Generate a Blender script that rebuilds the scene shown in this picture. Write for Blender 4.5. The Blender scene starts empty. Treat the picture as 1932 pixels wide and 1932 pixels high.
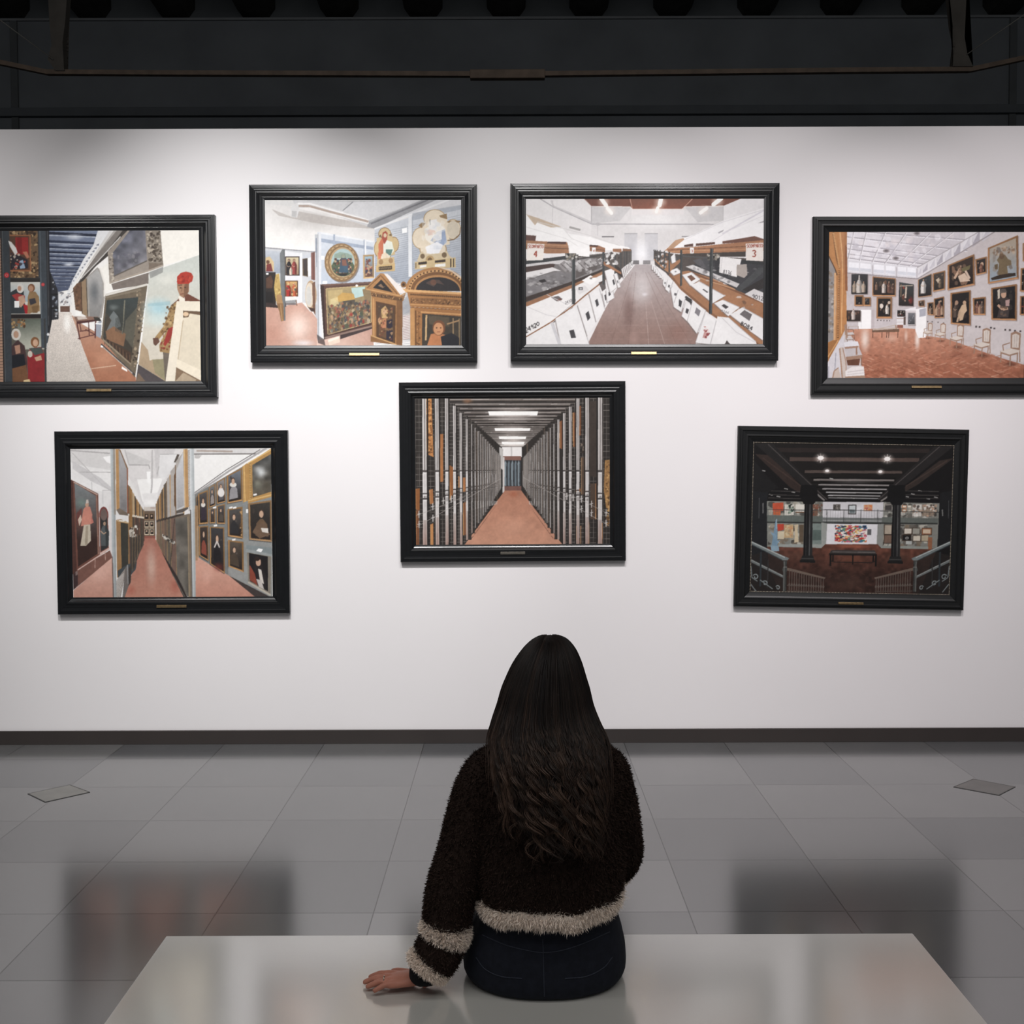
import bpy, bmesh, math, random
import numpy as np
from mathutils import Vector, Matrix, Euler
R = math.radians
rng = random.Random(7)
nrng = np.random.default_rng(11)
SC = bpy.context.scene
COL = SC.collection

# ------------------------------------------------------------------ camera
F, CX, CY = 1932.0, 966.0, 917.0
CAM_H, PITCH, ROLL = 1.70, R(2.0), R(-0.2)
CAM_M = Matrix.Translation((0, 0, CAM_H)) @ Matrix.Rotation(math.pi/2 - PITCH, 4, 'X') @ Matrix.Rotation(ROLL, 4, 'Z')
cam_d = bpy.data.cameras.new('camera')
cam = bpy.data.objects.new('camera', cam_d); COL.objects.link(cam)
cam.matrix_world = CAM_M
cam_d.sensor_fit = 'HORIZONTAL'; cam_d.sensor_width = 36.0; cam_d.lens = 36.0
cam_d.shift_y = (CY - 966.0) / 1932.0
cam_d.clip_start = 0.02; cam_d.clip_end = 100
SC.camera = cam

def ray(px, py):
    d = CAM_M.to_3x3() @ Vector(((px-CX)/F, -(py-CY)/F, -1.0))
    return d
def at_y(px, py, y):          # point on the vertical plane y = const seen at a photo position
    d = ray(px, py); t = y / d.y
    return Vector((0, 0, CAM_H)) + d*t
def at_z(px, py, z):
    d = ray(px, py); t = (z - CAM_H) / d.z
    return Vector((0, 0, CAM_H)) + d*t
WALL_Y = at_z(966, 1401, 0.0).y

# ------------------------------------------------------------------ materials
def lin(c):
    return tuple(((v/255)/12.92 if v/255 <= 0.04045 else ((v/255+0.055)/1.055)**2.4) for v in c[:3])
def mat(name, col, rough=0.5, metal=0.0, spec=0.5, noise=None, bump=None, coat=0.0, sheen=0.0):
    m = bpy.data.materials.new(name); m.use_nodes = True
    nt = m.node_tree; b = nt.nodes['Principled BSDF']
    c = lin(col)
    b.inputs['Base Color'].default_value = (*c, 1)
    b.inputs['Roughness'].default_value = rough
    b.inputs['Metallic'].default_value = metal
    b.inputs['Specular IOR Level'].default_value = spec
    b.inputs['Coat Weight'].default_value = coat
    b.inputs['Sheen Weight'].default_value = sheen
    tc = nt.nodes.new('ShaderNodeTexCoord')
    if noise:
        sc, amt = noise
        n = nt.nodes.new('ShaderNodeTexNoise'); n.inputs['Scale'].default_value = sc
        n.inputs['Detail'].default_value = 5
        nt.links.new(tc.outputs['Object'], n.inputs['Vector'])
        r = nt.nodes.new('ShaderNodeValToRGB')
        r.color_ramp.elements[0].position = 0.3; r.color_ramp.elements[1].position = 0.7
        r.color_ramp.elements[0].color = (*[v*(1-amt) for v in c], 1)
        r.color_ramp.elements[1].color = (*[min(1, v*(1+amt)) for v in c], 1)
        nt.links.new(n.outputs['Fac'], r.inputs['Fac'])
        nt.links.new(r.outputs['Color'], b.inputs['Base Color'])
    if bump:
        sc, st, dist = bump
        n = nt.nodes.new('ShaderNodeTexNoise'); n.inputs['Scale'].default_value = sc
        n.inputs['Detail'].default_value = 4
        nt.links.new(tc.outputs['Object'], n.inputs['Vector'])
        bp = nt.nodes.new('ShaderNodeBump'); bp.inputs['Strength'].default_value = st
        bp.inputs['Distance'].default_value = dist
        nt.links.new(n.outputs['Fac'], bp.inputs['Height'])
        nt.links.new(bp.outputs['Normal'], b.inputs['Normal'])
    return m
def attr_mat(name, rough, spec=0.4, gain=1.0):
    m = bpy.data.materials.new(name); m.use_nodes = True
    nt = m.node_tree; b = nt.nodes['Principled BSDF']
    a = nt.nodes.new('ShaderNodeAttribute'); a.attribute_name = 'tint'
    mx = nt.nodes.new('ShaderNodeVectorMath'); mx.operation = 'SCALE'; mx.inputs['Scale'].default_value = gain
    nt.links.new(a.outputs['Color'], mx.inputs[0])
    nt.links.new(mx.outputs[0], b.inputs['Base Color'])
    b.inputs['Roughness'].default_value = rough
    b.inputs['Specular IOR Level'].default_value = spec
    return m

# ------------------------------------------------------------------ object helpers
def link(name, me, m=None, parent=None, smooth=False):
    o = bpy.data.objects.new(name, me); COL.objects.link(o)
    if m is not None:
        me.materials.clear(); me.materials.append(m)
    if parent is not None: o.parent = parent
    if smooth:
        me.polygons.foreach_set('use_smooth', [True]*len(me.polygons))
    return o
def obj(name, bm, m, parent=None, smooth=False):
    me = bpy.data.meshes.new(name); bm.to_mesh(me); bm.free()
    return link(name, me, m, parent, smooth)
def tag(o, label=None, cat=None, group=None, kind=None):
    if label: o['label'] = label
    if cat: o['category'] = cat
    if group: o['group'] = group
    if kind: o['kind'] = kind
    return o
def empty(name, loc, label, cat, group=None):
    o = bpy.data.objects.new(name, None); COL.objects.link(o); o.location = loc
    o.empty_display_size = 0.1
    return tag(o, label, cat, group)
def struct(o): o['kind'] = 'structure'; return o
def box(bm, x0, x1, y0, y1, z0, z1, bev=0.0):
    t = bmesh.new()
    vs = [t.verts.new(p) for p in ((x0,y0,z0),(x1,y0,z0),(x1,y1,z0),(x0,y1,z0),(x0,y0,z1),(x1,y0,z1),(x1,y1,z1),(x0,y1,z1))]
    for f in ((3,2,1,0),(4,5,6,7),(0,1,5,4),(1,2,6,5),(2,3,7,6),(3,0,4,7)): t.faces.new([vs[i] for i in f])
    if bev > 0: bmesh.ops.bevel(t, geom=list(t.edges), offset=bev, segments=3, profile=0.5, affect='EDGES')
    me = bpy.data.meshes.new('tmp'); t.to_mesh(me); t.free(); bm.from_mesh(me); bpy.data.meshes.remove(me)
    return bm
def loft(bm, rings, cap=True, closed=True):
    V = [[bm.verts.new(p) for p in r] for r in rings]
    n = len(rings[0])
    for a, b in zip(V[:-1], V[1:]):
        for i in range(n if closed else n-1):
            j = (i+1) % n
            bm.faces.new((a[i], a[j], b[j], b[i]))
    if cap and closed:
        for r, s in ((V[0], -1), (V[-1], 1)):
            c = sum((v.co for v in r), Vector())/n
            cv = bm.verts.new(c)
            for i in range(n):
                j = (i+1) % n
                bm.faces.new((r[i], cv, r[j]) if s > 0 else (r[j], cv, r[i]))
    return V
def spline(pts, k=6):
    """Catmull-Rom through tuples of floats."""
    P = [np.array(p, float) for p in pts]
    P = [2*P[0]-P[1]] + P + [2*P[-1]-P[-2]]
    out = []
    for i in range(1, len(P)-2):
        for s in range(k):
            t = s/k
            out.append(0.5*((2*P[i]) + (-P[i-1]+P[i+1])*t + (2*P[i-1]-5*P[i]+4*P[i+1]-P[i+2])*t*t + (-P[i-1]+3*P[i]-3*P[i+1]+P[i+2])*t**3))
    out.append(P[-2])
    return out
def tube(bm, pts, n=16, k=6, flat=1.0, upv=(0,0,1), cap=True):
    """pts: (x,y,z,r) ; flat scales the radius along the reference up direction."""
    S = spline(pts, k) if k > 1 else [np.array(p, float) for p in pts]
    C = [Vector(s[:3]) for s in S]
    rings = []
    up = Vector(upv)
    for i, c in enumerate(C):
        t = (C[min(i+1, len(C)-1)] - C[max(i-1, 0)]).normalized()
        u = (up - t*up.dot(t))
        if u.length < 1e-4: u = Vector((1,0,0)) - t*t.x
        u.normalize(); w = t.cross(u)
        r = max(S[i][3], 1e-4)
        rings.append([c + w*math.cos(a)*r + u*math.sin(a)*r*flat for a in (2*math.pi*j/n for j in range(n))])
        up = u
    # round the ends
    loft(bm, rings, cap)
    return bm
def ellipsoid(bm, c, rx, ry, rz, M=None, seg=24, ringn=16):
    t = bmesh.new(); bmesh.ops.create_uvsphere(t, u_segments=seg, v_segments=ringn, radius=1.0)
    for v in t.verts:
        p = Vector((v.co.x*rx, v.co.y*ry, v.co.z*rz))
        if M is not None: p = M @ p
        v.co = p + Vector(c)
    me = bpy.data.meshes.new('tmp'); t.to_mesh(me); t.free(); bm.from_mesh(me); bpy.data.meshes.remove(me)
    return bm
def remesh(bm, voxel, smooth=4, fac=0.5):
    bmesh.ops.recalc_face_normals(bm, faces=list(bm.faces))
    me = bpy.data.meshes.new('tmp'); bm.to_mesh(me); bm.free()
    o = bpy.data.objects.new('tmp', me); COL.objects.link(o)
    r = o.modifiers.new('r', 'REMESH'); r.mode = 'VOXEL'; r.voxel_size = voxel; r.use_smooth_shade = True
    if smooth:
        s = o.modifiers.new('s', 'SMOOTH'); s.factor = fac; s.iterations = smooth
    dg = bpy.context.evaluated_depsgraph_get(); dg.update()
    ev = o.evaluated_get(dg)
    out = bpy.data.meshes.new_from_object(ev)
    bpy.data.objects.remove(o); bpy.data.meshes.remove(me)
    out.polygons.foreach_set('use_smooth', [True]*len(out.polygons))
    return out
def raw_mesh(name, verts, faces, tint=None):
    """verts (n,3), faces (m,k) arrays of one arity -> mesh, optional point colours."""
    me = bpy.data.meshes.new(name)
    verts = np.asarray(verts, np.float32); faces = np.asarray(faces, np.int32)
    m, k = faces.shape
    me.vertices.add(len(verts)); me.vertices.foreach_set('co', verts.ravel())
    me.loops.add(m*k); me.loops.foreach_set('vertex_index', faces.ravel())
    me.polygons.add(m); me.polygons.foreach_set('loop_start', np.arange(0, m*k, k, dtype=np.int32))
    me.update(calc_edges=True)
    if tint is not None:
        a = me.color_attributes.new('tint', 'FLOAT_COLOR', 'POINT')
        t = np.ones((len(verts), 4), np.float32); t[:, :3] = tint
        a.data.foreach_set('color', t.ravel())
    return me
# ================================================================== the room
SC.view_settings.view_transform = 'Standard'
SC.view_settings.look = 'None'
w = bpy.data.worlds.new('world'); SC.world = w; w.use_nodes = True
w.node_tree.nodes['Background'].inputs['Color'].default_value = (0.95, 0.97, 1.0, 1)
w.node_tree.nodes['Background'].inputs['Strength'].default_value = 0.13

WALL_TOP = at_y(966, 241, WALL_Y).z
M_wall = mat('wall_paint', (228, 225, 226), 0.75, noise=(1.2, 0.012), bump=(180, 0.05, 0.002), spec=0.3)
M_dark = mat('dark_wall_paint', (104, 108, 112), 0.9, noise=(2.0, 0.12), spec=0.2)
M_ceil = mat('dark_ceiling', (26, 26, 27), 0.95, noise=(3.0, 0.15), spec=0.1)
M_base = mat('baseboard_brown', (48, 42, 40), 0.55, noise=(4, 0.08))

# polished grey stone floor, laid in a plain grid
mf = bpy.data.materials.new('stone_floor'); mf.use_nodes = True
nt = mf.node_tree; b = nt.nodes['Principled BSDF']
tc = nt.nodes.new('ShaderNodeTexCoord'); mp = nt.nodes.new('ShaderNodeMapping')
mp.inputs['Location'].default_value = (0.515, -0.387, 0)
nt.links.new(tc.outputs['Object'], mp.inputs['Vector'])
br = nt.nodes.new('ShaderNodeTexBrick')
br.offset = 0.0; br.squash = 1.0
br.inputs['Scale'].default_value = 1.0
br.inputs['Brick Width'].default_value = 0.58; br.inputs['Row Height'].default_value = 0.475
br.inputs['Mortar Size'].default_value = 0.0022; br.inputs['Mortar Smooth'].default_value = 0.1
br.inputs['Color1'].default_value = (*lin((74, 75, 77)), 1)
br.inputs['Color2'].default_value = (*lin((94, 94, 94)), 1)
br.inputs['Mortar'].default_value = (*lin((46, 46, 46)), 1)
nt.links.new(mp.outputs['Vector'], br.inputs['Vector'])
n1 = nt.nodes.new('ShaderNodeTexNoise'); n1.inputs['Scale'].default_value = 2.6; n1.inputs['Detail'].default_value = 3
n1.inputs['Distortion'].default_value = 0.15
nt.links.new(tc.outputs['Object'], n1.inputs['Vector'])
rp = nt.nodes.new('ShaderNodeValToRGB')
rp.color_ramp.elements[0].position = 0.3; rp.color_ramp.elements[0].color = (0.9, 0.905, 0.91, 1)
rp.color_ramp.elements[1].position = 0.72; rp.color_ramp.elements[1].color = (1.06, 1.05, 1.04, 1)
nt.links.new(n1.outputs['Fac'], rp.inputs['Fac'])
mx = nt.nodes.new('ShaderNodeMix'); mx.data_type = 'RGBA'; mx.blend_type = 'MULTIPLY'; mx.inputs[0].default_value = 1.0
nt.links.new(br.outputs['Color'], mx.inputs[6]); nt.links.new(rp.outputs['Color'], mx.inputs[7])
nt.links.new(mx.outputs[2], b.inputs['Base Color'])
rr = nt.nodes.new('ShaderNodeMapRange'); rr.inputs['To Min'].default_value = 0.165; rr.inputs['To Max'].default_value = 0.185
nt.links.new(n1.outputs['Fac'], rr.inputs['Value']); nt.links.new(rr.outputs[0], b.inputs['Roughness'])
b.inputs['IOR'].default_value = 2.85
# joints are dull, slabs differ a little in polish
bw = nt.nodes.new('ShaderNodeRGBToBW'); nt.links.new(br.outputs['Color'], bw.inputs[0])
ms = nt.nodes.new('ShaderNodeMapRange'); ms.inputs['From Min'].default_value = lin((74,)*3)[0]; ms.inputs['From Max'].default_value = lin((94,)*3)[0]
ms.inputs['To Min'].default_value = 0.41; ms.inputs['To Max'].default_value = 0.53; nt.links.new(bw.outputs[0], ms.inputs['Value'])
mj = nt.nodes.new('ShaderNodeMapRange'); mj.inputs['To Min'].default_value = 1.0; mj.inputs['To Max'].default_value = 0.55
nt.links.new(br.outputs['Fac'], mj.inputs['Value'])
mm = nt.nodes.new('ShaderNodeMath'); mm.operation = 'MULTIPLY'
nt.links.new(ms.outputs[0], mm.inputs[0]); nt.links.new(mj.outputs[0], mm.inputs[1])
nt.links.new(mm.outputs[0], b.inputs['Specular IOR Level'])
M_floor = mf

bm = bmesh.new(); box(bm, -14, 14, -4.0, WALL_Y+4.2, -0.12, 0.0)
struct(obj('floor', bm, M_floor))
bm = bmesh.new(); box(bm, -14, 14, WALL_Y, WALL_Y+0.22, 0.0, WALL_TOP)
struct(obj('wall_front', bm, M_wall))
bb = at_y(966, 1376.5, WALL_Y-0.012).z
bm = bmesh.new(); box(bm, -14, 14, WALL_Y-0.014, WALL_Y, 0.0, bb, 0.002)
struct(obj('baseboard_front', bm, M_base))

# dark upper hall behind the partition
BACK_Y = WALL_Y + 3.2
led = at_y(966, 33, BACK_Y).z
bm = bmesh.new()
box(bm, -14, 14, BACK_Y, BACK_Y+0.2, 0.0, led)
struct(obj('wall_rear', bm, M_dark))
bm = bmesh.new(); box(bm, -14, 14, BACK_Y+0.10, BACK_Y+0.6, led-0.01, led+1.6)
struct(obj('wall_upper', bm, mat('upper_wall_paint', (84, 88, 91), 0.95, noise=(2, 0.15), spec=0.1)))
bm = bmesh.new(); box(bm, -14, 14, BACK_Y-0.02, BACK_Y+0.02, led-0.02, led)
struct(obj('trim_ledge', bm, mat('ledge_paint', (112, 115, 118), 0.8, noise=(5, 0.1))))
z0 = at_y(966, 219, BACK_Y).z; z1 = at_y(966, 203, BACK_Y).z
bm = bmesh.new(); box(bm, -14, 14, BACK_Y-0.05, BACK_Y, z0, z1, 0.004)
struct(obj('trim_lower', bm, mat('trim_paint', (84, 88, 92), 0.9, noise=(5, 0.1))))
for k, px in enumerate((28, 1910)):
    p = at_y(px, 120, BACK_Y)
    bm = bmesh.new(); box(bm, p.x-0.03, p.x+0.03, BACK_Y-0.02, BACK_Y+0.01, 0.3, led-0.02, 0.004)
    struct(obj('trim_%d' % (k+3), bm, mat('pilaster_paint', (82, 85, 87), 0.9, noise=(5, 0.1))))
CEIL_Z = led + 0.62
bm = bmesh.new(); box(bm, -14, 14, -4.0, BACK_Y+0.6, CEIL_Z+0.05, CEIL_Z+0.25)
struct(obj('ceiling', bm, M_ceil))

# rafter ends along the top of the far wall: dark rounded timber brackets
M_raft = mat('rafter_timber', (54, 54, 53), 0.9, noise=(8, 0.25), spec=0.1)
for k, px in enumerate((10, 165, 325, 478, 637, 797, 955, 1112, 1272, 1432, 1590, 1745, 1900)):
    tilt = (px-966)/966
    y0, y1 = BACK_Y-0.55, BACK_Y+0.12
    c0 = at_y(px, 22, BACK_Y)
    bm = bmesh.new()
    wdt = 0.17
    prof = [(-wdt, 0.36), (-wdt, 0.10), (-wdt*0.7, 0.03), (-wdt*0.25, 0.0), (wdt*0.25, 0.0), (wdt*0.7, 0.03), (wdt, 0.10), (wdt, 0.36)]
    rings = []
    for yy in (y0, y0+0.06, y1):
        lift = 0.18 if yy == y0 else (0.05 if yy < y1 else 0.0)
        rings.append([Vector((c0.x + a, yy, led + 0.02 + bz*(1 if bz > 0.3 else 1) + (lift if bz < 0.3 else 0))) for a, bz in prof])
    loft(bm, rings)
    bmesh.ops.recalc_face_normals(bm, faces=list(bm.faces))
    o = obj('rafter', bm, M_raft)
    tag(o, 'dark timber rafter end above the rear wall ledge', 'rafter', 'rafter ends along the top of the dark rear wall')

# roof truss spanning the hall above the partition
TY = WALL_Y + 0.9
M_rust = mat('rusted_iron', (92, 78, 66), 0.7, noise=(14, 0.25), bump=(40, 0.3, 0.004))
M_strut = mat('dark_iron', (70, 66, 61), 0.75, noise=(10, 0.2))
tr = empty('roof_truss', (0, TY, at_y(966, 141, TY).z), 'brown iron roof truss with a long tie bar spanning above the white partition', 'truss')
def rel(p): return Vector(p) - tr.location
def bar(name, P, rad, m, parent, n=10):
    bm = bmesh.new(); tube(bm, [(*rel(p), r) for p, r in zip(P, rad)], n=n, k=1); return obj(name, bm, m, parent, smooth=True)
# tie bar: two flat straps, bending upward past the struts
pts = [(-260, 62), (-30, 112), (90, 137), (300, 138.5), (966, 141), (1600, 133.5), (1830, 132), (1960, 104), (2150, 60)]
for name, dz in (('tie_bar', 0.0),):
    bm = bmesh.new()
    P = [rel(at_y(x, y, TY)) for x, y in pts]
    rings = []
    for p in P:
        hh, dd = 0.0145, 0.02
        rings.append([p+Vector((0,-dd,-hh)), p+Vector((0,dd,-hh)), p+Vector((0,dd,hh)), p+Vector((0,-dd,hh))])
    loft(bm, rings); bmesh.ops.recalc_face_normals(bm, faces=list(bm.faces))
    obj(name, bm, M_rust, tr)
a, c = rel(at_y(887, 150, TY)), rel(at_y(1028, 133, TY))
bm = bmesh.new(); box(bm, a.x, c.x, -0.028, 0.028, a.z, c.z, 0.004); obj('coupling_sleeve', bm, M_rust, tr)
for s, (jx, outl) in enumerate(((106, [(88,-60),(93,40),(97,85),(90,112),(104,133),(121,133),(118,80),(123,40),(130,-60)]),
                  (1818, [(1786,-60),(1797,45),(1804,78),(1798,125),(1836,125),(1825,100),(1820,70),(1824,40),(1826,-60)]))):
    bm = bmesh.new()
    f1 = [rel(at_y(x, y, TY-0.03)) for x, y in outl]; 
    vs = [bm.verts.new(p) for p in f1]; ws = [bm.verts.new(p+Vector((0,0.06,0))) for p in f1]
    bm.faces.new(vs); bm.faces.new(ws[::-1])
    for i in range(len(vs)):
        j = (i+1) % len(vs); bm.faces.new((vs[j], vs[i], ws[i], ws[j]))
    bmesh.ops.triangulate(bm, faces=[f for f in bm.faces if len(f.verts) > 4])
    bmesh.ops.recalc_face_normals(bm, faces=list(bm.faces))
    obj('strut', bm, M_strut, tr)
for P in (((-40, 8), (100, 112)), ((1975, -2), (1825, 102))):
    bar('tension_rod', [at_y(x, y, TY-0.04) for x, y in P], [0.0035]*2, mat('rod_steel', (104, 102, 98), 0.6, noise=(9, 0.1)), tr, 8)

# floor boxes set into the stone
def floor_box(q, label, shade):
    P = [at_z(x, y, 0.0) for x, y in q]
    c = sum(P, Vector())/4
    t = empty('floor_box', c, label, 'floor box', 'small square covers set diagonally in the stone floor')
    def plate(name, s, z0, z1, m, hole=None):
        bm = bmesh.new()
        Q = [(p-c)*s for p in P]
        if hole is None:
            rings = [[Vector((q.x, q.y, z)) for q in Q] for z in (z0, z1)]
            loft(bm, rings)
        else:
            H = [(p-c)*hole for p in P]
            r = [[Vector((q.x, q.y, z0)) for q in Q], [Vector((q.x, q.y, z1)) for q in Q], [Vector((q.x, q.y, z1)) for q in H], [Vector((q.x, q.y, z0)) for q in H]]
            loft(bm, r, cap=False)
        bmesh.ops.recalc_face_normals(bm, faces=list(bm.faces))
        return obj(name, bm, m, t)
    plate('frame', 1.0, 0.0, 0.0022, mat('floor_box_frame', (62, 61, 60), 0.45, noise=(20, 0.1)), hole=0.955)
    plate('cover', 0.955, 0.0, 0.0018, mat('floor_box_cover', shade, 0.42, noise=(9, 0.12), bump=(250, 0.25, 0.001)))
floor_box([(52, 1498), (132, 1481), (170, 1495), (85, 1514)], 'smooth grey square floor cover set diagonally in the stone at left', (128, 127, 123))
floor_box([(1798.5, 1485), (1836, 1470), (1916, 1485), (1885, 1501)], 'dark textured square floor cover set diagonally in the stone at right', (98, 95, 93))

# ------------------------------------------------------------------ bench
SEAT = 0.42
bl, brt = at_z(312, 1768, SEAT), at_z(1720, 1758, SEAT)
by1 = (bl.y+brt.y)/2; by0 = by1 - 0.62
t = empty('bench', ((bl.x+brt.x)/2, (by0+by1)/2, 0), 'long pale grey satin gallery bench under the seated person', 'bench')
hw = (brt.x-bl.x)/2
bm = bmesh.new(); box(bm, -hw, hw, -0.31, 0.31, SEAT-0.05, SEAT, 0.0025)
mb = mat('bench_lacquer', (190, 189, 184), 0.14, noise=(3, 0.02)); mb.node_tree.nodes['Principled BSDF'].inputs['IOR'].default_value = 3.0
obj('seat', bm, mb, t)
bm = bmesh.new(); box(bm, -hw+0.06, hw-0.06, -0.25, 0.25, 0.0, SEAT-0.05, 0.002)
obj('base', bm, mat('bench_base', (150, 149, 146), 0.45, noise=(3, 0.03)), t)

# ------------------------------------------------------------------ light
def spot(name, px, py, lx, power, angle, blend, col=(1, 0.97, 0.94), ly=2.35, lz=5.0, size=0.06):
    tgt = at_y(px, py, WALL_Y)
    d = bpy.data.lights.new(name, 'SPOT'); d.energy = power; d.color = col
    d.spot_size = R(angle); d.spot_blend = blend; d.shadow_soft_size = size
    o = bpy.data.objects.new(name, d); COL.objects.link(o)
    o.location = (lx, WALL_Y-ly, lz)
    o.rotation_euler = (tgt - o.location).to_track_quat('-Z', 'Y').to_euler()
    return o
spot('spot_a', 430, 800, -1.45, 760, 46, 1.0, (1.0, 0.99, 0.985), ly=3.0, lz=5.3)
spot('spot_b', 960, 830, 0.1, 470, 51, 1.0, (1.0, 0.98, 0.975), ly=3.0, lz=5.3)
spot('spot_c', 1420, 830, 1.3, 370, 52, 1.0, (1.0, 0.955, 0.965), ly=3.0, lz=5.3)
spot('spot_d', 1900, 860, 3.0, 460, 52, 1.0, (1.0, 0.94, 0.955), ly=3.0, lz=5.3)
spot('spot_e', -100, 930, -3.3, 360, 52, 1.0, (1.0, 0.975, 0.965), ly=3.0, lz=5.3)
spot('spot_f', 560, 1220, -1.0, 270, 58, 1.0, (1.0, 0.98, 0.975), ly=3.3, lz=5.2)
spot('spot_g', 1480, 1220, 1.2, 235, 62, 1.0, (1.0, 0.955, 0.96), ly=3.3, lz=5.2)
# added unseen fill strips behind the viewer, for floor, figure and frame highlights
for k, (ly, lz, en) in enumerate(((1.3, 5.3, 78), (-0.6, 5.3, 62))):
    d = bpy.data.lights.new('fill_strip', 'AREA'); d.energy = en; d.shape = 'RECTANGLE'; d.size = 9.0; d.size_y = 0.45; d.color = (1, 0.975, 0.955)
    o = bpy.data.objects.new('fill_strip', d); COL.objects.link(o); o.location = (0, ly, lz); o.rotation_euler = (R(22), 0, 0)
# ================================================================== painting kit for the photographic prints
def raster_smooth(h, w, cells, seed):
    r = np.random.default_rng(seed)
    ch, cw = max(2, int(cells)), max(2, int(cells*w/h))
    g = r.random((ch+1, cw+1)).astype(np.float32)
    y = np.linspace(0, ch-1e-3, h); x = np.linspace(0, cw-1e-3, w)
    yi, xi = y.astype(int), x.astype(int); fy, fx = (y-yi)[:, None], (x-xi)[None]
    fy = fy*fy*(3-2*fy); fx = fx*fx*(3-2*fx)
    return (g[yi][:, xi]*(1-fy)+g[yi+1][:, xi]*fy)*(1-fx)+(g[yi][:, xi+1]*(1-fy)+g[yi+1][:, xi+1]*fy)*fx

class Paint:
    """A print drawn as colours on a fine grid of points; drawing coordinates are those of a reference layout of the print."""
    SS = 2; sat = .80; lift = .012
    def __init__(s, tl, tr, bl, gw, gh, bg):
        s.gw, s.gh = gw, gh
        s.W, s.H = gw*s.SS, gh*s.SS
        s.o = np.array(tl, float); s.e1 = np.array(tr, float)-s.o; s.e2 = np.array(bl, float)-s.o
        M = np.array([[s.e1[0], s.e2[0]], [s.e1[1], s.e2[1]]]); s.Mi = np.linalg.inv(M)
        s.img = np.empty((s.H, s.W, 3), np.float32); s.img[:] = bg
        s.k = s.W/np.linalg.norm(s.e1)
    def tp(s, pts):
        p = (np.asarray(pts, float)-s.o) @ s.Mi.T
        return p*np.array([s.W, s.H])
    def mask(s, pts):
        p = s.tp(pts)
        x0, y0 = np.floor(p.min(0)).astype(int); x1, y1 = np.ceil(p.max(0)).astype(int)
        x0, y0 = max(x0, 0), max(y0, 0); x1, y1 = min(x1, s.W), min(y1, s.H)
        if x1 <= x0 or y1 <= y0: return None
        X = np.arange(x0, x1)+0.5; Y = np.arange(y0, y1)+0.5
        m = np.zeros((y1-y0, x1-x0), bool)
        n = len(p)
        for i in range(n):
            ax, ay = p[i]; bx, by = p[(i+1) % n]
            if ay == by: continue
            c = (ay > Y) != (by > Y)
            if not c.any(): continue
            xc = ax+(Y[c]-ay)*(bx-ax)/(by-ay)
            m[c] ^= X[None] < xc[:, None]
        return (slice(y0, y1), slice(x0, x1)), m
    def blend(s, mk, col, a):
        if mk is None: return
        sl, m = mk
        v = s.img[sl]
        al = (m*a)[..., None].astype(np.float32)
        v *= 1-al; v += np.asarray(col, np.float32)*al
    def P(s, pts, col, a=1.0): s.blend(s.mask(pts), col, a)
    def Rr(s, x0, y0, x1, y1, col, a=1.0): s.P([(x0,y0),(x1,y0),(x1,y1),(x0,y1)], col, a)
    def G(s, pts, c0, c1, p0, p1, a=1.0):
        mk = s.mask(pts)
        if mk is None: return
        sl, m = mk
        A, B = s.tp([p0])[0], s.tp([p1])[0]; d = B-A; L = max(d@d, 1e-9)
        Y, X = np.mgrid[sl[0], sl[1]]
        t = np.clip(((X+.5-A[0])*d[0]+(Y+.5-A[1])*d[1])/L, 0, 1)[..., None].astype(np.float32)
        s.blend(mk, np.asarray(c0, np.float32)*(1-t)+np.asarray(c1, np.float32)*t, a)
    def L(s, pts, w, col, a=1.0):
        for (x0, y0), (x1, y1) in zip(pts[:-1], pts[1:]):
            d = math.hypot(x1-x0, y1-y0) or 1.0
            nx, ny = -(y1-y0)/d*w/2, (x1-x0)/d*w/2
            s.P([(x0+nx,y0+ny),(x1+nx,y1+ny),(x1-nx,y1-ny),(x0-nx,y0-ny)], col, a)
    def E(s, cx, cy, rx, ry, col, a=1.0, rot=0.0, a0=0, a1=360, n=28):
        c, q = math.cos(R(rot)), math.sin(R(rot)); pts = []
        for i in range(n+1):
            t = R(a0+(a1-a0)*i/n); x, y = rx*math.cos(t), ry*math.sin(t)
            pts.append((cx+x*c-y*q, cy+x*q+y*c))
        s.P(pts, col, a)
    def soft(s, cx, cy, rx, ry, col, a=1.0):
        """soft round glow or stain"""
        p = s.tp([(cx-rx, cy-ry), (cx+rx, cy+ry)])
        x0, y0 = np.maximum(np.floor(p.min(0)).astype(int), 0); x1, y1 = np.ceil(p.max(0)).astype(int)
        x1, y1 = min(x1, s.W), min(y1, s.H)
        if x1 <= x0 or y1 <= y0: return
        Y, X = np.mgrid[y0:y1, x0:x1]; m = (p[0]+p[1])/2; h = (p[1]-p[0])/2
        d = np.sqrt(((X-m[0])/h[0])**2+((Y-m[1])/h[1])**2); t = np.clip(1-d, 0, 1); t = t*t*(3-2*t)
        s.blend(((slice(y0,y1), slice(x0,x1)), t), col, a)
    def N(s, pts, amp, cells, seed):
        mk = s.mask(pts)
        if mk is None: return
        sl, m = mk
        g = (raster_smooth(m.shape[0], m.shape[1], cells, seed)-0.5)*2*amp
        s.img[sl] *= 1+(g*m)[..., None]
    def Q(s, q, u, v):
        (ax,ay),(bx,by),(cx,cy),(dx,dy) = q
        return ((ax*(1-u)+bx*u)*(1-v)+(dx*(1-u)+cx*u)*v, (ay*(1-u)+by*u)*(1-v)+(dy*(1-u)+cy*u)*v)
    def sub(s, q, u0, v0, u1, v1): return [s.Q(q,u0,v0), s.Q(q,u1,v0), s.Q(q,u1,v1), s.Q(q,u0,v1)]
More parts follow.
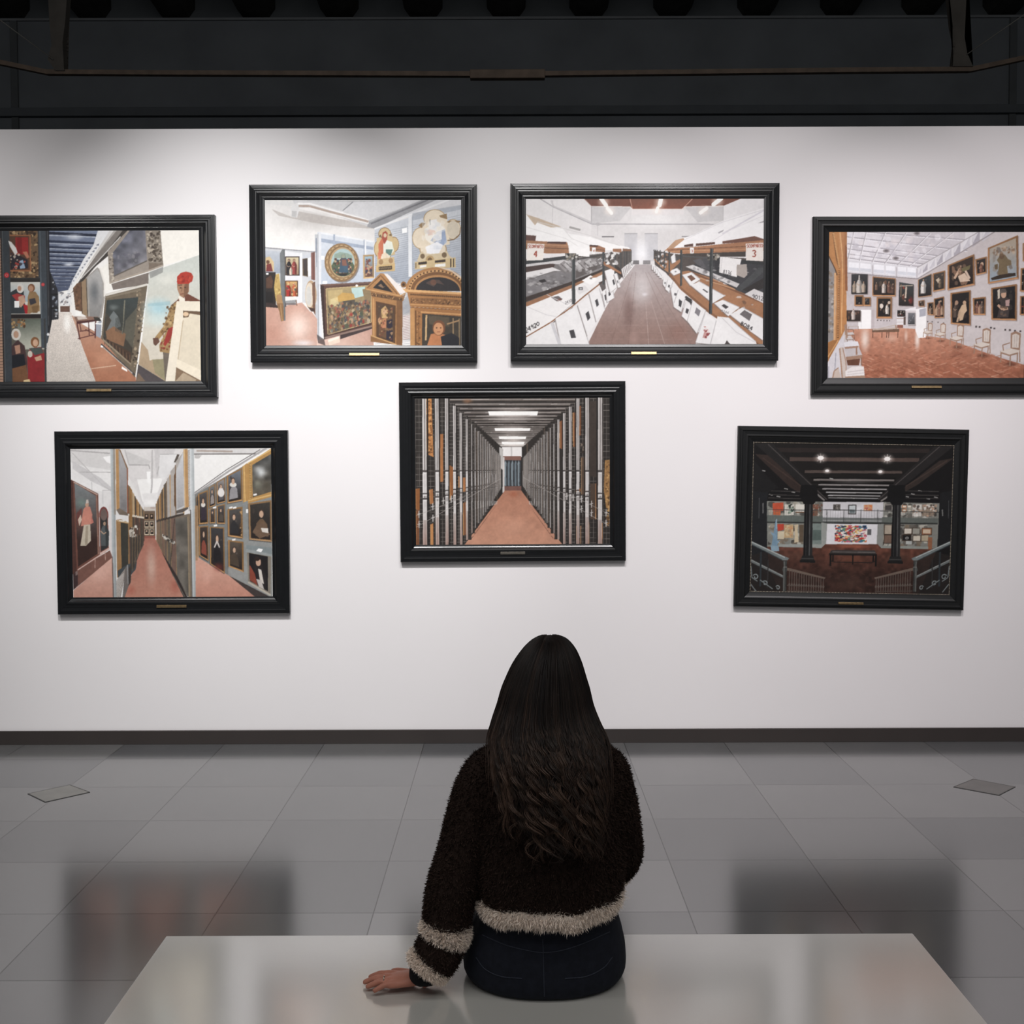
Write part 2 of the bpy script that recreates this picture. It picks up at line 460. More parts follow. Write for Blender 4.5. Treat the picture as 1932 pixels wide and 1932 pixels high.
    def B(s, q, pal, n, smin, smax, seed, a=0.85, asp=1.0):
        """dabs of colour kept inside a quad"""
        r = random.Random(seed)
        for _ in range(n):
            u, v = r.random(), r.random(); z = r.uniform(smin, smax)
            cx, cy = s.Q(q, u, v); k = r.randint(5, 8); ph = r.random()*6
            pts = []
            for i in range(k):
                t = ph+6.283*i/k; rad = z*r.uniform(.6, 1.2)
                pts.append((cx+math.cos(t)*rad, cy+math.sin(t)*rad*asp))
            xs = [p[0] for p in q]; ys = [p[1] for p in q]
            pts = [(min(max(x, min(xs)), max(xs)), min(max(y, min(ys)), max(ys))) for x, y in pts]
            s.P(pts, r.choice(pal), a)
    def FR(s, q, fw, fc, c0, c1, pal=None, n=0, seed=0, size=None, shade=0.75):
        """framed canvas inside the print: frame band, lit and shaded sides, toned canvas with dabs"""
        if fw:
            iw = fw
            W = math.dist(q[0], q[1]); Hh = math.dist(q[1], q[2]); u, v = iw/max(W,1), iw/max(Hh,1)
            s.P(q, fc)
            i = s.sub(q, u, v, 1-u, 1-v)
            dk = [c*shade for c in fc]; lt = [min(255, c*1.18+8) for c in fc]
            s.P([q[3], i[3], i[2], q[2]], lt, .7); s.P([q[1], i[1], i[2], q[2]], dk, .8); s.P([q[0], q[1], i[1], i[0]], dk, .5)
            if fw > 9: s.L(s.sub(q, u*.8, v*.8, 1-u*.8, 1-v*.8)+[s.sub(q, u*.8, v*.8, 1-u*.8, 1-v*.8)[0]], fw*.14, dk)
        else: i = q
        s.G(i, c0, c1, s.Q(i,.5,0), s.Q(i,.5,1))
        if pal:
            m = size or max(6, math.dist(i[0], i[1])*.12)
            s.B(s.sub(i,.12,.12,.88,.88), pal, n or 8, m*.35, m, seed, .8, 1.4)
    def fig(s, x, y, h, robe, skin=(190,150,120), hood=None, lean=0):
        """simple standing figure with head, shoulders and robe; y is the feet"""
        w = h*.2; top = y-h
        s.P([(x-w*.35+lean, top+h*.18), (x+w*.35+lean, top+h*.18), (x+w*.9, top+h*.42), (x+w*.75, y), (x-w*.8, y), (x-w*.9, top+h*.42)], robe)
        s.P([(x+w*.1+lean, top+h*.2), (x+w*.35+lean, top+h*.18), (x+w*.9, top+h*.42), (x+w*.75, y), (x+w*.2, y)], [c*.68 for c in robe])
        if hood: s.E(x+lean, top+h*.09, h*.085, h*.1, hood)
        s.E(x+lean, top+h*.1, h*.055, h*.075, skin); s.E(x+lean+h*.02, top+h*.11, h*.03, h*.06, [c*.75 for c in skin], .6)
        s.L([(x-w*.8, top+h*.4), (x-w*.2, top+h*.52), (x+w*.3, top+h*.45)], h*.035, skin)
    GL = {'S':[[(1,.15),(.7,0),(.2,.05),(0,.25),(.3,.48),(.8,.55),(1,.75),(.7,1),(.2,1),(0,.85)]], 'C':[[(1,.1),(.5,0),(.05,.25),(.05,.75),(.5,1),(1,.9)]],
          'O':[[(.5,0),(1,.3),(1,.7),(.5,1),(0,.7),(0,.3),(.5,0)]], 'M':[[(0,1),(0,0),(.5,.6),(1,0),(1,1)]], 'P':[[(0,1),(0,0),(.8,0),(1,.25),(.8,.5),(0,.5)]],
          'A':[[(0,1),(.5,0),(1,1)],[(.2,.65),(.8,.65)]], 'R':[[(0,1),(0,0),(.8,0),(1,.25),(.8,.5),(0,.5)],[(.4,.5),(1,1)]], 'T':[[(0,0),(1,0)],[(.5,0),(.5,1)]],
          '0':[[(.5,0),(1,.3),(1,.7),(.5,1),(0,.7),(0,.3),(.5,0)]], '1':[[(.2,.2),(.6,0),(.6,1)]], '2':[[(0,.2),(.5,0),(1,.25),(.7,.55),(0,1),(1,1)]],
          '3':[[(0,.1),(.6,0),(1,.22),(.5,.47),(1,.72),(.6,1),(0,.9)]], '4':[[(.7,1),(.7,0),(0,.65),(1,.65)]], '5':[[(1,0),(.1,0),(.05,.45),(.7,.4),(1,.7),(.6,1),(0,.92)]],
          '6':[[(.9,0),(.2,.4),(0,.75),(.5,1),(1,.75),(.6,.5),(.1,.65)]], '8':[[(.5,.48),(.1,.25),(.5,0),(.9,.25),(.5,.48),(0,.75),(.5,1),(1,.75),(.5,.48)]], '9':[[(.95,.3),(.5,.5),(.05,.28),(.5,0),(.95,.3),(.7,1)]]}
    def T(s, txt, q, w, col, gap=.28):
        n = len(txt); cw = 1/(n+(n-1)*gap)
        for i, ch in enumerate(txt):
            u0 = i*cw*(1+gap)
            for st in s.GL[ch]: s.L([s.Q(q, u0+x*cw, y) for x, y in st], w, col)
    def mesh(s, name, width, height, gain):
        im = s.img                                      # a little grain and softness, as in a large photographic print
        pd = np.pad(im, ((1,1),(1,1),(0,0)), mode='edge')
        im = (pd[:-2,1:-1]+pd[2:,1:-1]+pd[1:-1,:-2]+pd[1:-1,2:]+im*2)/6
        g = im.reshape(s.gh, s.SS, s.gw, s.SS, 3).mean((1, 3))/255.0
        n_ = (raster_smooth(s.gh, s.gw, 34, 3)-.5)*.10+(raster_smooth(s.gh, s.gw, 90, 4)-.5)*.12+(raster_smooth(s.gh, s.gw, 11, 5)-.5)*.08
        lum = g.mean(-1, keepdims=True)
        g = g*(1+.7*n_[..., None]*np.clip(1.25-lum, .15, 1))
        lum = (g*np.array([.3,.59,.11])).sum(-1, keepdims=True)
        g = (lum+(g-lum)*s.sat)*(1-s.lift)+s.lift  # the lift paints a faint glass haze into the print colours
        g = np.clip(g, 0, 1); l = np.where(g <= 0.04045, g/12.92, ((g+0.055)/1.055)**2.4)*gain
        x = np.linspace(-width/2, width/2, s.gw); z = np.linspace(height/2, -height/2, s.gh)
        Z, X = np.meshgrid(z, x, indexing='ij')
        V = np.stack([X, np.zeros_like(X), Z], -1).reshape(-1, 3)
        idx = np.arange(s.gw*s.gh).reshape(s.gh, s.gw)
        Fc = np.stack([idx[1:, :-1], idx[1:, 1:], idx[:-1, 1:], idx[:-1, :-1]], -1).reshape(-1, 4)
        return raw_mesh(name, V, Fc, l.reshape(-1, 3))

# ================================================================== picture frames
PROF_RIDGED = [(0,0),(0,.036),(.002,.0380),(.0095,.0399),(.0115,.0379),(.0165,.0391),(.0195,.0361),(.0225,.0369),(.0255,.0339),(.0330,.0358),(.0365,.0323),(.041,.0313),(.0480,.0331),(.0515,.0296),(.060,.0220),(.070,.0158),(.0740,.0168),(.0765,.0146),(.0925,.0105)]
PROF_COVE = [(0,0),(0,.026),(.003,.029),(.020,.0300),(.0215,.0300),(.0235,.0293),(.036,.0282),(.0395,.0292),(.050,.0292),(.0535,.0296),(.060,.0316),(.064,.0318),(.070,.0299),(.0715,.0270),(.078,.0200),(.084,.0165),(.0925,.0140),(.0955,.010)]
PROF_FLAT = [(0,0),(0,.024),(.004,.028),(.014,.0285),(.016,.033),(.026,.0335),(.03,.029),(.05,.0275),(.060,.0285),(.064,.0245),(.072,.0205),(.086,.0165),(.098,.0135),(.1005,.010)]
M_frame = mat('black_lacquer', (19, 20, 22), 0.28, noise=(30, 0.12), spec=0.5)
M_frame_ridged = mat('ribbed_black_lacquer', (25, 26, 28), 0.30, noise=(30, 0.12), spec=0.8)
M_frame_worn = mat('black_lacquer_matt', (18, 19, 20), 0.44, noise=(30, 0.15), spec=0.4)
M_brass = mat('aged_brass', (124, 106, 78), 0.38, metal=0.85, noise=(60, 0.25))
M_brass_lit = mat('lit_brass', (214, 186, 138), 0.22, metal=0.9, noise=(60, 0.15))  # lit copy of the plate brass, bright light put into its colour
M_bead = mat('bead_gilding', (150, 140, 126), 0.45, metal=0.4, noise=(80, 0.3))
M_print = attr_mat('photo_print', 0.38, 0.35)
M_back = mat('backing_board', (60, 50, 42), 0.9, noise=(10, 0.1))

def picture(label, outer, inner, plaque, prof, pm, fm, art, gain=0.86, beads=False):
    FY = WALL_Y-0.028
    mxp, myp = sum(p[0] for p in outer)/4, sum(p[1] for p in outer)/4
    def corner(px, py, isr, isb):
        # the outline seen is the nearer lip on sides facing away from the view axis, the wall line on sides facing it
        yx = WALL_Y if (px < 966) == isr else FY
        yz = WALL_Y if (py < 850) == isb else FY
        return Vector((at_y(px, py, yx).x, WALL_Y, at_y(px, py, yz).z))
    C = [corner(*outer[0], False, False), corner(*outer[1], True, False), corner(*outer[2], True, True), corner(*outer[3], False, True)]
    c = sum(C, Vector())/4; c.y = WALL_Y
    W = ((C[1]-C[0]).length+(C[2]-C[3]).length)/2; H = ((C[3]-C[0]).length+(C[2]-C[1]).length)/2
    d = (C[1]-C[0])+(C[2]-C[3]); tilt = -math.atan2(d.z, d.x)
    t = empty('framed_picture', c, label, 'picture', 'black framed photographs hung on the white wall')
    t.rotation_euler = (0, tilt, 0)
    inv = (Matrix.Translation(c) @ Matrix.Rotation(tilt, 4, 'Y')).inverted()
    I = [inv @ at_y(x, y, WALL_Y-0.012) for x, y in inner]
    ix0, ix1 = (I[0].x+I[3].x)/2, (I[1].x+I[2].x)/2; iz1, iz0 = (I[0].z+I[1].z)/2, (I[2].z+I[3].z)/2
    wmax = prof[-1][0]
    rings = []
    for a, h in prof:
        f = a/wmax
        x0, x1 = -W/2+(ix0+W/2)*f, W/2+(ix1-W/2)*f; z0, z1 = -H/2+(iz0+H/2)*f, H/2+(iz1-H/2)*f
        rings.append([Vector((x0,-h,z0)), Vector((x1,-h,z0)), Vector((x1,-h,z1)), Vector((x0,-h,z1))])
    bm = bmesh.new(); loft(bm, rings, cap=False)
    bmesh.ops.recalc_face_normals(bm, faces=list(bm.faces))
    # outward facing check: the top faces must look to the viewer
    if sum(f.normal.y*f.calc_area() for f in bm.faces) > 0: bmesh.ops.reverse_faces(bm, faces=list(bm.faces))
    obj('frame', bm, fm, t)
    bm = bmesh.new(); box(bm, ix0-0.02, ix1+0.02, -0.009, -0.001, iz0-0.02, iz1+0.02); obj('backing_board', bm, M_back, t)
    pw, ph = ix1-ix0, iz1-iz0
    me = art.mesh('photo_print', pw+0.004, ph+0.004, gain)
    o = link('photo_print', me, M_print, t); o.location = ((ix0+ix1)/2, -0.0125, (iz0+iz1)/2)
    pl = [inv @ at_y(x, y, WALL_Y-0.03) for x, y in plaque[:2]]
    cz = (pl[0].z+pl[1].z)/2; hz = abs(pl[0].z-pl[1].z)/2
    dep = {True: .0358, False: .0300}[prof is PROF_RIDGED]
    bm = bmesh.new(); box(bm, pl[0].x, pl[1].x, -dep-0.0035, -dep+0.002, cz-hz, cz+hz, 0.001)
    bmesh.ops.rotate(bm, cent=(0, -dep, cz), matrix=Matrix.Rotation(R(-11), 3, 'X'), verts=bm.verts)
    n = obj('name_plate', bm, pm, t); n['label'] = 'small brass name plate'
    if beads:
        bm = bmesh.new(); st = 0.0085
        P = []
        for k in range(int(pw/st)+1): P += [(ix0+k*st, iz0), (ix0+k*st, iz1)]
        for k in range(int(ph/st)+1): P += [(ix0, iz0+k*st), (ix1, iz0+k*st)]
        for x, z in P: 
            m = bmesh.ops.create_icosphere(bm, subdivisions=1, radius=0.0032, matrix=Matrix.Translation((x, -0.014, z)))
        g = obj('beaded_edge', bm, M_bead, t, smooth=True); g['label'] = 'row of tiny gilt beads round the print'
    return t
# ================================================================== the seven photographs
GOLD, DKB, WHT = (176, 128, 74), (46, 38, 34), (240, 237, 234)
SKIN = (196, 150, 118)
GW = 400

# ---- 1: long store corridor, racks at left, big canvases leaning at right
a = Paint((-12,207), (1690,207), (-12,1475), 400, 298, (238,235,231))
a.G([(-12,207),(430,207),(430,1475),(-12,1475)], (60,64,70), (50,55,60), (0,207), (0,1475))
a.Rr(-12,270,20,1475,(176,134,108))
for k in range(48): a.Rr(-12,275+k*25,22,279+k*25,(80,62,54))
a.Rr(22,207,30,1475,(34,30,30)); a.Rr(32,207,95,1475,(58,64,70)); a.L([(36,207),(36,1475)],5,(88,94,98))
for k in range(50): a.Rr(24,270+k*24,34,276+k*24,(70,60,52))
q=[(97,207),(335,207),(335,600),(97,600)]
a.P(q,(112,84,58)); a.B(q,[(196,160,108),(70,48,34),(150,112,70),(44,32,26)],190,6,17,3,.85)
a.Rr(97,240,276,548,(160,98,60)); a.Rr(97,252,262,534,(96,62,44)); a.Rr(145,262,255,405,(166,36,34)); a.Rr(160,262,200,405,(132,28,28),.6)
a.P([(100,534),(100,420),(140,400),(190,420),(245,450),(248,522),(120,530)],(44,40,48)); a.P([(175,460),(205,450),(225,520),(180,525)],(150,176,204)); a.P([(85,290),(110,300),(150,350),(165,400),(140,410),(100,340)],(226,222,216)); a.B([(100,400),(200,390),(240,530),(100,530)],[(176,140,110),(60,50,60),(190,60,50),(210,190,170)],26,6,15,5); a.P([(205,385),(240,380),(262,430),(240,440)],(190,110,80))
a.Rr(97,605,345,640,(46,42,40)); a.Rr(97,637,345,905,(202,198,188)); a.G([(97,637),(345,637),(345,800),(97,800)],(206,204,196),(150,170,180),(0,637),(0,800))
a.P([(97,900),(97,720),(150,690),(205,700),(215,820),(240,900)],(52,58,62)); a.E(178,690,30,38,(214,208,200)); a.E(172,690,16,22,(190,140,112)); a.P([(105,745),(150,730),(215,750),(215,810),(150,800)],(172,52,50)); a.P([(160,760),(205,745),(222,800),(180,850),(165,830)],(198,152,124)); a.P([(200,820),(235,830),(258,900),(215,900)],(180,30,36)); a.Rr(126,795,166,850,(240,240,238))
a.P([(235,900),(240,760),(255,715),(305,715),(335,760),(340,880)],(146,112,72)); a.E(272,685,30,34,(126,78,50)); a.E(268,690,20,26,(182,132,100)); a.P([(250,780),(300,770),(312,810),(260,830)],(60,56,62)); a.P([(270,840),(330,830),(320,895),(280,895)],(120,88,54))
a.Rr(97,905,345,940,(40,34,34)); a.Rr(97,938,372,1478,(92,88,78)); a.G([(150,945),(370,945),(370,1200),(150,1200)],(88,96,84),(176,176,160),(0,945),(0,1160)); a.B([(97,945),(215,945),(215,1020),(97,1020)],[(190,146,88),(80,50,30),(140,90,50)],22,8,18,9)
a.P([(97,1478),(97,1170),(150,1120),(205,1170),(225,1300),(215,1478)],(74,52,52)); a.P([(97,1250),(200,1240),(215,1380),(97,1400)],(32,34,40)); a.E(135,1075,40,50,(206,200,190)); a.E(135,1075,22,30,(186,142,114)); a.P([(120,1170),(165,1160),(170,1230),(130,1240)],(180,130,104)); a.P([(97,1360),(215,1330),(235,1478),(97,1478)],(118,76,48))
a.P([(230,1478),(225,1260),(250,1190),(345,1180),(372,1240),(368,1478)],(148,36,40)); a.E(293,1140,36,44,(128,80,46)); a.E(297,1145,22,30,(200,156,124)); a.P([(240,1190),(345,1185),(365,1230),(290,1250)],(70,80,76)); a.E(250,1240,20,28,(196,186,170)); a.P([(285,1270),(340,1250),(350,1290),(300,1300)],(196,150,118)); a.P([(190,1460),(240,1450),(250,1478),(190,1478)],(214,184,130))
a.Rr(345,207,402,1190,(64,72,80)); a.L([(352,207),(352,940)],6,(96,106,114)); a.Rr(372,940,386,1478,(58,58,58))
a.Rr(402,207,430,1190,(40,40,44)); a.L([(415,207),(412,1000)],4,(90,92,96)); a.P([(388,1190),(430,1190),(412,1130),(392,1150)],(190,190,192)); a.E(405,1075,10,12,(220,220,222))
a.Rr(430,500,440,1000,(30,30,34)); a.P([(440,530),(497,540),(497,948),(440,955)],(46,46,52)); a.B([(445,545),(488,545),(488,930),(445,930)],[(150,160,176),(90,96,106),(120,90,70),(34,34,36),(200,204,206)],30,5,15,8); a.L([(490,530),(494,950)],5,(70,72,76)); a.Rr(440,735,497,745,(30,30,30)); a.Rr(440,850,497,862,(30,30,30))
for x,y,r in ((66,578,22),(370,657,15)): a.E(x,y,r,r,(196,40,46)); a.E(x,y,r*.55,r*.55,(226,110,110)); a.E(x,y,r*.3,r*.3,(180,30,40))
# ceiling
cl=[(430,207),(890,207),(600,700),(500,720),(430,540)]
a.G(cl,(118,130,158),(76,86,112),(0,207),(0,700))
for k in range(13):
    t=(k/13)**.75; y=222+t*475; h=34*(1-t)+6
    x1=880-(y-207)*.57
    a.P([(430+max(0,y-540)*.5,y-6*(1-t)),(x1,y+18*(1-t)),(x1,y+18*(1-t)+h*.55),(430+max(0,y-540)*.5,y-6*(1-t)+h*.55)],(50,58,84) if k%3 else (36,42,64))
    a.L([(430+max(0,y-540)*.5,y+h*.62),(x1-30*(1-t),y+h*.7+14*(1-t))],h*.16+1,(204,212,226),.8)
a.soft(640,260,110,40,(225,230,240),.75); a.soft(590,490,70,22,(230,235,244),.9); a.soft(560,330,90,18,(190,200,220),.6)
a.P([(840,207),(975,207),(800,400),(640,640),(560,790),(545,780),(620,620),(720,440),(800,330)],(226,226,228))
for k in range(14):
    t=k/14; x=820-250*t; y=330+380*t; a.P([(x,y),(x+26*(1-t)+4,y-14),(x+20*(1-t)+4,y+6)],(96,100,116),.8)
a.P([(975,207),(1080,207),(950,350),(705,640),(640,700),(600,740),(760,500)],(126,118,112)); a.G([(940,207),(1000,207),(700,560),(640,660)],(205,200,196),(160,152,146),(980,207),(680,600),.6)
a.P([(1050,207),(1095,207),(960,390),(800,520),(700,640),(620,720),(700,600),(900,400)],(64,58,54)); a.L([(1030,260),(830,470),(690,610)],9,(196,192,188))
a.P([(1360,207),(1690,207),(1690,415),(1380,505)],(240,235,225))
# hanging frames at upper right
a.P([(860,520),(930,470),(955,700),(900,730)],(238,234,226)); a.P([(945,655),(1262,560),(1258,655),(960,705)],(122,110,102))
a.P([(920,385),(1090,207),(1365,207),(1385,500),(1260,550),(930,655)],(150,138,126)); a.G([(962,395),(1110,207),(1238,207),(1250,462),(970,592)],(92,94,108),(112,110,116),(1000,300),(1200,500)); a.N([(962,395),(1110,207),(1238,207),(1250,462),(970,592)],.25,9,4); a.B([(1000,420),(1180,360),(1200,460),(1000,540)],[(150,145,150),(120,116,126),(90,86,100)],26,8,20,6,.4)
a.P([(1238,207),(1365,207),(1385,495),(1265,545)],(138,126,112)); a.B([(1250,215),(1360,215),(1372,470),(1268,470)],[(70,58,50),(186,172,152),(88,76,64)],70,8,16,14,.9); a.P([(1265,480),(1385,485),(1385,505),(1262,550)],(120,104,90)); a.L([(965,592),(1250,462)],10,(96,88,80)); a.L([(930,645),(1260,545),(1385,500)],14,(166,152,136)); a.B([(925,395),(965,395),(970,640),(935,640)],[(100,88,78),(190,178,160)],26,5,11,2)
# canvases along the wall
a.P([(735,600),(830,515),(860,540),(892,660),(893,740),(860,940),(740,930)],(158,152,146)); a.G([(750,600),(830,530),(870,600),(870,800),(840,930),(760,930)],(172,170,168),(132,130,128),(0,560),(0,930)); a.soft(800,720,60,140,(96,100,104),.8); a.L([(850,520),(888,650),(885,760)],12,(228,222,214))
a.P([(622,690),(655,650),(692,636),(692,885),(640,870)],(110,78,58)); a.P([(692,640),(735,606),(742,930),(695,905)],(150,122,92)); a.L([(692,640),(695,900)],6,(70,50,40)); a.B([(630,690),(685,660),(690,870),(640,860)],[(140,96,70),(84,58,46)],18,6,14,5,.6); a.L([(735,610),(742,925)],7,(90,80,70))
# floor
a.G([(498,890),(600,890),(650,1000),(800,1475),(385,1475),(388,1200),(430,1010),(440,955),(495,950)],(226,214,204),(196,186,176),(0,890),(0,1475)); a.soft(565,980,50,130,(255,252,246),.9)
mk=a.mask([(498,890),(600,890),(800,1475),(385,1475),(388,1200),(430,1010)]); a.img[mk[0]]*=1+(np.random.default_rng(2).random(mk[1].shape)[...,None]-.55)*.34*mk[1][...,None]
a.G([(598,890),(645,960),(860,1090),(1140,1440),(1138,1475),(800,1475),(690,1170),(640,1010)],(196,150,124),(172,108,78),(0,900),(0,1300)); a.soft(880,1290,170,150,(196,136,104),.7); a.L([(765,1365),(972,1338)],7,(216,176,146))
a.P([(497,720),(560,740),(610,720),(612,835),(497,835)],(226,224,224)); a.B([(500,720),(610,720),(610,840),(500,840)],[(90,90,100),(240,240,240),(150,140,140),(200,206,212)],40,5,13,3); a.Rr(512,838,592,888,(110,78,66)); a.P([(592,810),(620,840),(640,930),(606,915)],(236,232,228)); a.P([(640,870),(670,880),(690,915),(640,915)],(244,242,238))
a.P([(625,925),(828,928),(842,955),(648,978)],(140,104,88)); a.P([(648,968),(842,948),(842,962),(648,990)],(84,48,46)); a.P([(650,930),(720,925),(740,945),(660,955)],(206,190,178)); a.P([(790,930),(840,935),(860,970),(800,960)],(60,56,52))
for p in (((650,980),(672,1120)),((808,960),(802,1110)),((674,985),(684,1050)),((748,975),(752,1090)),((655,1112),(802,1078)),((672,1050),(760,1040)),((720,1035),(802,1078))): a.L(p,11 if p[0][0] in (650,808) else 8,(98,54,52))
a.P([(808,985),(858,960),(850,1110),(810,1090)],(150,156,168)); a.L([(806,985),(858,990)],10,(240,240,240))
q=[(895,738),(1252,648),(1132,1442),(852,1112)]
a.P(q,(110,96,78)); a.B([(1165,690),(1248,668),(1140,1400),(1085,1340)],[(170,150,122),(64,54,46),(130,112,88)],70,7,14,6,.9); a.L([(895,748),(1250,660)],18,(214,208,198)); a.L([(900,768),(1195,702)],16,(130,116,96))
i=[(905,790),(1170,766),(1098,1322),(868,1108)]
a.G(i,(58,66,66),(70,60,50),(0,780),(0,1300)); a.P([(905,960),(960,880),(1000,930),(1020,1010),(900,1060)],(140,148,150),.6); a.P([(900,900),(940,960),(900,1040),(880,1050)],(74,66,56)); a.P([(1060,960),(1160,850),(1120,1200),(1040,1090)],(96,92,78),.8); a.P([(890,1050),(960,1010),(1060,1075),(1040,1180),(900,1120)],(136,96,68)); a.P([(872,1100),(1100,1230),(1095,1320)],(78,58,46)); a.L([(1056,790),(1032,1075)],10,(120,116,98)); a.soft(960,850,60,40,(110,118,116),.8)
for k in range(16): a.L([(880+k*14,1100+k*10),(882+k*14,1165+k*9)],5,(110,84,64) if k%2 else (54,44,40))
for k in range(7): a.L([(980+k*10,940-k*5),(975+k*10,1050+k*4)],4,(60,64,60))
a.L([(866,1120),(1100,1330)],12,(150,132,108)); a.L([(850,1160),(1132,1420)],16,(70,66,66)); a.L([(856,1175),(1110,1405)],7,(186,176,166)); a.P([(848,1165),(868,1178),(862,1190),(846,1182)],(240,240,240)); a.P([(1022,1345),(1066,1375),(1066,1392),(1020,1366)],(244,240,234))
# tall painted canvas with a man in a red cap and a pale stretcher in front
a.G([(1270,552),(1385,520),(1690,415),(1690,1475),(1390,1475),(1160,1335),(1195,1130)],(198,202,194),(212,202,184),(0,520),(0,1250)); a.soft(1340,860,180,130,(160,204,216),.9); a.soft(1330,960,200,90,(196,216,214),.7); a.soft(1420,620,140,90,(226,224,212),.6); a.P([(1262,560),(1385,510),(1380,560),(1275,610)],(130,130,128),.7); a.P([(1250,820),(1440,800),(1440,830),(1250,845)],(140,184,196),.5)
a.P([(1190,1140),(1245,1210),(1258,1300),(1280,1290),(1390,1300),(1390,1475),(1165,1330)],(176,150,118)); a.P([(1280,1290),(1395,1285),(1395,1475),(1300,1400)],(150,140,104)); a.P([(1160,1330),(1390,1475),(1138,1475)],(84,76,78)); a.P([(1160,1400),(1220,1475),(1138,1475)],(120,98,80))
a.P([(1370,1215),(1425,1210),(1412,1475),(1385,1475)],(112,100,88)); a.P([(1440,840),(1500,790),(1530,760),(1590,740),(1690,795),(1690,840),(1490,840)],(118,66,50)); a.P([(1445,840),(1500,800),(1500,1010),(1440,1240),(1345,1225),(1340,1170),(1400,1050),(1330,1130),(1305,1105),(1380,1010)],(166,130,80)); a.B([(1400,850),(1490,820),(1480,1000),(1350,1110)],[(120,84,50),(204,170,112),(92,66,44)],46,6,13,21,.8); a.B([(1360,1090),(1450,1050),(1430,1220),(1350,1210)],[(120,70,44),(190,150,92),(140,50,40)],26,6,13,22,.8); a.P([(1420,1030),(1468,1010),(1440,1110),(1390,1180),(1375,1160)],(168,50,44)); a.P([(1288,1110),(1330,1105),(1345,1140),(1310,1175),(1292,1160)],(110,74,60)); a.P([(1508,760),(1560,748),(1562,800),(1515,800)],(236,226,210))
a.P([(1498,650),(1600,645),(1598,720),(1552,775),(1520,755),(1500,700)],(168,122,90)); a.P([(1560,660),(1600,650),(1590,735),(1552,775)],(120,80,58),.8); a.E(1528,690,8,5,(60,40,34)); a.E(1566,686,8,5,(60,40,34)); a.L([(1540,690),(1536,720)],6,(130,86,62)); a.L([(1524,742),(1552,740)],6,(120,50,44)); a.L([(1508,668),(1540,665)],6,(70,50,42))
a.P([(1497,642),(1500,595),(1530,565),(1575,553),(1620,565),(1636,595),(1628,630),(1598,655),(1508,658)],(190,50,36)); a.B([(1500,600),(1630,570),(1620,640),(1505,645)],[(214,76,50),(150,34,28)],22,6,13,6,.6)
a.P([(1540,885),(1690,915),(1690,1385),(1490,1285)],(226,212,186)); a.P([(1492,800),(1690,803),(1690,885),(1545,880),(1545,960),(1470,1475),(1388,1475)],(236,224,202)); a.P([(1545,880),(1690,888),(1690,918),(1600,905),(1590,935),(1545,940)],(112,86,64)); a.E(1568,910,24,18,(226,190,150)); a.L([(1545,960),(1470,1470)],7,(196,172,140)); a.P([(1488,1285),(1690,1383),(1690,1475),(1660,1460),(1482,1355)],(240,226,200)); a.P([(1480,1355),(1690,1470),(1690,1475),(1470,1475)],(136,108,82)); a.P([(1540,1400),(1650,1460),(1640,1475),(1470,1475)],(216,196,164),.6)
ART1=a

# ---- 2: store room with gilded frames
a = Paint((178,163), (1757,163), (180,1332), GW, 296, (230,226,224))
a.G([(178,163),(1060,390),(1060,520),(600,430),(590,570),(178,545)],(214,210,208),(240,236,232),(500,200),(400,560)); a.soft(560,330,340,110,(170,164,160),.5); a.P([(230,235),(395,300),(450,255),(773,315),(1012,355),(1060,395),(800,380),(560,345),(290,290)],(164,153,146),.55)
a.P([(178,163),(1757,163),(1050,390),(560,230),(400,200)],(198,197,199)); a.P([(178,163),(400,163),(420,200),(390,215),(178,190)],(212,210,208)); a.P([(890,175),(1440,163),(1020,335),(805,250)],(208,207,210)); a.L([(805,250),(890,178)],8,(136,136,140)); a.L([(520,170),(890,178),(1440,163)],5,(170,170,172))
a.P([(1010,335),(1440,163),(1560,163),(1070,395),(1000,380)],(150,150,154)); a.L([(1030,355),(1490,165)],12,(112,112,118)); a.L([(1020,338),(1430,168)],6,(190,190,192))
a.P([(400,205),(450,183),(545,185),(700,225),(1015,318),(1015,352),(700,275),(540,225),(470,228),(450,260),(438,305),(395,300),(388,240)],(214,212,212)); a.L([(450,212),(540,214),(700,258),(1012,338)],17,(172,150,136)); a.L([(455,232),(545,228),(700,274),(1012,354)],7,(232,228,226)); a.L([(445,195),(545,195),(700,240),(1010,325)],8,(236,234,234)); a.P([(396,250),(436,255),(432,302),(394,296)],(186,184,184))
# right mesh cage wall
cage=[(1060,398),(1757,163),(1757,780),(1330,840),(1060,800)]
a.G(cage,(206,210,218),(160,168,182),(1400,300),(1400,800)); a.soft(1200,500,130,160,(226,228,232),.6)
for k in range(60):
    y=215+k*17; a.L([(1060,y+220),(1757,y+70 if y<500 else y+120)],3.4,(120,128,142),.55)
for k in range(58): a.L([(1066+k*12.2,max(400-(k*12.2)*.34,163)),(1066+k*12.2+8,820)],1.8,(140,148,160),.35)
a.P([(1060,395),(1340,285),(1757,215),(1757,163),(1560,163)],(212,212,216)); a.L([(1060,396),(1345,285),(1660,163)],14,(232,232,234)); a.Rr(1332,285,1362,780,(226,228,232)); a.L([(1364,290),(1364,780)],5,(150,158,170)); a.P([(1365,270),(1757,205),(1757,240),(1365,330)],(150,158,172),.6); a.P([(1280,395),(1320,385),(1322,425),(1282,432)],(250,250,250))
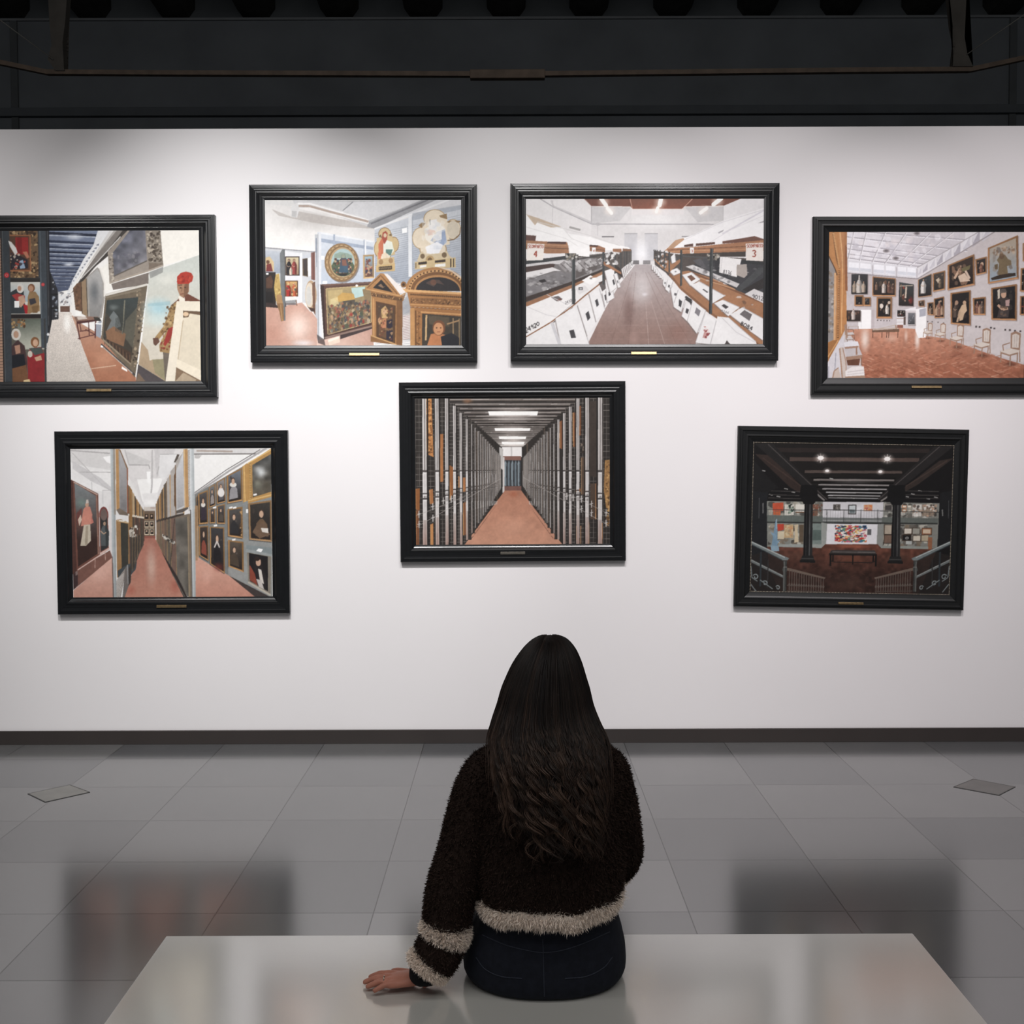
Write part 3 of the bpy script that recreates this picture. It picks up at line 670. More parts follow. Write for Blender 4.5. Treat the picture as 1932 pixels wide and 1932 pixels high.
# middle screen
a.G([(600,420),(1055,500),(1055,840),(630,850)],(206,212,222),(182,192,208),(0,430),(0,840))
a.P([(625,470),(1050,540),(1050,565),(625,500)],(142,156,180),.8); a.L([(612,425),(1050,498)],14,(226,228,232)); a.Rr(606,420,630,1285,(218,220,226)); a.Rr(580,440,606,1290,(186,188,194)); a.L([(592,470),(590,700)],8,(120,130,150)); a.L([(606,430),(606,1285)],3,(130,134,140)); a.L([(735,440),(735,560)],14,(160,172,194)); a.L([(985,480),(985,610)],12,(226,228,232)); a.L([(975,480),(975,600)],5,(140,152,176)); a.Rr(630,612,655,640,(246,246,246)); a.Rr(640,812,676,834,(246,246,246))
# floors
a.G([(178,1010),(480,985),(545,1050),(595,1120),(595,1332),(178,1332)],(204,150,130),(206,160,142),(178,0),(590,0)); a.soft(440,1180,150,180,(240,212,198),.95); a.soft(230,1240,110,120,(190,130,110),.5); a.soft(480,1310,130,40,(226,220,222),.8)
a.G([(590,1290),(1040,1190),(1050,1332),(590,1332)],(226,190,174),(196,150,132),(600,1332),(1000,1200)); a.P([(780,1240),(1040,1170),(1040,1195),(780,1280)],(70,56,56))
# left doorway
a.P([(178,545),(590,578),(590,1000),(478,985),(178,1020)],(200,202,206)); a.L([(178,545),(590,580)],9,(150,150,156)); a.G([(178,565),(300,575),(300,750),(178,745)],(186,192,202),(150,160,176),(0,570),(0,740))
a.P([(180,625),(215,615),(248,660),(248,735),(180,735)],(206,178,128)); a.P([(185,735),(190,680),(225,670),(240,735)],(126,50,48)); a.E(200,660,14,16,(110,70,50)); a.Rr(180,742,262,1005,(48,40,38)); a.P([(185,790),(225,765),(240,810),(235,870),(185,870)],(90,60,46)); a.Rr(180,900,240,985,(34,30,30)); a.P([(178,985),(262,1000),(300,1030),(180,1020)],(60,46,44)); a.Rr(184,748,205,762,(245,245,245))
a.P([(338,570),(470,590),(470,985),(338,1010)],(222,222,226)); a.FR([(338,615),(456,615),(456,770),(338,768)],9,(58,44,40),(206,190,150),(150,120,90)); a.fig(370,760,125,(40,36,40),hood=(60,44,40)); a.fig(412,760,125,(160,60,56),hood=(120,84,60)); a.fig(385,764,70,(220,204,180))
a.FR([(338,808),(442,808),(442,938),(338,938)],8,(110,70,46),(210,160,90),(120,90,60)); a.fig(365,936,110,(190,44,38)); a.fig(415,936,110,(206,90,50)); a.B([(345,820),(436,820),(436,930),(345,930)],[(206,60,50),(230,190,120),(70,80,70)],22,5,12,4,.7); a.P([(330,940),(425,935),(432,962),(332,972)],(228,226,222)); a.P([(332,972),(430,962),(430,985),(335,1000)],(150,150,152)); a.L([(425,965),(432,1010)],7,(120,80,60)); a.L([(340,985),(342,1020)],7,(90,80,80)); a.Rr(345,988,425,1005,(120,110,110))
a.P([(298,590),(316,560),(335,555),(338,1130),(300,1130)],(112,116,118)); a.L([(334,560),(336,1130)],5,(80,84,86)); a.P([(262,760),(290,752),(304,880),(300,990),(262,975),(248,860)],(196,160,84)); a.B([(258,770),(300,770),(300,970),(252,960)],[(224,192,110),(150,118,60)],26,5,13,8,.6); a.P([(265,985),(322,990),(326,1130),(304,1138),(290,1060)],(146,104,64)); a.L([(300,1000),(312,1130)],8,(180,136,86)); a.P([(270,920),(310,925),(318,990),(268,990)],(176,130,80))
a.L([(470,585),(468,980)],12,(232,232,234)); a.P([(480,610),(580,580),(580,760),(482,780)],(196,200,208)); a.FR([(478,635),(522,628),(522,780),(480,770)],7,(110,88,62),(70,60,60),(60,50,44)); a.P([(520,630),(548,622),(548,770),(522,776)],(228,230,234)); a.P([(548,585),(580,580),(580,808),(548,800)],(132,84,74)); a.L([(566,585),(566,806)],6,(100,62,56)); a.E(545,925,46,118,(186,152,116)); a.E(535,925,34,100,(216,200,178)); a.E(528,930,22,78,(200,196,190)); a.P([(555,830),(580,815),(580,1090),(560,1050)],(120,84,64)); a.L([(478,985),(545,1060)],8,(230,226,222)); a.P([(520,1020),(575,1035),(575,1060),(545,1055)],(70,50,44))
# round painting
a.E(800,672,138,156,(84,62,44),.55); a.E(792,664,136,154,(140,104,64)); a.E(792,662,124,142,(172,136,90)); a.E(796,662,112,130,(134,100,62)); a.E(800,664,104,122,(184,150,104)); a.E(804,665,94,112,(160,186,186))
cxy=(804,665)
for k in range(40):
    t=R(k*9); a.E(793+118*math.cos(t),663+136*math.sin(t),4,4,(104,76,46) if k%2 else (206,172,120))
mk=None
a.E(804,690,92,86,(70,84,62),.95,0,0,180); a.P([(712,690),(740,640),(800,650),(870,640),(896,690)],(86,96,66)); a.B([(730,630),(880,630),(880,750),(730,750)],[(96,46,40),(200,160,126),(60,70,54),(190,90,70),(52,60,80),(214,190,150),(44,40,36)],90,5,13,17,.85); a.P([(790,600),(822,596),(850,690),(840,740),(770,740),(780,690)],(72,76,92)); a.P([(795,640),(830,640),(836,690),(800,690)],(134,84,68)); a.E(808,614,13,16,(206,166,134)); a.P([(780,690),(840,690),(850,745),(775,745)],(58,86,108)); a.P([(735,600),(780,580),(840,590),(880,610),(880,630),(735,630)],(130,150,130),.8); a.P([(760,752),(845,752),(830,770),(785,772)],(44,42,40))
a.FR([(966,604),(1056,600),(1056,790),(968,795)],14,(196,156,104),(150,180,196),(96,62,52),[(170,50,46),(70,70,96),(196,150,110),(130,60,40)],26,5,13); a.B([(985,680),(1040,680),(1040,770),(985,770)],[(176,52,50),(60,60,80),(200,160,120),(120,70,50)],26,5,12,6)
# small quatrefoil
for r,c in ((1.0,(150,114,70)),(.9,(206,176,122))):
    for x,y,rx,ry in ((1142,438,52,54),(1092,555,38,66),(1216,520,40,62),(1140,640,56,50)): a.E(x,y,rx*r,ry*r,c)
    a.P([(1080-4*r,470),(1195+6*r,440),(1225,600),(1080,640)],c)
a.P([(1092,455),(1110,440),(1120,470)],(120,90,56)); a.P([(1170,445),(1198,430),(1196,455)],(120,90,56))
a.P([(1095,640),(1090,520),(1118,470),(1160,470),(1165,560),(1130,640)],(206,104,66)); a.P([(1140,480),(1200,500),(1216,570),(1180,620),(1130,600),(1130,520)],(222,226,210)); a.P([(1150,560),(1205,560),(1190,610),(1150,600)],(90,130,120)); a.P([(1118,470),(1125,425),(1150,412),(1165,430),(1160,480),(1140,520)],(172,66,46)); a.E(1144,448,13,17,(216,186,150)); a.E(1146,630,36,40,(230,214,186)); a.P([(1115,600),(1150,580),(1170,640),(1150,670)],(226,206,176)); a.P([(1085,590),(1110,560),(1110,640),(1090,640)],(216,120,80))
a.P([(1082,640),(1215,620),(1222,680),(1076,692)],(206,176,126)); a.E(1110,660,18,22,(166,126,80)); a.E(1190,650,18,22,(166,126,80)); a.P([(1072,690),(1222,672),(1224,732),(1072,742)],(202,166,106)); a.P([(1092,700),(1200,690),(1200,720),(1094,728)],(58,44,36)); 
for k in range(9): a.L([(1100+k*11,704-k*.8),(1102+k*11,720-k*.8)],4,(190,160,110))
# large quatrefoil
for r,c in ((1.0,(178,146,98)),(.93,(232,214,186))):
    for x,y,rx,ry in ((1545,318,92,78),(1432,470,70,88),(1690,400,64,82),(1530,560,110,80)): a.E(x,y,rx*r,ry*r,c)
    a.P([(1430,350),(1640,290),(1665,520),(1440,560)],c)
a.P([(1412,370),(1440,345),(1470,350),(1440,390)],(150,116,72)); a.P([(1580,290),(1640,275),(1645,320),(1590,305)],(150,116,72)); a.P([(1640,340),(1660,330),(1750,330),(1750,345),(1660,350)],(150,116,72)); a.E(1692,402,50,70,(214,200,176)); a.L([(1646,490),(1700,480),(1745,440),(1752,380)],8,(130,100,66)); a.P([(1460,400),(1560,330),(1630,400),(1620,500),(1540,540),(1470,480)],(244,236,222)); a.P([(1510,490),(1560,420),(1625,400),(1640,500),(1600,540)],(150,168,200)); a.P([(1480,410),(1540,380),(1550,440),(1490,450)],(236,206,190)); a.P([(1500,330),(1560,318),(1560,410),(1500,400)],(236,234,232)); a.P([(1470,540),(1560,500),(1610,525),(1570,610),(1480,590)],(240,240,244)); a.P([(1530,430),(1600,400),(1600,480),(1530,500)],(248,244,238),.8); a.L([(1505,320),(1508,365)],6,(110,110,110)); a.B([(1440,330),(1640,320),(1640,560),(1440,560)],[(250,246,240),(222,200,170),(206,214,226)],24,14,34,12,.35)
a.P([(1420,600),(1440,575),(1470,600),(1600,590),(1640,570),(1660,610),(1700,640),(1400,655)],(214,192,152)); a.E(1445,615,18,20,(120,96,66)); a.E(1620,605,20,22,(120,96,66)); a.E(1505,650,36,42,(190,156,102)); a.E(1505,650,20,26,(120,88,52)); a.P([(1382,660),(1710,625),(1712,705),(1382,720)],(208,180,128)); a.P([(1410,664),(1480,656),(1480,676),(1412,684)],(64,52,44)); a.P([(1545,650),(1630,640),(1630,660),(1545,668)],(64,52,44)); a.P([(1425,690),(1475,684),(1475,700),(1425,708)],(236,232,226)); a.P([(1545,680),(1630,672),(1630,698),(1545,700)],(240,238,232)); a.Rr(1668,635,1676,705,(70,54,40)); a.Rr(1690,632,1698,702,(70,54,40)); a.Rr(1388,668,1394,712,(90,70,50))
# big crowd painting
q=[(620,840),(1038,818),(1038,1182),(650,1282)]
a.P(q,(92,62,54)); a.L([(624,846),(1038,826)],10,(120,88,76)); a.P([(620,842),(650,850),(660,1280),(648,1282)],(60,42,40)); a.L([(655,1270),(1035,1175)],14,(146,118,106)); a.L([(660,1250),(1035,1155)],8,(70,50,46))
i=[(668,875),(1030,850),(1030,1142),(682,1240)]
a.L(i+[i[0]],9,(206,176,120)); a.G(i,(166,144,96),(112,92,70),(0,860),(0,1220)); a.P([(870,868),(980,858),(985,930),(900,950),(875,900)],(176,206,202)); a.P([(680,890),(800,880),(800,960),(690,1010)],(186,160,104)); a.P([(800,905),(890,915),(900,960),(770,980),(730,960)],(196,150,72)); a.P([(700,960),(760,940),(770,1000),(700,1030)],(216,196,140),.7); a.P([(960,880),(1030,865),(1030,980),(975,960)],(140,116,80)); a.P([(800,975),(900,960),(900,1030),(810,1050)],(84,76,66))
a.B(a.sub(i,.02,.38,.98,.97),[(126,58,48),(78,72,80),(176,146,106),(66,56,48),(96,104,100),(120,96,66),(190,172,136),(150,114,76),(62,66,70),(160,90,66),(104,82,58),(140,120,84)],420,5,15,31,.75,1.3); a.B(a.sub(i,.05,.62,.9,.95),[(160,48,44),(60,70,78),(74,84,66),(190,148,110)],22,9,19,33,.8,1.4); a.E(915,850,11,9,(246,240,230))
a.P([(680,1285),(770,1255),(778,1305),(690,1332)],(232,206,184)); a.P([(680,1285),(770,1255),(772,1272),(682,1305)],(244,226,208)); a.P([(590,1240),(650,1282),(660,1332),(600,1310)],(60,48,48),.7)
# small gabled tabernacle
a.P([(1130,752),(1165,758),(1312,905),(1285,915),(1240,900)],(232,222,216)); a.P([(985,868),(1105,750),(1135,755),(1262,920),(1262,935),(985,880)],(178,122,68)); a.P([(1045,868),(1112,800),(1205,905)],(46,40,40)); a.L([(1000,868),(1108,768),(1240,915)],8,(126,84,46)); a.P([(1085,850),(1110,835),(1130,860),(1150,850),(1125,870)],(140,106,80))
a.P([(1025,885),(1290,930),(1308,912),(1290,975),(1030,930)],(160,108,60)); a.L([(990,878),(1262,932),(1308,912)],9,(206,150,88)); a.P([(1032,905),(1282,948),(1282,980),(1034,935)],(112,76,46)); a.B([(1036,908),(1276,950),(1276,972),(1036,930)],[(180,130,76),(70,48,34)],40,4,8,5)
a.P([(1034,935),(1285,978),(1280,1332),(1036,1295)],(170,116,64)); a.P([(1235,968),(1285,978),(1280,1332),(1232,1325)],(130,86,50)); a.P([(1068,975),(1228,1010),(1222,1318),(1070,1268)],(92,60,38)); a.P([(1082,990),(1215,1022),(1210,1305),(1084,1258)],(84,62,46)); a.L([(1050,950),(1050,1285)],9,(206,150,88)); a.P([(1024,1245),(1060,1260),(1280,1332),(1024,1300)],(140,94,54)); a.L([(1026,1250),(1235,1325)],9,(206,156,96))
a.P([(1095,1250),(1090,1120),(1115,1040),(1150,1020),(1185,1060),(1205,1150),(1205,1300)],(106,74,50)); a.P([(1110,1040),(1145,1010),(1165,1050),(1160,1110),(1115,1110)],(196,156,96)); a.E(1138,1060,17,24,(206,158,114)); a.P([(1155,1130),(1200,1120),(1205,1300),(1150,1280)],(48,42,54)); a.P([(1100,1120),(1150,1110),(1150,1190),(1110,1190)],(190,120,80)); a.E(1100,1130,15,24,(204,150,104)); a.B([(1090,1010),(1205,1030),(1205,1290),(1095,1250)],[(150,110,66),(60,44,36),(200,150,100),(120,60,46)],60,5,13,27,.7)
a.P([(1283,980),(1345,900),(1345,1290),(1283,1290)],(176,178,184)); a.P([(1283,1085),(1345,1060),(1345,1280),(1283,1290)],(196,190,190))
for k in range(15): a.L([(1285,1095+k*13),(1338,1085+k*13)],5,(236,226,224)); a.L([(1285,1102+k*13),(1338,1092+k*13)],2.5,(150,100,90))
for k in range(24): a.L([(1284,915+k*8),(1345,895+k*8)],2.2,(110,112,120),.7)
# large arched tabernacle
a.E(1555,895,250,192,(178,122,68),1,0,180,360); a.E(1558,895,232,172,(206,150,90),1,0,180,360); a.E(1562,895,214,154,(126,82,46),1,0,180,360); a.E(1566,895,190,130,(186,128,72),1,0,180,360); a.E(1568,895,178,112,(48,44,46),1,0,180,360); a.P([(1560,700),(1660,715),(1757,780),(1757,800),(1680,740)],(232,212,190),.8)
for k in range(22):
    t=R(186+k*8); a.E(1560+224*math.cos(t),895+163*math.sin(t),7,7,(90,58,34))
a.P([(1470,830),(1520,800),(1580,805),(1620,845),(1560,830),(1535,860)],(84,66,60)); a.E(1532,825,24,22,(110,72,56))
a.P([(1280,870),(1320,880),(1757,905),(1757,925),(1310,905)],(222,164,100)); a.P([(1320,900),(1757,922),(1757,1045),(1345,1020)],(170,112,60))
for k in range(26): a.E(1352+k*16,921+k*.9,7,8,(96,62,36))
a.P([(1345,945),(1757,965),(1757,1010),(1345,990)],(140,92,52)); a.B([(1350,950),(1750,970),(1750,1005),(1350,985)],[(190,134,76),(90,58,36),(120,78,44)],90,4,9,8); a.L([(1345,1000),(1757,1022)],9,(206,146,84)); a.L([(1345,1025),(1757,1050)],8,(110,70,40)); a.E(1292,842,23,25,(140,94,52)); a.E(1292,842,11,12,(70,48,34))
a.P([(1345,1025),(1757,1050),(1757,1332),(1345,1332)],(166,108,58)); a.Rr(1345,1030,1380,1332,(196,138,78)); a.L([(1388,1050),(1388,1332)],10,(110,70,40)); a.L([(1412,1055),(1412,1332)],14,(146,94,50)); a.B([(1395,1060),(1428,1060),(1428,1330),(1395,1330)],[(90,58,36),(190,134,76)],36,4,8,9); a.L([(1430,1062),(1757,1082)],12,(206,146,84))
a.P([(1440,1075),(1757,1098),(1757,1332),(1440,1332)],(66,58,50)); a.P([(1490,1090),(1660,1105),(1660,1180),(1500,1160)],(104,88,66),.6); a.L([(1475,1085),(1470,1290)],14,(206,164,110)); a.L([(1690,1110),(1690,1300)],10,(150,120,84)); a.L([(1740,1115),(1740,1330)],10,(136,112,80)); a.L([(1640,1160),(1740,1130)],12,(170,130,88)); a.P([(1480,1332),(1510,1240),(1560,1230),(1640,1250),(1650,1332)],(196,120,72)); a.E(1575,1190,52,62,(120,72,46)); a.E(1572,1198,40,50,(206,140,92)); a.E(1558,1190,6,4,(60,36,28)); a.E(1590,1190,6,4,(60,36,28)); a.L([(1562,1222),(1586,1222)],4,(130,56,44)); a.P([(1590,1260),(1680,1230),(1740,1270),(1740,1332),(1600,1332)],(40,40,46))
ART2=a

# ---- 3: archive room with sloping shelves of wrapped folders
a = Paint((157,150), (1783,150), (158,1143), 480, 294, (232,228,228))
a.P([(605,200),(1505,200),(1505,600),(605,600)],(224,220,220)); a.P([(605,200),(880,205),(800,300),(605,320)],(206,203,204)); a.P([(1240,205),(1505,200),(1505,300),(1330,310)],(206,203,204)); a.soft(1055,290,330,110,(244,242,242),.8); a.P([(880,222),(1235,222),(1235,260),(880,260)],(236,230,230))
a.P([(157,150),(555,150),(605,200),(608,330),(270,150)],(232,228,228)); a.P([(1625,150),(1783,150),(1783,320),(1505,330),(1505,200)],(236,233,234)); a.L([(605,200),(605,320)],5,(170,166,168)); a.L([(1505,200),(1505,320)],4,(190,186,188))
a.P([(550,150),(1625,150),(1505,200),(1240,202),(1225,222),(885,222),(870,203),(600,198)],(122,62,42)); a.G([(870,150),(1290,150),(1225,222),(885,222)],(124,66,46),(150,78,54),(0,150),(0,222)); a.L([(868,150),(885,222)],5,(206,150,126)); a.L([(1295,150),(1225,222)],5,(206,150,126)); a.L([(600,200),(870,205),(885,222),(1225,222),(1240,205),(1505,200)],5,(244,232,226)); a.L([(555,150),(605,200)],5,(220,200,190)); a.P([(555,150),(660,150),(700,200),(605,200)],(104,50,36),.6)
for x0,y0,x1,y1,r in ((672,150,705,195,17),(715,215,742,248,15),(1080,150,1070,195,18),(1058,212,1048,240,14),(1490,150,1438,190,18),(1392,215,1350,246,15)):
    a.soft((x0+x1)/2,(y0+y1)/2,60,50,(255,240,228),.7); a.L([(x0,y0),(x1,y1)],r*1.6,(255,253,248)); a.E(x0,y0,r*.8,r*.8,(255,253,248)); a.E(x1,y1,r*.8,r*.8,(255,253,248))
a.L([(255,150),(345,205),(608,322),(650,322),(1440,325)],7,(176,172,176)); a.L([(330,160),(345,200),(610,312)],12,(196,192,194),.7); a.L([(342,160),(338,330)],3,(196,192,194)); a.L([(648,322),(648,400)],4,(190,186,188)); a.Rr(640,312,660,332,(190,186,188)); a.L([(455,342),(530,362)],14,(166,162,160))
a.Rr(832,388,920,575,(206,204,208)); a.Rr(968,388,1060,575,(208,206,210)); a.L([(832,388),(920,388)],5,(170,168,172)); a.L([(968,388),(1060,388)],5,(170,168,172)); a.soft(945,510,75,130,(246,246,250),.95); a.soft(880,500,40,70,(190,190,198),.5); a.soft(1010,510,40,70,(190,190,198),.4); a.Rr(876,568,932,596,(120,116,118)); a.Rr(958,568,1010,596,(140,136,138)); a.L([(678,408),(760,408)],9,(120,116,120)); a.L([(1222,408),(1280,408)],9,(150,146,150))
# floor
a.G([(905,598),(1012,598),(1090,700),(1240,900),(1345,1070),(1320,1143),(580,1143),(700,900),(800,730)],(182,170,170),(150,118,108),(0,620),(0,1060)); a.soft(950,760,110,160,(212,204,204),.8); a.soft(860,920,60,180,(116,84,78),.6); a.soft(900,1100,50,90,(176,140,130),.6); a.soft(970,800,30,20,(226,220,224),.8); a.soft(1200,1060,120,110,(146,104,92),.6)
for x in (1000,1085): a.L([(960+(x-960)*.45,850),(x+25*(x>1050),1143)],4,(190,166,158),.7)
for y in (960,1010,1060,1105): a.L([(700-(y-900)*.3,y),(1300,y+4)],2.5,(176,146,138),.45)
for x in (740,860,1190,1290): a.L([(930+(x-960)*.2,650),(x,1143)],2.5,(110,80,74),.4)
# left run of shelves
a.P([(157,560),(450,545),(700,520),(880,500),(880,600),(800,700),(690,700),(470,870),(340,985),(157,1143)],(92,84,80))
a.G([(157,640),(480,545),(700,560),(690,620),(470,740),(157,830)],(96,90,88),(140,136,136),(200,800),(600,560)); a.P([(157,605),(360,585),(345,625),(157,690)],(74,56,52)); a.P([(157,590),(400,560),(470,580),(440,600),(330,590),(157,612)],(206,202,202)); a.P([(157,650),(340,615),(400,640),(350,640),(157,700)],(226,222,222)); a.P([(157,700),(380,640),(470,660),(470,715),(157,815)],(126,122,124)); a.P([(245,705),(285,695),(300,712),(262,722)],(50,46,48)); a.T('1484',[(305,735),(385,712),(388,732),(308,756)],4,(150,146,146)); a.soft(306,766,14,14,(250,250,250),.9)
for k in range(9): a.P([(380+k*36,600-k*4),(420+k*36,570-k*3),(470+k*30,615-k*2),(430+k*30,650-k*4)],(186,182,182) if k%2 else (150,144,144)); 
for k in range(7): a.L([(395+k*40,590-k*3),(450+k*36,640-k*6)],4,(80,74,74))
a.P([(500,640),(690,590),(690,610),(500,690)],(96,88,86)); a.B([(500,580),(680,560),(680,630),(500,670)],[(206,202,202),(110,104,104),(176,172,172)],24,8,18,10,.7)
a.B([(165,680),(470,600),(470,720),(165,810)],[(150,146,148),(176,172,172),(112,108,108),(206,202,200),(90,84,84)],46,8,24,61,.5,.5); a.P([(157,855),(470,735),(690,640),(690,662),(470,762),(157,885)],(160,108,74)); a.P([(157,820),(470,712),(690,625),(690,640),(470,735),(157,850)],(64,52,48))
a.P([(157,885),(470,758),(480,860),(330,990),(157,1090)],(240,237,236)); a.P([(330,820),(380,810),(410,832),(370,848)],(112,104,104)); a.P([(365,835),(395,825),(405,838),(378,848)],(120,80,72)); a.L([(300,800),(440,870),(470,850)],4,(206,202,204)); a.L([(157,880),(300,940),(410,960)],4,(212,208,210)); a.T('24920',[(150,1030),(245,985),(250,1010),(160,1064)],5,(60,56,58)); a.T('2410',[(425,850),(470,830),(472,848),(428,868)],3,(120,116,118))
a.P([(495,745),(690,650),(690,720),(498,860)],(236,233,232)); a.P([(500,760),(560,738),(590,770),(520,800)],(222,218,218)); a.Rr(518,752,548,770,(90,86,88)); a.Rr(526,756,542,766,(190,190,190)); a.P([(540,705),(600,670),(650,700),(600,735)],(246,244,243)); a.Rr(594,685,612,698,(140,136,138)); a.P([(590,690),(690,650),(690,660),(640,685)],(176,120,84))
a.L([(157,1092),(330,990),(480,878),(560,810),(700,700)],9,(150,100,70)); a.L([(157,1105),(335,1000),(480,890)],5,(60,50,48))
def leaf(q, dark=(70,68,72), u=(.38,.42,.68,.66), sh=(236,234,234)):
    a.P([(x-5,y+7) for x,y in q],(120,106,102),.7); a.P(q,sh); a.L([q[1],q[2]],5,(190,186,188)); a.L([q[0],q[3]],4,(206,202,204)); a.P(a.sub(q,*u),dark)
leaf([(157,1095),(330,995),(385,1143),(157,1143)],(236,234,234)); leaf([(360,965),(510,872),(592,1143),(398,1143)],u=(.42,.56,.6,.8)); a.L([(335,990),(390,1143)],22,(206,204,208)); leaf([(512,872),(600,815),(640,990),(580,1085)],u=(.35,.4,.62,.65)); leaf([(590,792),(660,760),(700,905),(640,985)],u=(.35,.35,.6,.6)); leaf([(680,790),(712,762),(722,850),(700,880)],u=(.3,.3,.65,.7)); leaf([(706,770),(750,745),(762,825),(715,855)],u=(.3,.3,.6,.6)); leaf([(697,640),(760,620),(795,740),(735,790)],u=(.5,.55,.68,.8)); leaf([(760,660),(780,655),(805,750),(790,757)],u=(.3,.5,.6,.7))
a.P([(655,720),(700,700),(705,760),(680,780)],(70,60,58),.8); a.P([(770,600),(830,640),(825,690),(770,650)],(60,52,50))
for k in range(6): leaf([(812+k*12,628-k*9),(830+k*12,612-k*9),(842+k*9,668-k*12),(828+k*9,692-k*14)],(90,88,92),(.4,.4,.7,.7))
a.P([(157,258),(240,290),(400,345),(445,385),(600,410),(720,450),(860,480),(880,500),(700,500),(600,490),(590,540),(460,535),(450,470),(300,440),(157,430)],(247,245,244)); a.P([(160,255),(240,280),(400,340),(330,345),(235,310),(220,330)],(202,178,152)); a.L([(235,305),(600,400),(800,470)],4,(214,210,208)); a.L([(157,340),(430,420),(590,520)],4,(226,223,222)); a.L([(420,360),(470,420),(600,470)],4,(220,217,216))
a.P([(157,395),(228,400),(222,438),(157,435)],(96,62,54)); a.P([(157,432),(310,440),(440,445),(450,485),(452,520),(300,522),(157,490)],(166,112,76)); a.L([(280,482),(450,490)],5,(110,70,48)); a.L([(157,455),(450,470)],5,(196,140,98)); a.P([(310,440),(435,442),(430,458),(300,452)],(80,50,44)); a.P([(592,462),(650,466),(700,485),(700,515),(592,505)],(160,106,74)); a.P([(592,462),(650,466),(648,476),(592,474)],(80,50,44)); a.L([(592,490),(700,500)],4,(100,64,46)); a.P([(610,480),(636,482),(630,528),(608,524)],(244,242,240)); a.T('4',[(618,495),(628,496),(626,512),(617,511)],3,(170,70,56))
a.P([(455,470),(595,480),(592,545),(458,532)],(248,246,245)); a.L([(157,582),(300,566),(440,548)],24,(58,60,62)); a.L([(520,560),(700,528)],9,(70,66,66))
for x,w,y0,y1 in ((483,22,535,868),(688,13,512,735),(766,9,495,660),(806,7,490,630),(832,6,490,610),(848,5,490,600),(862,4,492,596),(876,4,494,590)): a.L([(x,y0),(x,y1)],w,(56,60,62)); a.L([(x-w*.25,y0),(x-w*.25,y1)],w*.2,(110,112,112))
a.P([(425,520),(500,520),(520,560),(430,562)],(80,76,70),.85); a.B([(430,520),(520,520),(520,565),(430,565)],[(150,140,120),(40,38,36),(200,196,190)],18,6,12,4); a.P([(690,575),(810,650),(810,665),(690,600)],(166,110,74)); a.B([(700,520),(800,500),(800,600),(700,590)],[(236,234,232),(180,176,176),(70,62,60),(210,206,206)],30,7,16,9,.9); a.P([(752,490),(810,490),(812,515),(752,510)],(160,106,74)); a.P([(820,488),(875,492),(875,506),(820,506)],(140,96,70))
a.P([(170,452),(284,458),(276,566),(162,570)],(240,232,224)); a.T('SCOMPARTO',[(176,461),(278,464),(276,486),(174,484)],4,(176,92,76)); a.T('4',[(214,503),(238,504),(234,546),(212,545)],7,(166,62,44))
# right run of shelves
a.P([(1030,500),(1135,520),(1300,540),(1783,560),(1783,1143),(1730,1143),(1420,930),(1215,760),(1110,650),(1040,600)],(84,74,70))
a.P([(1140,655),(1270,640),(1783,800),(1783,1143),(1745,1143),(1420,935),(1220,770)],(172,116,78)); a.L([(1140,662),(1220,762),(1420,928),(1750,1143)],16,(140,92,62)); a.L([(1290,650),(1500,740),(1783,860)],12,(130,84,58)); a.L([(1350,690),(1783,830)],7,(206,150,104))
a.P([(1290,600),(1480,550),(1783,590),(1783,850),(1640,790),(1440,690)],(62,62,66)); a.P([(1250,612),(1300,600),(1620,730),(1598,758),(1450,700)],(206,202,202)); a.B([(1260,610),(1320,610),(1600,735),(1540,735)],[(230,226,226),(160,156,158),(120,116,118)],26,7,16,15,.7); a.L([(1245,625),(1440,690),(1598,757)],5,(74,68,68))
a.P([(1300,570),(1350,555),(1420,640),(1330,600)],(90,88,92)); a.P([(1360,560),(1410,545),(1412,640),(1400,640)],(76,76,80)); a.P([(1440,560),(1490,545),(1600,690),(1460,660)],(54,54,58)); a.B([(1310,600),(1600,590),(1770,640),(1500,700)],[(120,118,120),(150,146,148),(90,88,90),(190,186,186)],30,8,22,62,.5,.5); a.P([(1590,770),(1750,620),(1783,620),(1783,650),(1625,785)],(72,74,76)); a.P([(1640,770),(1783,690),(1783,760),(1700,790)],(50,46,46)); a.P([(1655,800),(1720,764),(1783,790),(1783,862)],(214,210,210)); a.T('9012',[(1710,800),(1783,818),(1783,846),(1705,826)],5,(100,96,98))
leaf([(1140,640),(1190,622),(1225,650),(1170,672)],(110,106,108),(.4,.4,.6,.6)); a.B([(1200,660),(1300,650),(1760,900),(1560,930)],[(226,222,220),(196,190,188),(150,110,84),(110,80,62)],34,8,20,63,.6,.6); leaf([(1228,668),(1290,650),(1350,698),(1285,742)],(120,80,64),(.3,.25,.75,.75)); leaf([(1285,738),(1345,714),(1520,812),(1438,862)],(80,76,78),(.4,.35,.52,.55)); leaf([(1448,862),(1505,838),(1620,890),(1545,950)],(70,66,68),(.3,.3,.6,.6)); leaf([(1556,940),(1640,890),(1783,968),(1783,1115),(1690,1050)][:4],(110,104,106),(.45,.15,.9,.5)); a.P([(1690,1050),(1783,1000),(1783,1115)],(236,234,234)); a.T('8084',[(1635,985),(1715,1025),(1705,1050),(1625,1010)],5,(60,56,58)); a.T('8146',[(1500,905),(1550,920),(1545,935),(1495,920)],3,(150,146,148))
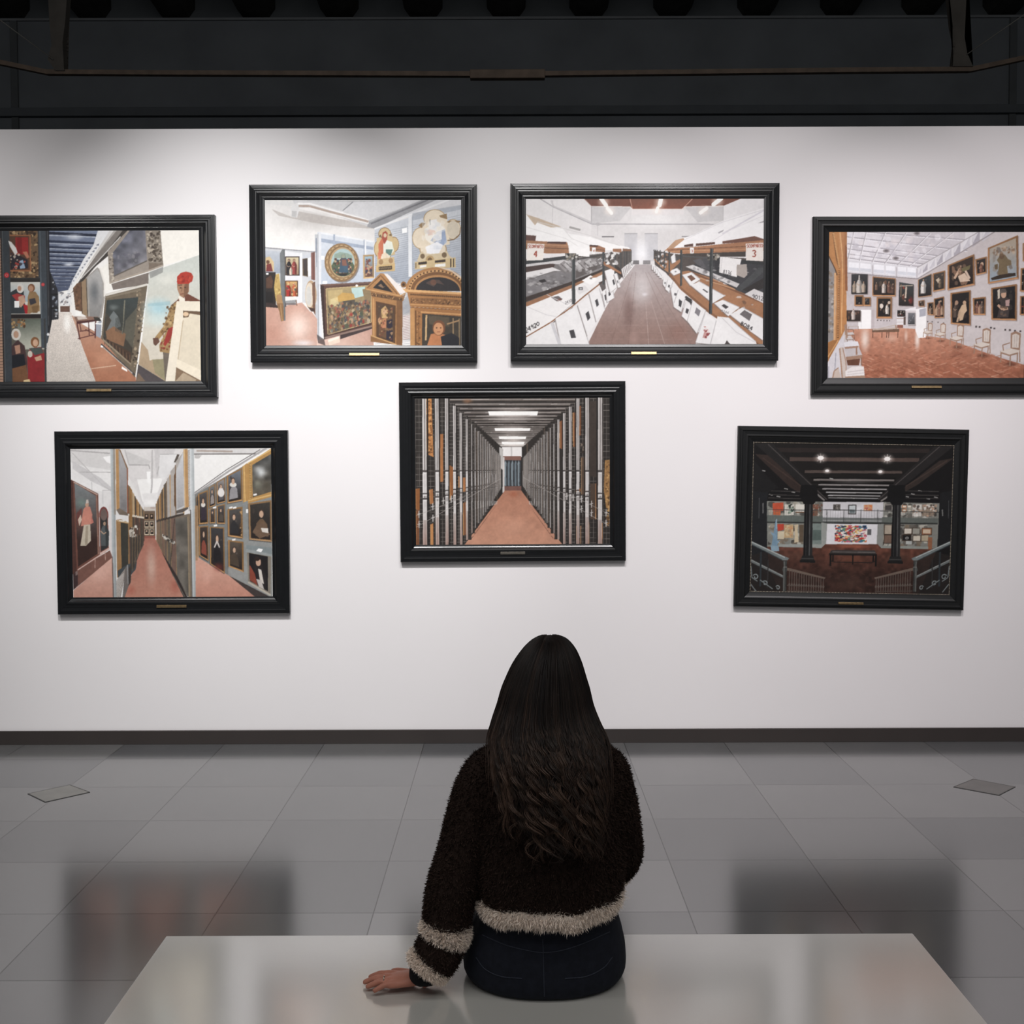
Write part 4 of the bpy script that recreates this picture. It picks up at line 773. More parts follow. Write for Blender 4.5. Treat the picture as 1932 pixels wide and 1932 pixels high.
a.L([(1246,820),(1290,850),(1300,870)],26,(64,62,64)); leaf([(1098,690),(1128,700),(1115,760),(1096,735)],(90,88,92)); leaf([(1128,700),(1165,710),(1140,790),(1112,765)],(90,88,92)); leaf([(1145,740),(1250,825),(1222,922),(1172,888)],u=(.6,.35,.85,.75)); a.L([(1160,745),(1130,795)],4,(180,176,178)); a.L([(1200,770),(1172,860)],5,(190,186,188)); a.P([(1175,790),(1192,796),(1186,812),(1172,806)],(100,96,100)); leaf([(1250,858),(1296,880),(1262,985),(1226,950)],u=(.35,.3,.75,.6)); leaf([(1300,845),(1390,910),(1330,1070),(1264,985)],(130,126,132),(.35,.15,.7,.4)); leaf([(1385,935),(1462,980),(1422,1143),(1322,1130)],(206,150,144),(.35,.45,.65,.8)); a.B([(1380,1020),(1420,1020),(1415,1100),(1375,1100)],[(150,60,62),(236,226,224),(190,110,106)],14,6,12,5); leaf([(1470,952),(1545,960),(1735,1125),(1740,1143),(1435,1143)][:4],(238,236,236)); a.P([(1470,952),(1545,960),(1740,1143),(1435,1143)],(238,236,236)); a.L([(1500,960),(1600,1060),(1730,1130)],5,(210,206,208)); a.P([(1520,1143),(1535,1115),(1560,1143)],(80,70,70))
a.P([(1110,492),(1220,420),(1300,398),(1500,302),(1783,212),(1783,432),(1500,458),(1240,475),(1150,490)],(247,245,246)); a.P([(1105,505),(1180,432),(1235,418),(1240,428),(1150,500)],(196,150,114)); a.L([(1240,430),(1500,310),(1783,225)],4,(222,218,222)); a.L([(1500,390),(1783,230)],10,(222,218,226)); a.L([(1380,470),(1560,360),(1783,265)],4,(226,222,226)); a.P([(1470,380),(1510,360),(1505,372),(1475,388)],(180,176,182)); a.P([(1740,318),(1783,300),(1783,312)],(170,166,170))
a.P([(1500,440),(1600,425),(1720,405),(1783,425),(1783,438),(1500,456)],(118,76,62)); a.P([(1240,465),(1300,455),(1300,475),(1240,478)],(96,62,52)); a.P([(1320,455),(1450,445),(1450,460),(1320,472)],(96,62,52)); a.P([(1120,490),(1300,478),(1783,432),(1783,505),(1550,520),(1300,530),(1130,515)],(178,118,80)); a.L([(1130,500),(1783,470)],4,(110,70,48)); a.L([(1130,508),(1783,492)],4,(206,150,106)); a.P([(1278,482),(1305,482),(1306,532),(1282,530)],(240,238,236)); a.T('3',[(1288,498),(1299,498),(1299,514),(1288,514)],3,(170,70,56))
a.P([(1226,525),(1660,510),(1660,545),(1480,545),(1230,540)],(72,64,60)); a.L([(1230,540),(1440,555)],9,(84,84,84)); a.L([(1460,560),(1783,592)],22,(52,54,56)); a.P([(1395,525),(1485,525),(1470,565),(1400,572)],(96,92,86)); a.B([(1395,525),(1485,525),(1475,570),(1400,570)],[(170,160,146),(46,44,42),(206,200,190)],16,6,12,6)
a.P([(1110,570),(1220,560),(1220,575),(1140,650),(1100,625)],(166,112,76)); a.P([(1140,560),(1200,540),(1215,560),(1150,590)],(80,76,76)); a.B([(1040,520),(1130,530),(1110,620),(1040,590)],[(230,226,226),(80,70,66),(150,110,84),(200,196,196)],40,6,14,12,.85); a.L([(1035,560),(1110,632),(1140,650)],10,(176,120,80)); leaf([(1150,545),(1175,520),(1182,580),(1158,590)],(236,234,234))
for x,w,y0,y1 in ((1428,22,490,935),(1219,13,500,745),(1138,9,510,650),(1104,8,505,630),(1075,6,500,600),(1058,5,498,580),(1046,4,496,570),(1034,4,494,560)): a.L([(x,y0),(x-(w>20)*6,y1)],w,(52,56,58)); a.L([(x+w*.2,y0),(x+w*.2-(w>20)*6,y1)],w*.2,(104,106,106))
for k in range(5): leaf([(1020+k*13,590+k*20),(1040+k*13,605+k*20),(1060+k*9,640+k*12),(1020+k*13,632+k*14)],(200,198,200),(.3,.3,.6,.6))
a.P([(1485,545),(1632,562),(1600,684),(1480,652)],(240,237,236)); a.P([(1600,600),(1668,595),(1672,670),(1650,690),(1598,670)],(176,164,156)); a.T('8136',[(1510,632),(1566,645),(1560,672),(1504,660)],4,(110,106,108)); a.L([(1500,550),(1490,650)],4,(212,208,208))
a.P([(1660,456),(1780,450),(1780,576),(1664,570)],(238,228,220)); a.T('SCOMPARTO',[(1668,462),(1776,458),(1776,482),(1668,484)],4,(176,92,76)); a.T('3',[(1706,502),(1730,501),(1730,546),(1706,546)],7,(166,62,44))
ART3=a

# ---- 4: bright picture gallery with parquet and armchairs
a = Paint((203,180), (1937,180), (203,1463), GW, 296, (206,196,196))
a.G([(980,590),(1640,180),(1937,180),(1937,1330),(1240,1110),(980,1030)],(196,186,186),(218,208,208),(1000,600),(1900,900)); a.G([(360,430),(980,580),(980,1030),(360,1040)],(190,178,178),(206,196,198),(0,500),(0,1000))
a.G([(340,180),(1500,180),(985,495),(370,430)],(206,200,206),(230,226,232),(900,180),(600,450)); a.soft(640,300,300,110,(240,236,244),.6)
for p in (((360,225),(1420,345)),((365,285),(1200,395)),((368,330),(1120,430)),((370,375),(1040,462)),((372,410),(1000,485)),((500,180),(1520,260))): a.L(p,9,(170,164,172)); a.L([(x,y+9) for x,y in p],5,(246,244,250))
for p in (((530,180),(470,440)),((700,180),(580,455)),((880,190),(690,465)),((1090,195),(800,478)),((1290,190),(900,490)),((420,180),(372,420))): a.L(p,8,(176,170,176)); a.L([(x+8,y) for x,y in p],5,(244,242,246))
a.B([(380,200),(1300,200),(1000,440),(400,400)],[(190,184,194),(246,244,250),(206,202,212),(230,220,222)],90,12,34,44,.4)
for x,y in ((708,348),(792,412),(975,195)): a.E(x,y,30,17,(170,160,164)); a.E(x,y,18,10,(120,112,116))
a.P([(1400,180),(1640,180),(980,600),(980,495),(1400,260)],(226,222,226))
for k in range(9):
    t=k/9; u=(k+.72)/9; f=lambda s_:(990+650*s_**1.25, 545-365*s_**1.25)
    x0,y0=f(t); x1,y1=f(u); h=48+70*t
    a.P([(x0,y0-h*.6),(x1,y1-h*.8),(x1,y1+h*.25),(x0,y0+h*.35)],(176,170,180) if k%2 else (206,202,210)); a.P([(x0,y0-h*.6),(x1,y1-h*.8),(x0+4,y0)],(236,234,238),.7)
a.L([(980,595),(1300,400),(1660,180)],9,(160,150,152)); a.L([(980,495),(1230,350),(1520,180)],8,(176,170,174))
a.P([(370,425),(980,490),(980,590),(370,540)],(222,220,226))
for x0,x1 in ((380,470),(480,575),(600,690),(705,785),(812,885),(895,970)): a.P([(x0,445+(x0-370)*.09),(x1,445+(x1-370)*.09),(x1,525+(x1-370)*.08),(x0,520+(x0-370)*.08)],(244,244,250)); a.P([(x0,490+(x0-370)*.08),(x1,490+(x1-370)*.08),(x1,520+(x1-370)*.08),(x0,517+(x0-370)*.08)],(196,200,212),.6)
for x in (590,800,980): a.L([(x,455+(x-370)*.08),(x,590)],10,(196,190,196))
a.L([(365,540),(985,592)],8,(150,140,142))
# floor
fl=[(360,1035),(975,1018),(1060,1090),(1240,1112),(1460,1190),(1700,1275),(1937,1345),(1937,1463),(520,1463),(480,1180)]
a.G(fl,(206,140,110),(172,98,70),(0,1030),(0,1400)); a.N(fl,.07,20,9)
r=random.Random(5)
for k in range(420):
    y=1050+405*r.random()**.7; x=470+1440*r.random(); s_=(y-960)/500
    if y<1105+max(0,x-1240)*.36: continue
    dx,dy=(62*s_,24*s_) if r.random()<.5 else (70*s_,-20*s_)
    a.L([(x,y),(x+dx,y+dy)],(4+9*s_)*.8,r.choice([(206,134,100),(140,76,52),(190,112,80),(160,90,62),(222,160,128)]),.55)
a.soft(530,1120,60,160,(244,226,214),.85); a.soft(990,1120,34,140,(246,230,220),.9); a.soft(890,1090,24,80,(236,206,190),.7); a.soft(760,1110,90,60,(226,180,156),.6); a.soft(1350,1250,90,40,(140,76,56),.5)
a.Rr(470,862,582,1030,(250,248,248)); a.P([(960,860),(1068,838),(1066,1105),(1000,1110),(975,1050),(968,1000)],(250,248,248)); a.P([(1005,860),(1064,845),(1064,915),(1008,925)],(176,176,188)); a.L([(494,870),(494,1020)],3,(206,204,206)); a.P([(585,865),(610,865),(610,1020),(585,1030)],(190,178,180),.7); a.P([(808,866),(975,862),(975,1030),(808,1020)],(214,206,208)); a.P([(810,880),(975,835),(975,870),(812,870)],(240,236,238))
def ptg(q,fw,pal,n,seed,c0=(40,36,36),c1=(34,28,28),fc=(178,122,76)): a.P([(x+7,y+8) for x,y in q],(120,104,100),.5); a.FR(q,fw,fc,c0,c1,pal,n,seed)
LT=[(196,176,156),(150,120,96),(90,74,62),(226,214,200)]
RD=[(170,60,46),(196,156,126),(90,60,50)]
def rc(x0,y0,x1,y1): return [(x0,y0),(x1,y0),(x1,y1),(x0,y1)]
ptg(rc(405,550,547,724),0,[(70,70,70)],6,1,(58,58,62),(34,32,32)); a.fig(472,715,140,(206,196,186)); a.fig(432,710,100,(170,150,130)); a.fig(512,712,100,(190,170,150)); a.L([(473,560),(473,640)],12,(196,190,186))
ptg([(588,570),(795,588),(795,745),(590,742)],9,[(90,74,62),(120,80,60)],8,2,(60,54,50),(44,34,32)); a.fig(690,715,100,(220,206,196)); a.fig(625,690,70,(130,96,76)); a.fig(735,705,95,(120,80,66)); a.fig(770,720,90,(96,70,60))
ptg([(825,620),(952,640),(952,830),(822,826)],0,RD,8,3,(62,66,68),(44,36,34)); a.L([(830,655),(945,650)],7,(196,176,156)); a.L([(888,660),(882,760)],14,(206,186,166)); a.L([(842,640),(842,750)],6,(150,120,90)); a.soft(930,780,26,50,(150,40,34),.7)
ptg(rc(433,735,512,830),12,LT,5,4); ptg(rc(514,752,578,830),12,LT,5,5,(50,54,60)); ptg(rc(628,750,765,938),16,LT,9,6); a.fig(722,900,90,(226,216,206)); a.E(672,830,16,22,(226,210,196)); a.E(738,800,12,14,(206,180,160))
ptg(rc(364,866,490,962),0,[(120,84,66)],7,7,(70,54,48),(50,40,36)); a.fig(425,950,100,(216,200,190)); ptg(rc(812,868,882,922),0,RD+LT,12,8); ptg(rc(902,886,970,995),5,[(150,150,156),(226,226,230),(90,90,96)],8,9,(120,120,126),(66,66,70),(196,190,190)); a.Rr(808,925,870,1000,(232,228,230)); a.Rr(812,995,865,1020,(150,90,70)); a.Rr(868,925,886,995,(90,70,62)); a.L([(808,938),(870,938)],4,(150,110,90)); a.L([(808,970),(870,970)],4,(170,140,126))
ptg([(990,600),(1110,545),(1112,740),(992,755)],6,[(120,110,104)],6,10,(60,66,70),(40,36,36)); a.fig(1038,720,130,(226,220,214))
ptg([(1118,545),(1228,518),(1228,685),(1122,706)],11,LT,6,11,(70,62,56),(50,44,40)); a.P([(1145,600),(1175,580),(1185,630),(1160,620)],(196,176,150)); a.fig(1185,670,80,(120,100,80))
ptg([(1248,472),(1482,375),(1490,645),(1250,692)],16,[(110,84,66),(70,56,48),(150,110,84)],16,12,(62,48,42),(40,32,30)); a.L([(1310,590),(1360,500)],20,(206,166,136)); a.fig(1365,590,120,(140,104,80)); a.P([(1340,570),(1400,540),(1450,610),(1360,620)],(216,186,160)); a.L([(1405,520),(1445,590)],18,(214,184,160)); a.P([(1370,500),(1450,470),(1440,510),(1380,530)],(110,100,66))
ptg([(1488,422),(1592,396),(1592,540),(1500,562)],13,[(196,150,120)],4,13,(56,48,46),(44,36,34)); a.E(1550,465,14,20,(206,166,136)); a.fig(1545,535,90,(140,90,72))
ptg([(1598,322),(1862,210),(1874,590),(1605,636)],18,[(150,140,130),(120,108,100)],8,14,(176,160,140),(150,166,180)); a.P([(1630,585),(1740,545),(1845,540),(1848,565),(1640,605)],(60,48,40)); a.P([(1690,560),(1700,460),(1680,430),(1710,380),(1750,380),(1780,420),(1805,430),(1810,470),(1770,480),(1780,545)],(124,104,74)); a.P([(1660,470),(1690,460),(1690,510),(1665,510)],(110,90,64)); a.E(1722,395,22,26,(110,84,62)); a.B([(1640,340),(1840,300),(1840,370),(1650,390)],[(126,96,70),(206,180,150),(150,110,80)],26,8,20,9,.6)
ptg([(1075,800),(1130,795),(1135,912),(1078,906)],9,LT,5,15); a.fig(1102,900,70,(160,126,100)); ptg([(1130,765),(1222,745),(1224,932),(1140,936)],10,RD,8,16); a.fig(1180,920,140,(150,100,80)); a.fig(1160,910,90,(190,150,120)); a.fig(1205,905,80,(190,150,120)); ptg([(995,785),(1050,775),(1050,836),(998,832)],7,LT,5,17,(90,70,56))
ptg([(1275,715),(1455,690),(1460,1000),(1283,986)],15,[(90,70,58),(60,48,42)],12,18); a.P([(1360,960),(1350,880),(1380,820),(1415,810),(1425,870),(1400,900),(1390,950)],(206,172,136)); a.E(1402,800,15,18,(196,156,122)); a.L([(1360,880),(1340,970)],17,(196,160,126)); a.E(1332,800,15,20,(170,130,104)); a.fig(1325,930,130,(90,74,64))
ptg([(1473,760),(1588,748),(1588,908),(1480,906)],14,RD,6,19); a.fig(1515,895,110,(130,84,70)); a.fig(1555,895,110,(110,90,80)); a.fig(1535,895,80,(190,140,110))
ptg([(1633,672),(1860,636),(1863,956),(1640,950)],16,[(60,54,50)],6,20,(40,38,40),(34,30,30)); a.P([(1690,930),(1720,800),(1700,770),(1740,740),(1790,760),(1800,830),(1790,930)],(70,60,58)); a.E(1745,728,24,32,(206,160,130)); a.P([(1712,720),(1722,680),(1760,678),(1775,710),(1730,715)],(96,86,80)); a.P([(1690,690),(1712,680),(1712,760),(1695,770)],(214,200,180)); a.L([(1695,820),(1740,860),(1785,850)],22,(206,160,130)); a.P([(1760,780),(1800,770),(1795,830),(1765,830)],(196,156,150)); a.B([(1715,830),(1780,840),(1775,920),(1715,920)],[(120,90,70),(90,80,76)],14,8,18,3,.7)
ptg([(1890,500),(1937,492),(1937,706),(1888,702)],14,LT,4,21); ptg([(1905,282),(1937,270),(1937,432),(1906,440)],12,LT,4,22,(150,150,150),(110,100,96)); ptg([(1890,742),(1937,738),(1937,910),(1890,908)],12,RD,5,23)
for x,y in ((640,955),(668,956),(695,957),(722,958),(745,958),(1080,965),(1120,968),(1172,972),(1220,978),(1508,1010),(1538,1012),(1638,1020),(1668,1026),(1765,1038),(1805,1040),(1850,1046),(1898,1050)): z=8 if x>1500 else 5; a.Rr(x-z,y-z,x+z,y+z,(90,80,80))
def chair4(x,y,k,flip=1):
    W_=lambda px,py:(x+px*k*flip,y+py*k)
    wd,up,sh=(166,128,104),(222,208,196),(190,172,162)
    a.soft(x,y+95*k,75*k,22*k,(96,54,40),.7)
    for px,py in ((-66,8),(-4,32),(44,14)): a.L([W_(px,py),W_(px-2,py+74)],8*k,wd)
    a.L([W_(56,-20),W_(60,80)],8*k,wd)
    a.P([W_(-4,-112),W_(30,-126),W_(64,-110),W_(60,6),W_(-4,0)],wd); a.P([W_(6,-100),W_(30,-110),W_(54,-98),W_(50,-14),W_(6,-16)],up); a.L([W_(22,-100),W_(20,-20)],3*k,sh); a.L([W_(38,-100),W_(36,-20)],3*k,sh)
    a.P([W_(-68,2),W_(-4,-12),W_(58,2),W_(48,22),W_(-10,36),W_(-66,20)],up); a.L([W_(-66,18),W_(-10,36),W_(48,20)],10*k,wd); a.L([W_(-58,-32),W_(-8,-48)],7*k,wd); a.L([W_(-56,-32),W_(-50,4)],7*k,wd)
for x,y,k in ((1085,1052,.62),(1196,1068,.72),(1342,1102,.92),(1568,1158,1.1),(1818,1215,1.32)): chair4(x,y,k)
a.P([(590,1032),(800,1020),(832,1032),(832,1056),(592,1060)],(120,86,66)); a.P([(592,1030),(800,1018),(830,1030),(600,1042)],(196,176,160)); a.L([(600,1040),(790,998)],5,(190,170,150)); a.L([(798,996),(806,1030)],10,(170,130,96))
for x in (600,680,722,740,820): a.L([(x,1056),(x-2,1108)],6,(96,62,48))
a.L([(380,1010),(470,1006)],7,(196,180,172)); a.L([(385,1010),(385,1060)],5,(150,110,90)); a.L([(470,1006),(470,1040)],5,(150,110,90))
# gilded edge of a big picture at left
a.P([(203,180),(362,180),(362,700),(368,1000),(332,1082),(300,1140),(203,1320)],(192,126,68)); a.G([(290,180),(362,180),(360,560),(330,560),(300,400)],(206,140,84),(170,108,62),(290,0),(362,0)); a.P([(203,400),(262,520),(275,820),(262,1120),(203,1150)],(146,140,138)); a.B([(203,480),(262,560),(262,1080),(203,1100)],[(96,90,84),(190,182,176),(140,120,100)],40,8,20,6,.7); a.L([(205,395),(262,510),(278,560)],9,(90,60,40)); a.L([(240,185),(275,420),(300,500)],16,(124,80,44)); a.L([(300,185),(322,380),(326,540)],9,(226,170,110)); a.L([(262,540),(262,1130)],18,(220,164,110)); a.L([(325,520),(322,1070)],9,(226,166,104)); a.L([(296,520),(292,1110)],17,(110,68,38))
for k in range(38): a.E(295-k*.1,530+k*15.3,7,6,(206,140,80)); 
for k in range(22): a.E(243+k*2.6,195+k*14,9,7,(210,150,90))
a.P([(203,1150),(262,1130),(296,1125),(203,1325)],(170,110,56)); a.L([(203,1280),(294,1130)],9,(220,160,96)); a.P([(345,300),(362,300),(372,700),(350,690)],(150,90,52)); a.P([(203,1325),(300,1140),(345,1085),(345,1180),(310,1463),(203,1463)],(214,210,216)); a.L([(275,1240),(265,1463)],8,(166,164,176)); a.L([(212,1360),(212,1463)],8,(166,164,176))
def leftchair(x,y,k):
    a.P([(x-70*k,y-110*k),(x-40*k,y-130*k),(x-30*k,y-10*k),(x-62*k,y+5*k)],(170,132,108)); a.L([(x-48*k,y-60*k),(x+30*k,y-60*k),(x+42*k,y-30*k)],9*k,(150,110,88)); a.L([(x+36*k,y-58*k),(x+36*k,y)],9*k,(150,110,88)); a.P([(x-50*k,y-20*k),(x+30*k,y-30*k),(x+50*k,y),(x-40*k,y+10*k)],(206,198,196)); a.L([(x-44*k,y+10*k),(x+50*k,y+2*k)],8*k,(140,100,80)); a.L([(x+46*k,y),(x+48*k,y+60*k)],8*k,(130,90,72)); a.L([(x-40*k,y+10*k),(x-38*k,y+64*k)],8*k,(110,76,62))
leftchair(400,1080,.75); leftchair(398,1120,.6); a.P([(345,1150),(400,1135),(468,1140),(480,1178),(350,1190)],(226,224,230)); a.P([(350,1188),(478,1178),(462,1200),(360,1210)],(170,130,108)); a.P([(352,1205),(480,1195),(508,1260),(370,1280)],(196,188,190)); a.L([(456,1190),(458,1258)],14,(160,120,98)); a.P([(362,1275),(510,1258),(508,1285),(368,1308)],(166,126,102)); a.L([(500,1280),(502,1350)],12,(150,108,86)); a.P([(370,1305),(490,1290),(480,1350),(380,1350)],(110,66,48))
a.P([(308,1195),(335,1190),(360,1300),(365,1463),(330,1463)],(206,190,180)); a.L([(308,1200),(335,1463)],12,(176,138,112)); a.L([(335,1195),(366,1330),(368,1463)],8,(170,130,106)); a.P([(360,1400),(420,1362),(522,1358),(532,1440),(365,1450)],(236,230,228)); a.L([(380,1410),(525,1390)],8,(206,196,196)); a.L([(375,1432),(528,1416)],8,(214,206,206)); a.P([(360,1448),(532,1438),(536,1463),(360,1463)],(176,138,112)); a.P([(240,1463),(255,1400),(300,1365),(320,1463)],(206,186,172)); a.L([(250,1463),(262,1400),(300,1370)],8,(166,124,98))
ART4=a

# ---- 5: three aisles of sliding picture racks
a = Paint((188,198), (1735,186), (192,1338), GW, 295, (226,223,222))
a.G([(188,190),(1740,186),(1740,520),(188,520)],(222,219,218),(238,236,235),(0,190),(0,500))
# left bay
a.P([(188,198),(500,198),(500,360),(300,330),(188,300)],(214,211,210)); a.L([(190,210),(495,232)],10,(176,172,172)); a.L([(205,230),(430,470),(500,520)],6,(190,186,186)); a.P([(205,290),(420,420),(500,490),(500,520),(340,440),(205,350)],(200,197,198),.8); a.L([(260,375),(498,376)],5,(176,172,172)); a.L([(430,515),(498,512)],6,(190,186,186)); a.P([(440,260),(498,250),(498,310),(470,300)],(244,242,242)); a.L([(350,450),(352,520)],4,(190,188,188)); a.Rr(430,510,438,620,(210,208,208))
a.P([(195,1285),(498,1022),(500,1337),(195,1337)],(214,142,122)); a.G([(195,1285),(498,1022),(500,1337),(195,1337)],(222,170,152),(204,142,122),(350,1050),(350,1330)); a.soft(400,1150,90,90,(232,176,158),.7)
a.P([(188,430),(215,445),(400,540),(405,1010),(232,1130),(192,1160)],(118,72,60)); a.P([(188,435),(205,440),(225,1135),(195,1160)],(84,52,46)); a.P([(218,460),(380,555),(388,1000),(236,1100)],(74,70,68)); a.G([(218,460),(380,555),(388,1000),(236,1100)],(122,128,130),(62,42,38),(0,500),(0,900)); a.soft(270,610,70,60,(120,150,140),.6); a.soft(250,760,60,110,(110,66,56),.7); a.P([(230,690),(270,650),(270,760),(235,780)],(120,50,44),.6); a.L([(212,452),(395,548)],8,(196,168,152)); a.L([(386,552),(394,1005)],6,(160,120,104))
a.P([(262,790),(282,660),(305,635),(335,640),(352,700),(345,770),(310,780)],(206,128,108)); a.P([(285,780),(335,775),(338,900),(300,940),(255,940)],(196,182,160)); a.P([(300,790),(318,785),(312,930),(290,935)],(150,134,112),.7); a.E(312,625,14,18,(196,150,124)); a.P([(302,615),(308,585),(322,585),(326,612)],(206,190,180)); a.P([(240,740),(262,700),(270,740),(250,790)],(206,180,160)); a.P([(340,700),(362,760),(345,770)],(196,110,96))
a.E(440,705,36,66,(130,60,56)); a.P([(406,700),(472,690),(476,960),(408,1000)],(130,76,64)); a.P([(412,715),(466,708),(470,950),(416,980)],(52,52,52)); a.E(440,700,26,46,(112,92,86)); a.fig(445,940,190,(84,90,92)); a.L([(405,1000),(478,958)],10,(216,180,168))
a.P([(232,1120),(498,965),(498,1030),(195,1280),(195,1180)],(128,84,72)); a.L([(232,1125),(480,962)],9,(214,176,164)); a.L([(368,1040),(366,1110)],5,(190,150,136)); a.L([(445,990),(448,1050)],5,(190,150,136)); a.P([(195,1160),(232,1130),(232,1240),(195,1280)],(70,50,50)); a.P([(215,1140),(232,1130),(232,1160),(215,1170)],(200,170,160),.5)
a.P([(478,640),(500,560),(500,1022),(478,960)],(222,214,212))
# post 1
a.G([(497,195),(532,195),(528,1338),(500,1338)],(196,202,204),(150,156,158),(497,0),(530,0)); a.Rr(520,195,534,700,(150,140,128)); a.L([(500,1020),(505,1335)],9,(120,100,94))
# centre aisle
a.P([(540,190),(1100,190),(850,620),(750,640),(640,420)],(220,216,215)); a.P([(700,430),(900,420),(830,600),(740,600)],(244,242,240)); a.L([(820,205),(815,470),(800,600)],12,(190,186,186)); a.P([(835,200),(1000,195),(960,300),(850,420)],(206,202,202)); a.P([(880,235),(1010,235),(985,330),(905,440),(865,400)],(226,224,224)); a.L([(880,238),(1010,236)],5,(170,168,168)); a.P([(620,215),(810,290),(790,330),(640,320)],(206,203,202)); a.L([(640,320),(792,320),(800,350)],7,(170,166,166)); a.P([(985,300),(1012,236),(1030,240),(1005,300)],(90,80,72)); a.L([(610,205),(640,320)],10,(190,186,186)); a.P([(775,370),(805,370),(800,470),(780,460)],(250,249,248)); a.P([(740,540),(860,530),(850,630),(750,630)],(232,229,228)); a.soft(800,610,70,40,(250,248,246),.8); a.L([(855,390),(870,330)],8,(180,176,176)); a.P([(640,430),(710,540),(690,560),(640,470)],(226,223,221))
a.P([(748,655),(836,655),(836,880),(748,880)],(112,92,76)); 
for i_,x in enumerate((752,792)):
    for j_,y in enumerate((690,748,806)): a.FR(rc(x,y,x+34,y+48),5,(206,186,156) if j_ else (130,100,70),(50,44,42),(40,34,32)); a.E(x+17,y+20,6,8,(196,160,134))
a.Rr(745,862,836,882,(150,84,70)); a.P([(748,640),(840,640),(836,670),(752,670)],(206,196,186)); a.Rr(800,640,836,654,(190,170,160))
a.P([(745,880),(832,880),(905,1010),(1048,1338),(585,1338),(690,1040)],(190,108,88)); a.G([(745,880),(832,880),(905,1010),(1048,1338),(585,1338),(690,1040)],(176,108,90),(196,130,108),(0,880),(0,1300)); a.soft(800,1090,60,230,(206,168,150),.85); a.soft(640,1280,60,60,(190,96,76),.6); a.soft(980,1250,60,90,(176,92,74),.7)
gs=[(150,108,64),(120,104,86),(96,84,72),(170,128,80),(84,72,62),(190,160,120)]
r=random.Random(9)
xs=[632,648,662,676,690,702,713,722,730,737,743]
for k in range(len(xs)-1,-1,-1):
    x=xs[k]; t=(x-540)/210; y0=240+ (650-240)*t**.8; ym=690+30*t; y1=1290-(1290-900)*min(1,t*1.03)
    w_=22-14*t
    a.P([(x-2,y0+20),(x+w_,y0+34),(x+w_,ym),(x-2,ym-10)],gs[r.randrange(6)]); a.L([(x,y0+20),(x,ym-10)],5,(196,146,88) if k%2 else (110,84,56)); a.P([(x-2,ym),(x+w_,ym+8),(x+w_,y1-22*(1-t)),(x-2,y1)],(78+r.randrange(24),70,60)); a.L([(x,ym),(x,y1)],4,(160,120,76) if k%3==0 else (60,52,46)); a.P([(x,ym-6),(x+w_,ym),(x+w_,ym+12),(x,ym+8)],(214,200,180))
a.P([(538,198),(570,200),(632,350),(630,485),(626,700),(538,665)],(152,112,72)); a.P([(560,205),(575,212),(622,350),(620,690),(562,660)],(160,156,156)); a.G([(572,212),(618,350),(616,680),(566,655)],(176,174,176),(126,122,122),(0,230),(0,680)); a.P([(538,198),(562,200),(562,662),(538,665)],(186,136,80)); a.P([(538,665),(562,650),(628,690),(626,708),(560,700)],(120,104,90)); a.L([(572,205),(630,350)],7,(130,92,60)); a.L([(626,350),(626,690)],9,(150,84,60)); a.P([(640,480),(660,510),(660,820),(636,830)],(150,106,60)); a.P([(630,820),(670,800),(672,870),(640,880)],(190,180,166)); a.B([(636,800),(700,780),(700,870),(640,880)],[(220,212,200),(60,50,46),(150,140,126)],22,6,13,3); a.P([(535,740),(570,735),(632,760),(630,1100),(590,1120),(545,1190),(535,1180)],(160,116,70)); a.P([(568,760),(628,770),(624,1080),(572,1110)],(62,60,54)); a.L([(540,745),(632,762)],8,(206,180,140)); a.P([(560,740),(600,745),(600,752),(560,750)],(230,228,224)); a.P([(540,1130),(620,1080),(690,1060),(680,1120),(610,1200),(545,1200)],(70,76,80)); a.P([(540,1190),(600,1110),(606,1120),(560,1338),(528,1338),(528,1210)],(150,140,132))
for k in range(16): a.L([(528,1200+k*9),(590-k*2,1150+k*12)],3,(220,214,210)); 
a.P([(598,1110),(622,1080),(630,1230),(590,1338),(575,1338)],(112,104,100)); a.L([(616,1085),(620,1230)],7,(150,150,150)); a.P([(625,1110),(650,1080),(640,1220),(622,1250)],(66,58,54)); a.P([(640,880),(740,850),(745,930),(710,1000),(660,1130),(640,1100)],(76,68,60),.9)
for k in range(8): a.L([(660+k*10,850),(655+k*10,1130-k*26)],4,(60,52,48) if k%2 else (120,96,70))
xs=[1060,1000,958,930,905,888,874,864,855,848,843]
for k in range(len(xs)-1,0,-1):
    x0,x1=xs[k],xs[k-1]; t=(x1-840)/220; y0=640-(640-220)*t**.85; ym=745-50*t; y1=890+(1338-890)*t
    yb=890+(1338-890)*((x0-840)/220)
    a.P([(x0,y0+(x1-x0)*1.2),(x1,y0),(x1,ym),(x0,ym+8)],(176,168,162) if k<4 else gs[(k*2)%6]); a.L([(x1-3,y0),(x1-3,ym)],6+3*t,(196,150,96) if k%2 else (130,104,80)); a.P([(x0,ym+20),(x1,ym+6),(x1,y1),(x0,yb)],(100+(k%3)*9,90,78)); a.L([(x1-3,ym+6),(x1-3,y1)],4+3*t,(146,116,82)); a.P([(x0,ym+4),(x1,ym-8),(x1,ym+8),(x0,ym+20)],(70,60,54))
